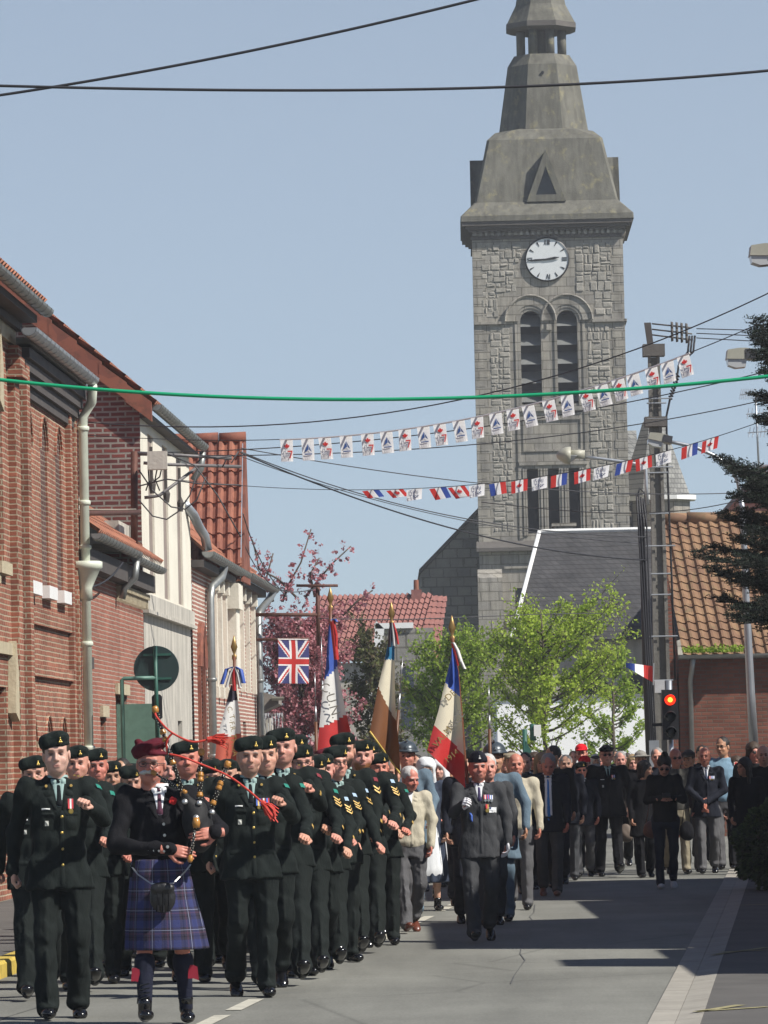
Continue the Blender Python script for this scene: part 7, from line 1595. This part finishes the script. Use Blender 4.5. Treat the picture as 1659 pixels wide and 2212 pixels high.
def exP(T, J, bv, P):
    # kilt
    f = Fld((-.36, -.34, .44), (.36, .32, 1.06), .011)
    f.loft([(.47, .035, .0, .262, .205), (.65, .02, -.005, .238, .190), (.80, .008, -.01, .212, .165), (.95, 0, -.02, .190, .148), (1.04, 0, -.01, .178, .138)], .01, 2.2, lambda x, y, z: .010 * np.sin(np.arctan2(x, -y) * 26 + 1) * np.clip((np.abs(np.arctan2(x, -y)) - .75) * 2.5, 0, 1) * np.clip((1.0 - z) * 2.5, 0.1, 1))
    f.put((-.3, -.3, .45), (.3, .3, .60), lambda X, Y, Z: np.maximum(np.sqrt(((X - .03) / .24) ** 2 + (Y / .182) ** 2) * .2 - .2, Z - .56), .004, True)
    V_, Q_ = f.mesh(); K = mobj('kilt', npmesh('kilt', V_, Q_), TART, T); kb = bvh_of(V_, Q_)
    # sporran
    q = Fld((-.12, -.36, .66), (.12, -.1, .95), .008); q.ell((0, -.235, .80), (.082, .035, .095), .02); q.ell((0, -.25, .86), (.078, .03, .04), .01); q.noise(.002, 80, 1); S_ = mobj('sporran', npmesh('sporran', *q.mesh()), plain('black_leather', (.012, .012, .013), .4, 0, .2, 30, .3, 80), T)
    m = MB()
    for dx in (-.035, 0, .035): m.tube([(dx, -.285, .83), (dx, -.285, .74)], [.006, .004], 6); m.lathe([(.012, -.02), (.008, .02)], 7, (dx, -.285, .735))
    part('tassel', m, BLACKC, S_)
    m = MB(); m.tube([(-.185, -.06, 1.0), (-.15, -.15, .95), (-.07, -.235, .89), (0, -.25, .885), (.07, -.235, .89), (.15, -.15, .96), (.19, -.06, 1.0)], .005, 5); part('chain', m, SILV, S_)
    # hose, flashes, brogue laces
    for L in ('ll', 'rl'):
        h_, k_, a_ = [np.array(v) for v in P[L]]; q = Fld(np.minimum(k_, a_) - .12, np.maximum(k_, a_) + .12, .009); top = k_ * .74 + a_ * .26; q.cap(top, a_ + (0, 0, -.02), .058, .042, .01); q.ell(k_ * .6 + a_ * .4 + (0, .022, 0), (.056, .058, .10), .02); q.cap(top + (0, 0, .0), top + (0, 0, -.03), .066, .066, .008)
        H = mobj('knee_sock', npmesh('hose', *q.mesh()), cm('navy_hose', (.012, .014, .028)), T); s_ = 1 if L == 'll' else -1
        m = MB(); c_ = top + np.array((s_ * .058, -.03, -.035)); m.grid(lambda a, b: (c_[0] + (a - .5) * .05 * (1 + .3 * b) + s_ * .004 * a, c_[1] - .02 - .01 * a, c_[2] - .085 * b - .012 * (a > .5)), 2, 2); part('garter_flash', m, plain('flash_red', (.30, .01, .03), .8), H)
        m = MB()
        for kk in range(5): z = a_[2] + .03 + .028 * kk; m.tube([(a_[0] - .03, a_[1] - .036, z), (a_[0] + .03, a_[1] - .036, z + .014)], .004, 4)
        m.tube([(a_[0] - .03, a_[1] - .03, a_[2] + .14), (a_[0] - .045, a_[1] - .04, a_[2] + .08), (a_[0] - .05, a_[1] - .045, a_[2] + .03)], .003, 4); part('lace', m, TIEK, H)
    # silver buttons on jacket & cuffs, medal, poppy
    for x, z in ((.02, 1.26), (.025, 1.19), (.03, 1.12)):
        p_, n_ = hit(bv, x, z); m = MB(); m.lathe([(.011, 0), (.008, .007)], 10, p_ + Vector((0, -.002, 0)), 0, Matrix.Rotation(math.pi / 2, 4, 'X')); part('button', m, SILV, J)
    for s_ in (-1, 1):
        for k_ in range(4):
            c_, d, r = sleeve_pt(P, s_, 1.62 + .09 * k_); m = MB(); m.lathe([(.008, 0), (.006, .007)], 8, c_ + Vector((0, -r - .004, -.01)), 0, Matrix.Rotation(math.pi / 2, 4, 'X')); part('cuff_button', m, SILV, J)
    p_, n_ = hit(bv, .085, 1.405); m = MB()
    for a in range(4): m.ell = None; m.lathe([(.017, 0), (.013, .006)], 10, p_ + Vector((math.cos(a * 1.57 + .4) * .010, -.012 - .002 * a, math.sin(a * 1.57 + .4) * .010)), 0, Matrix.Rotation(math.pi / 2, 4, 'X'))
    m.lathe([(.007, 0), (.006, .012)], 8, p_ + Vector((0, -.022, 0)), 0, Matrix.Rotation(math.pi / 2, 4, 'X'), ); part('poppy', m, [POPPY], J)
    # jacket front hem point (waistcoat/sash)
TPIPER = person('kilted bagpiper in the very front with white moustache, glasses and maroon tam', 352, Y=29.7, height=1.82, P=PP, rz=6, head=2, tone='red', hair=('sides', 'grey'), hat='balmoral', hatmat=MAROON, outfit='short', jm=BLACKC, jit=False, shirt=SHIRTW, tie=cm('tartan_tie', (.08, .03, .05)), kilt=True, stache=(.5, .48, .44), glasses='clear', extras=exP, badge=None, red=.5, group=None)
# bagpipes (built in the piper's frame)
BPT = thing('bagpipes', 'black bagpipes with ringed drones and scarlet cords under the piper arm', 'bagpipes', TPIPER.location, TPIPER.rotation_euler.z); BPT.scale = TPIPER.scale
f = Fld((-.02, -.48, .98), (.45, .08, 1.52), .010); f.ell((.235, -.17, 1.25), (.095, .13, .175), .03, Matrix.Rotation(R(-8), 4, 'Y')); f.cap((.20, -.22, 1.36), (.15, -.26, 1.44), .05, .025, .03); f.cap((.22, -.24, 1.22), (.215, -.30, 1.27), .05, .025, .03); f.noise(.006, 30, 4)
mobj('bag', npmesh('bag', *f.mesh()), plain('black_velvet', (.006, .006, .007), .75, 0, .2, 20, .3, 40), BPT)
AMB = plain('amber_ring', (.42, .19, .035), .3, 0, .1, 30, 0, 40, .6); EBON = plain('ebony', (.010, .008, .008), .25); IVR = plain('ivory_bead', (.5, .48, .4), .4); CORD = plain('scarlet_cord', (.50, .035, .02), .7, 0, .1, 40)
def drone(a, b, rings, nm='drone', r=.0135):
    a, b = Vector(a), Vector(b); D_ = MB(); D_.tube([a, b], [r, r * .8], 10); o = part(nm, D_, EBON, BPT, True); d = (b - a).normalized(); L_ = (b - a).length; Rq = Vector((0, 0, 1)).rotation_difference(d).to_matrix().to_4x4()
    m = MB()
    for t in rings: m.lathe([(r, -.014), (r + .006, -.010), (r + .008, 0), (r + .003, .006), (r + .006, .012), (r, .017)], 12, a.lerp(b, t), 0, Rq)
    m.lathe([(r + .002, -.026), (r + .008, -.01), (r + .008, .008), (r + .003, .018), (r * .3, .02)], 12, b, 0, Rq); part('ring', m, AMB, o, True)
    m = MB(); n = int(L_ / .016)
    for i in range(n):
        for k_ in range(3):
            a_ = k_ * 2.09 + i * .8; p = a.lerp(b, (i + .5) / n) + (Rq @ Vector((math.cos(a_), math.sin(a_), 0))) * (r * 1.0); m.lathe([(.0026, -.003), (.0026, .003)], 5, p)
    part('beading', m, IVR, o)
drone((.15, -.26, 1.42), (-.02, -.16, 1.985), (.05, .40, .66, .74), 'bass_drone')
drone((.245, -.24, 1.41), (.265, -.18, 1.71), (.10, .42, .52)); drone((.32, -.22, 1.36), (.43, -.18, 1.63), (.10, .45, .55))
drone((.15, -.27, 1.46), (-.035, -.135, 1.585), (.0,), 'blowpipe', .008)
drone((.215, -.31, 1.27), (.17, -.37, 1.04), (.05,), 'chanter', .009)
m = MB()
for c_ in ((.15, -.27, 1.40), (.24, -.27, 1.39), (.32, -.25, 1.33), (.215, -.32, 1.30)):
    m.lathe([(.016, -.010), (.020, 0), (.014, .012)], 12, c_, 0, Matrix.Rotation(R(60), 4, 'X'))
part('silver_mount', m, SILV, BPT, True); m = MB(); m.lathe([(.02, -.03), (.026, 0), (.018, .035)], 12, (.215, -.325, 1.265)); part('amber_mount', m, AMB, BPT, True)
def cord(pts, tassel=True):
    P_ = [Vector(p) for p in pts]; Q_ = []
    for i in range(len(P_) - 1):
        for k_ in range(6):
            t = k_ / 6; p0, p1, p2, p3 = P_[max(i - 1, 0)], P_[i], P_[i + 1], P_[min(i + 2, len(P_) - 1)]; Q_.append(.5 * ((2 * p1) + (p2 - p0) * t + (2 * p0 - 5 * p1 + 4 * p2 - p3) * t * t + (3 * p1 - p0 - 3 * p2 + p3) * t ** 3))
    Q_.append(P_[-1]); m = MB(); m.tube(Q_, .0075, 6); o = part('cord', m, CORD, BPT, True)
    if tassel:
        m = MB(); d = (P_[-1] - P_[-2]).normalized(); r_ = random.Random(3); e = P_[-1]; m.tube([e, e + d * .03], [.018, .02], 8)
        for k_ in range(64): v = Vector((r_.gauss(0, 1), r_.gauss(0, 1), r_.gauss(0, 1))) * .010; m.tube([e + d * .02 + v * .3, e + d * .05 + v, e + d * r_.uniform(.08, .12) + v * 1.5 + Vector((0, 0, -.015))], .0042, 3)
        part('tassel', m, CORD, o)
cord([(-.02, -.17, 1.96), (-.01, -.2, 1.93), (.07, -.23, 1.84), (.20, -.24, 1.775), (.30, -.24, 1.785)])
cord([(.05, -.20, 1.70), (.045, -.22, 1.78), (.08, -.23, 1.83)], False)
cord([(.06, -.22, 1.70), (.14, -.24, 1.68), (.24, -.21, 1.64), (.42, -.22, 1.56), (.54, -.27, 1.47), (.63, -.32, 1.385)])
# ---------------------------------------------------------------- behind the column
VG = 'veterans and guests walking behind the column'
BLUEC = cm('horizon_blue', (.115, .165, .21)); CREAM = cm('cream_jacket', (.48, .44, .34)); NAVYC = cm('navy_suit', (.012, .014, .022)); HELM = plain('helmet_blue_grey', (.055, .07, .085), .35, .2, .1, 20)
PWALK = [pose(**LEGA), pose(**LEGC), pose(**LEGD), pose(**{**LEGC, 'la': ((.25, .0, 1.17), (.25, -.06, .93)), 'ra': ((-.25, -.05, 1.17), (-.24, -.22, .98))})]
person('first helmeted man in horizon blue greatcoat, grey helmet above the cream jacket', 866, Y=50.5, height=1.84, P=PWALK[0], hat='helmet', hatmat=HELM, badge=HELM, outfit='coat', jm=BLUEC, tm=BLUEC, tone='tan', head=0, group='men in old French greatcoats and steel helmets', extras=None)
person('laughing helmeted man in horizon blue, second from the left', 886, Y=49.5, height=1.86, P=pose(**{**LEGC, 'la': ((.26, -.06, 1.18), (.24, -.25, .99))}), hat='helmet', hatmat=HELM, badge=HELM, outfit='coat', jm=BLUEC, tm=BLUEC, tone='red', head=1, group='men in old French greatcoats and steel helmets', hair=('short', 'dark'))
person('white haired man in a cream zip jacket and grey trousers with brown shoes', 888, Y=44.6, height=1.62, P=pose(**{**LEGA, 'yaw': 25, 'nod': 12}), outfit='bomber', jm=CREAM, tm=GREYT_, shoes=BROWNSH, head=2, tone='red', hair=('full', 'white'), rz=10, group=VG, shirt=SHIRTW)
def nurse(T, J, bv, P):
    f = Fld((-.3, -.26, .30), (.3, .26, 1.1), .016); f.loft([(.32, 0, 0, .25, .21), (.8, 0, 0, .20, .16), (1.08, 0, 0, .15, .12)], .02, 2.2, lambda x, y, z: .012 * np.sin(np.arctan2(x, y) * 13)); mobj('dress', npmesh('dress', *f.mesh()), cm('blue_cape', (.035, .045, .07)), T)
    m = MB(); bb = bvh_of(*f.mesh()); pad(bb, [(-.11, 1.0), (.11, 1.0), (.17, .40), (-.17, .40)], 8, 12, .014, m); part('apron', m, SHIRTW, T, True)
person('nurse in white veil, dark blue cape and white apron', 926, Y=50.8, height=1.70, P=pose(nod=6), head=3, tone='pale', hair=(None, 'brown'), hat='veil', hatmat=SHIRTW, outfit='suit', jm=cm('blue_cape', (.035, .045, .07)), skirt=True, extras=nurse, glasses='clear', group=None, rz=8)
person('second nurse in a white veil behind the large standard', 958, Y=55, height=1.68, P=pose(yaw=-10), head=3, tone='pale', hair=(None, 'brown'), hat='veil', hatmat=SHIRTW, outfit='suit', jm=cm('blue_cape', (.035, .045, .07)), skirt=True, extras=nurse, group=None, lod=1)
# rifles with bayonets
def rifle(label, u0, v0, u1, v1, Y):
    a, b = Wp(u0, v0, Y), Wp(u1, v1, Y); T = thing('rifle', label, 'rifle', a, 0, 'long rifles with fixed bayonets'); d = b - a; m = MB(); m.tube([d * .0, d * .62], [.022, .016], 8); part('stock', m, plain('walnut', (.13, .05, .02), .5), T, True); m = MB(); m.tube([d * .60, d * .74], [.012, .010], 8); part('barrel', m, galv, T, True); m = MB(); m.tube([d * .72, d], [.007, .003], 5); part('bayonet', m, plain('steel', (.35, .36, .38), .3, .7), T, True)
rifle('rifle rising just left of the lettered UNC standard', 686, 1735, 680, 1452, 47.1); rifle('thin bayonet beside the pole of the lettered standard', 703, 1735, 694, 1378, 47.2); rifle('slanting rifle between the brown standard and the green tree', 846, 1720, 870, 1420, 50); rifle('rifle with brown stock above the helmeted man, right of the large standard', 1060, 1730, 1056, 1480, 46.8)
# veteran standard bearer
PV = pose(**{**LEGA, 'ra': ((-.24, -.10, 1.22), (-.16, -.26, 1.30)), 'rh': ('grip', (.0, -1, .3), (-1, .0, .4)), 'la': ((.26, .0, 1.17), (.265, -.06, .93)), 'lh': ('relaxed', (0, -.15, -1), (1, 0, 0))})
GLOVE = cm('white_glove', (.78, .78, .80), .8, .03, .1)
def exV(T, J, bv, P):
    m_ = [hand_at('grip', np.array(P['ra'][1]) * 1.0, P['rh'][1], P['rh'][2], False), hand_at('relaxed', P['la'][1], P['lh'][1], P['lh'][2], True)]
    for V_, Q_ in m_:
        c = V_.mean(0); V_ = c + (V_ - c) * 1.09; mobj('glove', npmesh('glove', V_, Q_), GLOVE, T)
    for i, (x, z, rb) in enumerate(((.055, 1.36, (MEDR, MEDW, MEDR)), (.085, 1.36, (MEDB, MEDR, MEDB)), (.115, 1.355, (MEDW, MEDB, MEDW)), (.07, 1.27, (MEDR, MEDR, BRASSC)))): medal(J, bv, x, z, rb, BRASS if i == 3 else SILV, .028, .04, .014 if i < 3 else .02)
    chest(J, bv, .125, 1.235, .075, .05, SHIRTW, .014, 'name_card'); chest(J, bv, .10, 1.25, .02, .02, NAVY, .017, 'card_logo')
    m = MB(); pad(bv, [(-.105, 1.22), (-.06, 1.22), (-.065, 1.12), (-.10, 1.12)], 2, 3, .012, m); part('ribbon_bow', m, MEDB, J)
person('old veteran in grey suit and side cap holding the large standard with white gloves', 1041, Y=42.0, height=1.72, P=PV, head=2, tone='red', hair=('sides', 'white'), hat='side', hatmat=cm('navy_cap', (.012, .012, .02)), badge=SILV, outfit='suit', jm=GREYS, tm=GREYS, jit=False, shirt=SHIRTW, tie=cm('patterned_tie', (.05, .04, .10)), extras=exV, rz=3, stub=.15)
PBR = pose(**{**LEGA, 'ra': ((-.22, -.12, 1.22), (-.06, -.27, 1.22)), 'rh': ('grip', (.4, -1, .3), (-1, .0, .4)), 'la': ((.22, -.12, 1.18), (.06, -.27, 1.08)), 'lh': ('grip', (-.4, -1, .2), (1, 0, .3))})
for (u_, y_, lb_) in ((513, 45.3, 'bearer of the faded French standard, hidden behind the left files'), (718, 46.3, 'bearer of the lettered standard, hidden behind the maroon beret'), (857, 45.35, 'bearer of the cream and brown standard, behind the last soldier')):
    person(lb_, u_, Y=y_, height=1.66, lod=1, P=PBR, jit=False, outfit='suit', jm=NAVYC, tm=GREYT_, tone='fair', hair=('short', 'grey'), head=2, shirt=SHIRTW, group='standard bearers walking behind the soldiers')
person('rifleman in horizon blue hidden between the lettered standard and the soldiers', 693, Y=47.4, height=1.66, lod=1, P=PBR, jit=False, outfit='coat', jm=BLUEC, tm=BLUEC, tone='tan', hat='helmet', hatmat=HELM, badge=HELM, group='men in old French greatcoats and steel helmets')
crowd = [
 # label, u, Y, height, kwargs
 ('man in a dark beret in the shade directly left of the veteran', 1018, 46.5, 1.76, dict(hat='beret', outfit='suit', jm=NAVYC, tm=NAVYC, tone='fair', hair=('short', 'grey'), P=PWALK[1])),
 ('helmeted man in horizon blue greatcoat right behind the veteran', 1078, 47.0, 1.80, dict(hat='helmet', hatmat=HELM, badge=HELM, outfit='coat', jm=BLUEC, tm=BLUEC, tone='tan', stache=(.04, .03, .02), group='men in old French greatcoats and steel helmets', P=pose(**{**LEGC, 'la': ((.29, -.02, 1.18), (.31, -.12, .95))}))),
 ('white haired man whose face shows beside the veteran ear', 1062, 46.0, 1.70, dict(outfit='suit', jm=GREYS, tm=GREYS, hair=('full', 'white'), head=2, tone='pink', P=PWALK[2])),
 ('balding man in a cream jacket right of the helmeted man', 1122, 50.5, 1.72, dict(outfit='bomber', jm=CREAM, tm=GREYT_, hair=('sides', 'grey'), head=2, tone='red', P=PWALK[3])),
 ('man in a tan flat cap behind the balding man', 1112, 56.0, 1.76, dict(hat='flat', hatmat=cm('tan_cap', (.28, .24, .17)), outfit='suit', jm=NAVYC, tm=NAVYC, tone='fair', P=PWALK[0])),
 ('man in dark suit between the balding man and the blue tie', 1143, 58.0, 1.74, dict(outfit='suit', jm=NAVYC, tm=NAVYC, tone='fair', hair=('short', 'dark'), shirt=SHIRTW, P=PWALK[2])),
 ('grey haired man looking down, dark suit with a long bright blue tie', 1190, 55.2, 1.73, dict(outfit='suit', jm=NAVYC, tm=GREYS, tone='red', hair=('full', 'grey'), head=2, shirt=SHIRTW, tie=cm('bright_blue_tie', (.04, .20, .55)), open_=True, P=pose(**{**LEGC, 'nod': 22}), shoes=BROWNSH)),
 ('blond woman behind the man with the bright blue tie', 1176, 58.5, 1.72, dict(outfit='suit', jm=BLACKC, tm=BLACKC, tone='fair', head=3, hair=('long', 'blond'), P=PWALK[1])),
 ('dark haired man in profile right of the blond woman', 1203, 60.0, 1.80, dict(outfit='suit', jm=BLACKC, tm=NAVYC, tone='tan', hair=('full', 'dark'), P=pose(**{**LEGA, 'yaw': -50}))),
 ('man with medals on a dark blazer right of the bright blue tie', 1228, 62.0, 1.70, dict(outfit='suit', jm=NAVYC, tm=GREYS, tone='fair', hair=('short', 'grey'), P=PWALK[3], extras=std_ex(None, None, 3, None, tag_=False))),
 ('man in a bright red cap standing tallest behind the sunglasses man', 1263, 67.0, 1.84, dict(hat='cap', hatmat=cm('red_cap', (.60, .01, .02)), outfit='bomber', jm=NAVYC, tm=GREYT_, tone='red', P=PWALK[0])),
 ('second man in a red cap, lower and nearer', 1270, 65.2, 1.66, dict(hat='cap', hatmat=cm('red_cap', (.60, .01, .02)), outfit='suit', jm=NAVYC, tm=NAVYC, tone='pink', P=PWALK[1])),
 ('veteran in beret and sunglasses with pale grey trousers', 1262, 63.5, 1.60, dict(hat='beret', badge=BRASS, glasses='dark', outfit='suit', jm=NAVYC, tm=GREYT_, shirt=SHIRTW, tie=TIEK, tone='red', head=2, P=PWALK[2])),
 ('stout man in black uniform, cap and sunglasses walking alone in the gap', 1317, 63.6, 1.82, dict(hat='flat', hatmat=BLACKC, glasses='dark', outfit='tunic', jm=BLACKC, tm=BLACKC, shirt=SHIRTG, tie=TIEK, tone='pink', head=1, P=pose(**{**LEGB, 'fat': .22, 'sh': .215, 'la': ((.29, 0, 1.17), (.31, -.06, .93)), 'ra': ((-.29, 0, 1.17), (-.31, -.06, .93))}), extras=std_ex(None, None, 2, None))),
 ('pink faced man just right of the stout man in black', 1346, 69.0, 1.72, dict(outfit='suit', jm=BLACKC, tm=BLACKC, tone='pink', hair=('short', 'grey'), P=PWALK[0])),
 ('fair haired woman between the stout man and the grey sunhat', 1371, 70.0, 1.66, dict(outfit='suit', jm=BLACKC, tm=BLACKC, tone='pink', head=3, hair=('bob', 'blond'), P=PWALK[1])),
 ('person in a wide grey sunhat', 1391, 68.5, 1.72, dict(hat='sun', hatmat=cm('grey_hat', (.22, .21, .19)), outfit='suit', jm=BLACKC, tm=BLACKC, tone='fair', P=PWALK[2])),
 ('short haired woman in black seen in profile below the grey sunhat', 1396, 62.5, 1.58, dict(outfit='coat', jm=BLACKC, tm=BLACKC, tone='tan', head=3, hair=('bob', 'dark'), P=pose(**{**LEGD, 'yaw': 55}))),
 ('man with grey hair directly behind the woman with the bun', 1427, 66.0, 1.76, dict(outfit='suit', jm=NAVYC, tm=NAVYC, tone='pink', head=2, hair=('full', 'grey'), P=PWALK[0])),
 ('woman with a hair bun and sunglasses in black, looking down at a camera', 1441, 57.2, 1.68, dict(outfit='top', jm=BLACKC, tm=cm('dark_jeans', (.016, .02, .034)), tk='slim', tone='fair', head=3, hair=('bun', 'dark'), glasses='dark', jit=False, shoes=plain('grey_trainer', (.5, .52, .52), .6), P=pose(**{**LEGD, 'nod': 26, 'la': ((.24, -.06, 1.16), (.075, -.27, 1.19)), 'lh': ('grip', (-1, -.5, .3), (0, -.6, 1)), 'ra': ((-.24, -.06, 1.16), (-.075, -.27, 1.19)), 'rh': ('grip', (1, -.5, .3), (0, -.6, 1)), 'sh': .165}))),
 ('bald red faced man in sunglasses, grey jacket and tan trousers', 1466, 64.0, 1.74, dict(outfit='bomber', jm=cm('grey_jacket', (.07, .068, .06)), tm=TAN, tone='red', head=2, hair=('sides', 'grey'), glasses='dark', P=PWALK[3])),
 ('man in a flat cap and brown leather jacket', 1497, 65.0, 1.72, dict(hat='flat', hatmat=cm('brown_cap', (.05, .04, .035)), outfit='bomber', jm=plain('brown_leather', (.035, .022, .018), .4, 0, .3, 12, .3, 40), tm=GREYT_, tone='tan', head=2, P=pose(**{**LEGC, 'yaw': -30, 'nod': 8}))),
 ('dark haired man between the flat cap and the medalled blazer', 1523, 70.0, 1.80, dict(outfit='suit', jm=NAVYC, tm=NAVYC, tone='tan', hair=('full', 'dark'), P=PWALK[1])),
 ('bald man in navy blazer with medals and striped tie', 1530, 64.0, 1.76, dict(outfit='suit', jm=NAVYC, tm=GREYT_, tone='red', head=2, hair=('sides', 'grey'), shirt=SHIRTW, tie=cm('striped_tie', (.06, .08, .14)), P=pose(**{**LEGD, 'la': ((.24, -.06, 1.16), (.02, -.22, 1.0)), 'ra': ((-.24, -.06, 1.16), (-.03, -.22, .99)), 'yaw': -12}), extras=std_ex(None, None, 3, None, tag_=False))),
 ('tall man in glasses and light blue denim jacket', 1571, 66.0, 1.90, dict(outfit='bomber', jm=cm('denim_light', (.20, .32, .42)), tm=GREYT_, tone='tan', head=0, hair=('short', 'dark'), glasses='clear', P=pose(**{**LEGD, 'yaw': -25}))),
 ('young woman at the right with a red and white paper flag behind the hedge', 1596, 66.0, 1.62, dict(outfit='top', jm=cm('white_top', (.5, .45, .45)), tm=BLACKC, tone='pink', head=3, hair=('long', 'brown'), P=PWALK[2])),
 ('woman in sunglasses with brown hair above the hedge', 1632, 63.0, 1.80, dict(outfit='suit', jm=BLACKC, tm=BLACKC, tone='red', head=3, hair=('bob', 'brown'), glasses='dark', P=pose(**{**LEGD, 'yaw': 15}))),
 ('dark haired woman in black partly behind the hedge', 1618, 60.0, 1.60, dict(outfit='coat', jm=BLACKC, tm=BLACKC, tone='tan', head=3, hair=('long', 'dark'), P=pose(**{**LEGD, 'yaw': -60}))),
 ('man in black cut by the right edge above the hedge', 1657, 60.5, 1.76, dict(outfit='suit', jm=BLACKC, tm=BLACKC, tone='fair', head=1, hair=('sides', 'brown'), P=PWALK[0])),
]
for lb, u, Y, h_, k in crowd:
    k = dict(k); k.setdefault('group', VG); person(lb, u, Y=Y, height=h_, lod=1, rz=rnd.uniform(-4, 8), **k)
# far rows: heads glimpsed between the others
G3 = 'distant walkers glimpsed between the others'
spots = [(905, 58, 'dark suit beside the nurse'), (940, 62, 'dark suit behind the nurses veil'), (975, 60, 'dark suit behind the tip of the large standard'), (1000, 52, 'dark coat left of the veteran, in the shade'), (1035, 60, 'dark suit behind the rifle'), (1095, 62, 'dark suit behind the balding man'), (1132, 66, 'brown jacket left of the blond woman'), (1160, 68, 'grey coat behind the blond woman'), (1215, 70, 'navy coat left of the red caps'), (1243, 73, 'dark coat just left of the red caps'), (1290, 75, 'beige coat right of the red caps'), (1300, 80, 'navy coat left of the stout man in black'), (1335, 79, 'grey coat right behind the stout man'), (1360, 82, 'dark coat behind the fair haired woman'), (1410, 76, 'navy coat right of the grey sunhat'), (1450, 75, 'dark coat behind the hair bun'), (1480, 78, 'brown jacket right of the bald red faced man'), (1510, 80, 'dark coat behind the flat cap'), (1545, 78, 'dark coat left of the denim jacket'), (1578, 80, 'navy coat right of the denim jacket'), (1608, 76, 'dark coat behind the paper flag')]
cl_ = dict(dark=BLACKC, navy=NAVYC, brown=cm('brown_jacket', (.06, .04, .028)), grey=GREYS, beige=CREAM)
hk = ['dark', 'brown', 'grey', 'sandy', 'white', 'blond']
for i, (u, Y, lb) in enumerate(spots):
    w = i % 3 == 1
    Y = Y + (22 if u > 1180 else 0); person('walker in a ' + lb, u, Y=Y, height=rnd.uniform(1.64, 1.80), lod=1, P=[PWALK[0], PWALK[1], PWALK[2], PWALK[3]][i % 4], outfit='suit', jm=cl_[lb.split()[0]], tm=NAVYC, tone=('fair', 'pink', 'tan', 'red')[i % 4], head=3 if w else (0, 1, 2)[i % 3], hair=(('bob' if w else ('short', 'full')[i % 2]), hk[i % 6]), hat=('flat' if i % 7 == 3 else None), hatmat=NAVYC, group=G3, rz=rnd.uniform(-12, 12))
# bags, camera, paper flag
T = thing('compact_camera', 'small black camera held in both hands by the woman with the bun', 'camera', Gx(1441, 57.2) + Vector((0.0, -.33, 1.135))); m = MB(); m.box(-.05, .05, -.015, .015, -.03, .03); part('camera_body', m, black, T); m = MB(); m.lathe([(.02, 0), (.018, .03)], 12, (0, .015, 0), 0, Matrix.Rotation(-math.pi / 2, 4, 'X')); part('lens', m, darkglass, T, True)
def bag(label, u, Y, z, w, h, mat, strap=None):
    b = Gx(u, Y) + Vector((0, -.22, z)); T = thing('shoulder_bag', label, 'bag', b, 0, 'bags carried by walkers'); f = Fld((-w, -.12, -h), (w, .12, h), .012); f.ell((0, 0, 0), (w * .55, .06, h * .6), .02); f.ell((0, 0, -h * .3), (w * .6, .065, h * .4), .05); f.noise(.006, 25, 1); V_, Q_ = f.mesh(); mobj('pouch', npmesh('pouch', V_, Q_), mat, T); m = MB(); m.tube([(-w * .4, 0, h * .4), (0, .02, h * 2.2 if not strap else strap), (w * .4, 0, h * .4)], .008, 5); part('strap', m, mat, T, True)
bag('brown leather handbag at the hip of the woman with the bun', 1408, 58.0, .72, .16, .17, plain('tan_leather', (.15, .06, .035), .5)); bag('pale brown bag carried low beside the stout man', 1352, 66.0, .55, .17, .2, plain('beige_bag', (.12, .09, .07), .7)); bag('black bag hanging beside the tan trousers', 1484, 62.5, .62, .16, .2, BLACKC)
T = thing('paper_flag', 'small red and white paper flag held beside the hedge', 'flag', Gx(1592, 65.2) + Vector((0, 0, 1.35))); m = MB()
for i in range(3): m.grid(lambda a, b: Vector(((i + a) * .055, .01 * math.sin(3 * (i + a)), -.09 * b + .15)), 2, 2, (0, 1, 0)[i])
part('cloth', m, [RED, WHT], T); m = MB(); m.tube([(0, 0, -.15), (0, 0, .16)], .005, 5); part('stick', m, white, T)
# ================================================================== thin spring haze
hm = bpy.data.materials.new('haze_air'); hm.use_nodes = True; ht = hm.node_tree; ht.nodes.clear(); pv = ht.nodes.new('ShaderNodeVolumePrincipled'); ho = ht.nodes.new('ShaderNodeOutputMaterial')
pv.inputs['Color'].default_value = (.93, .95, 1, 1); pv.inputs['Density'].default_value = 0.0005; pv.inputs['Anisotropy'].default_value = 0.2; ht.links.new(pv.outputs[0], ho.inputs['Volume'])
m = MB(); m.box(-120, 120, -70, 330, -1.1, 48); o = m.build('haze', hm); tag(o, kind='stuff')
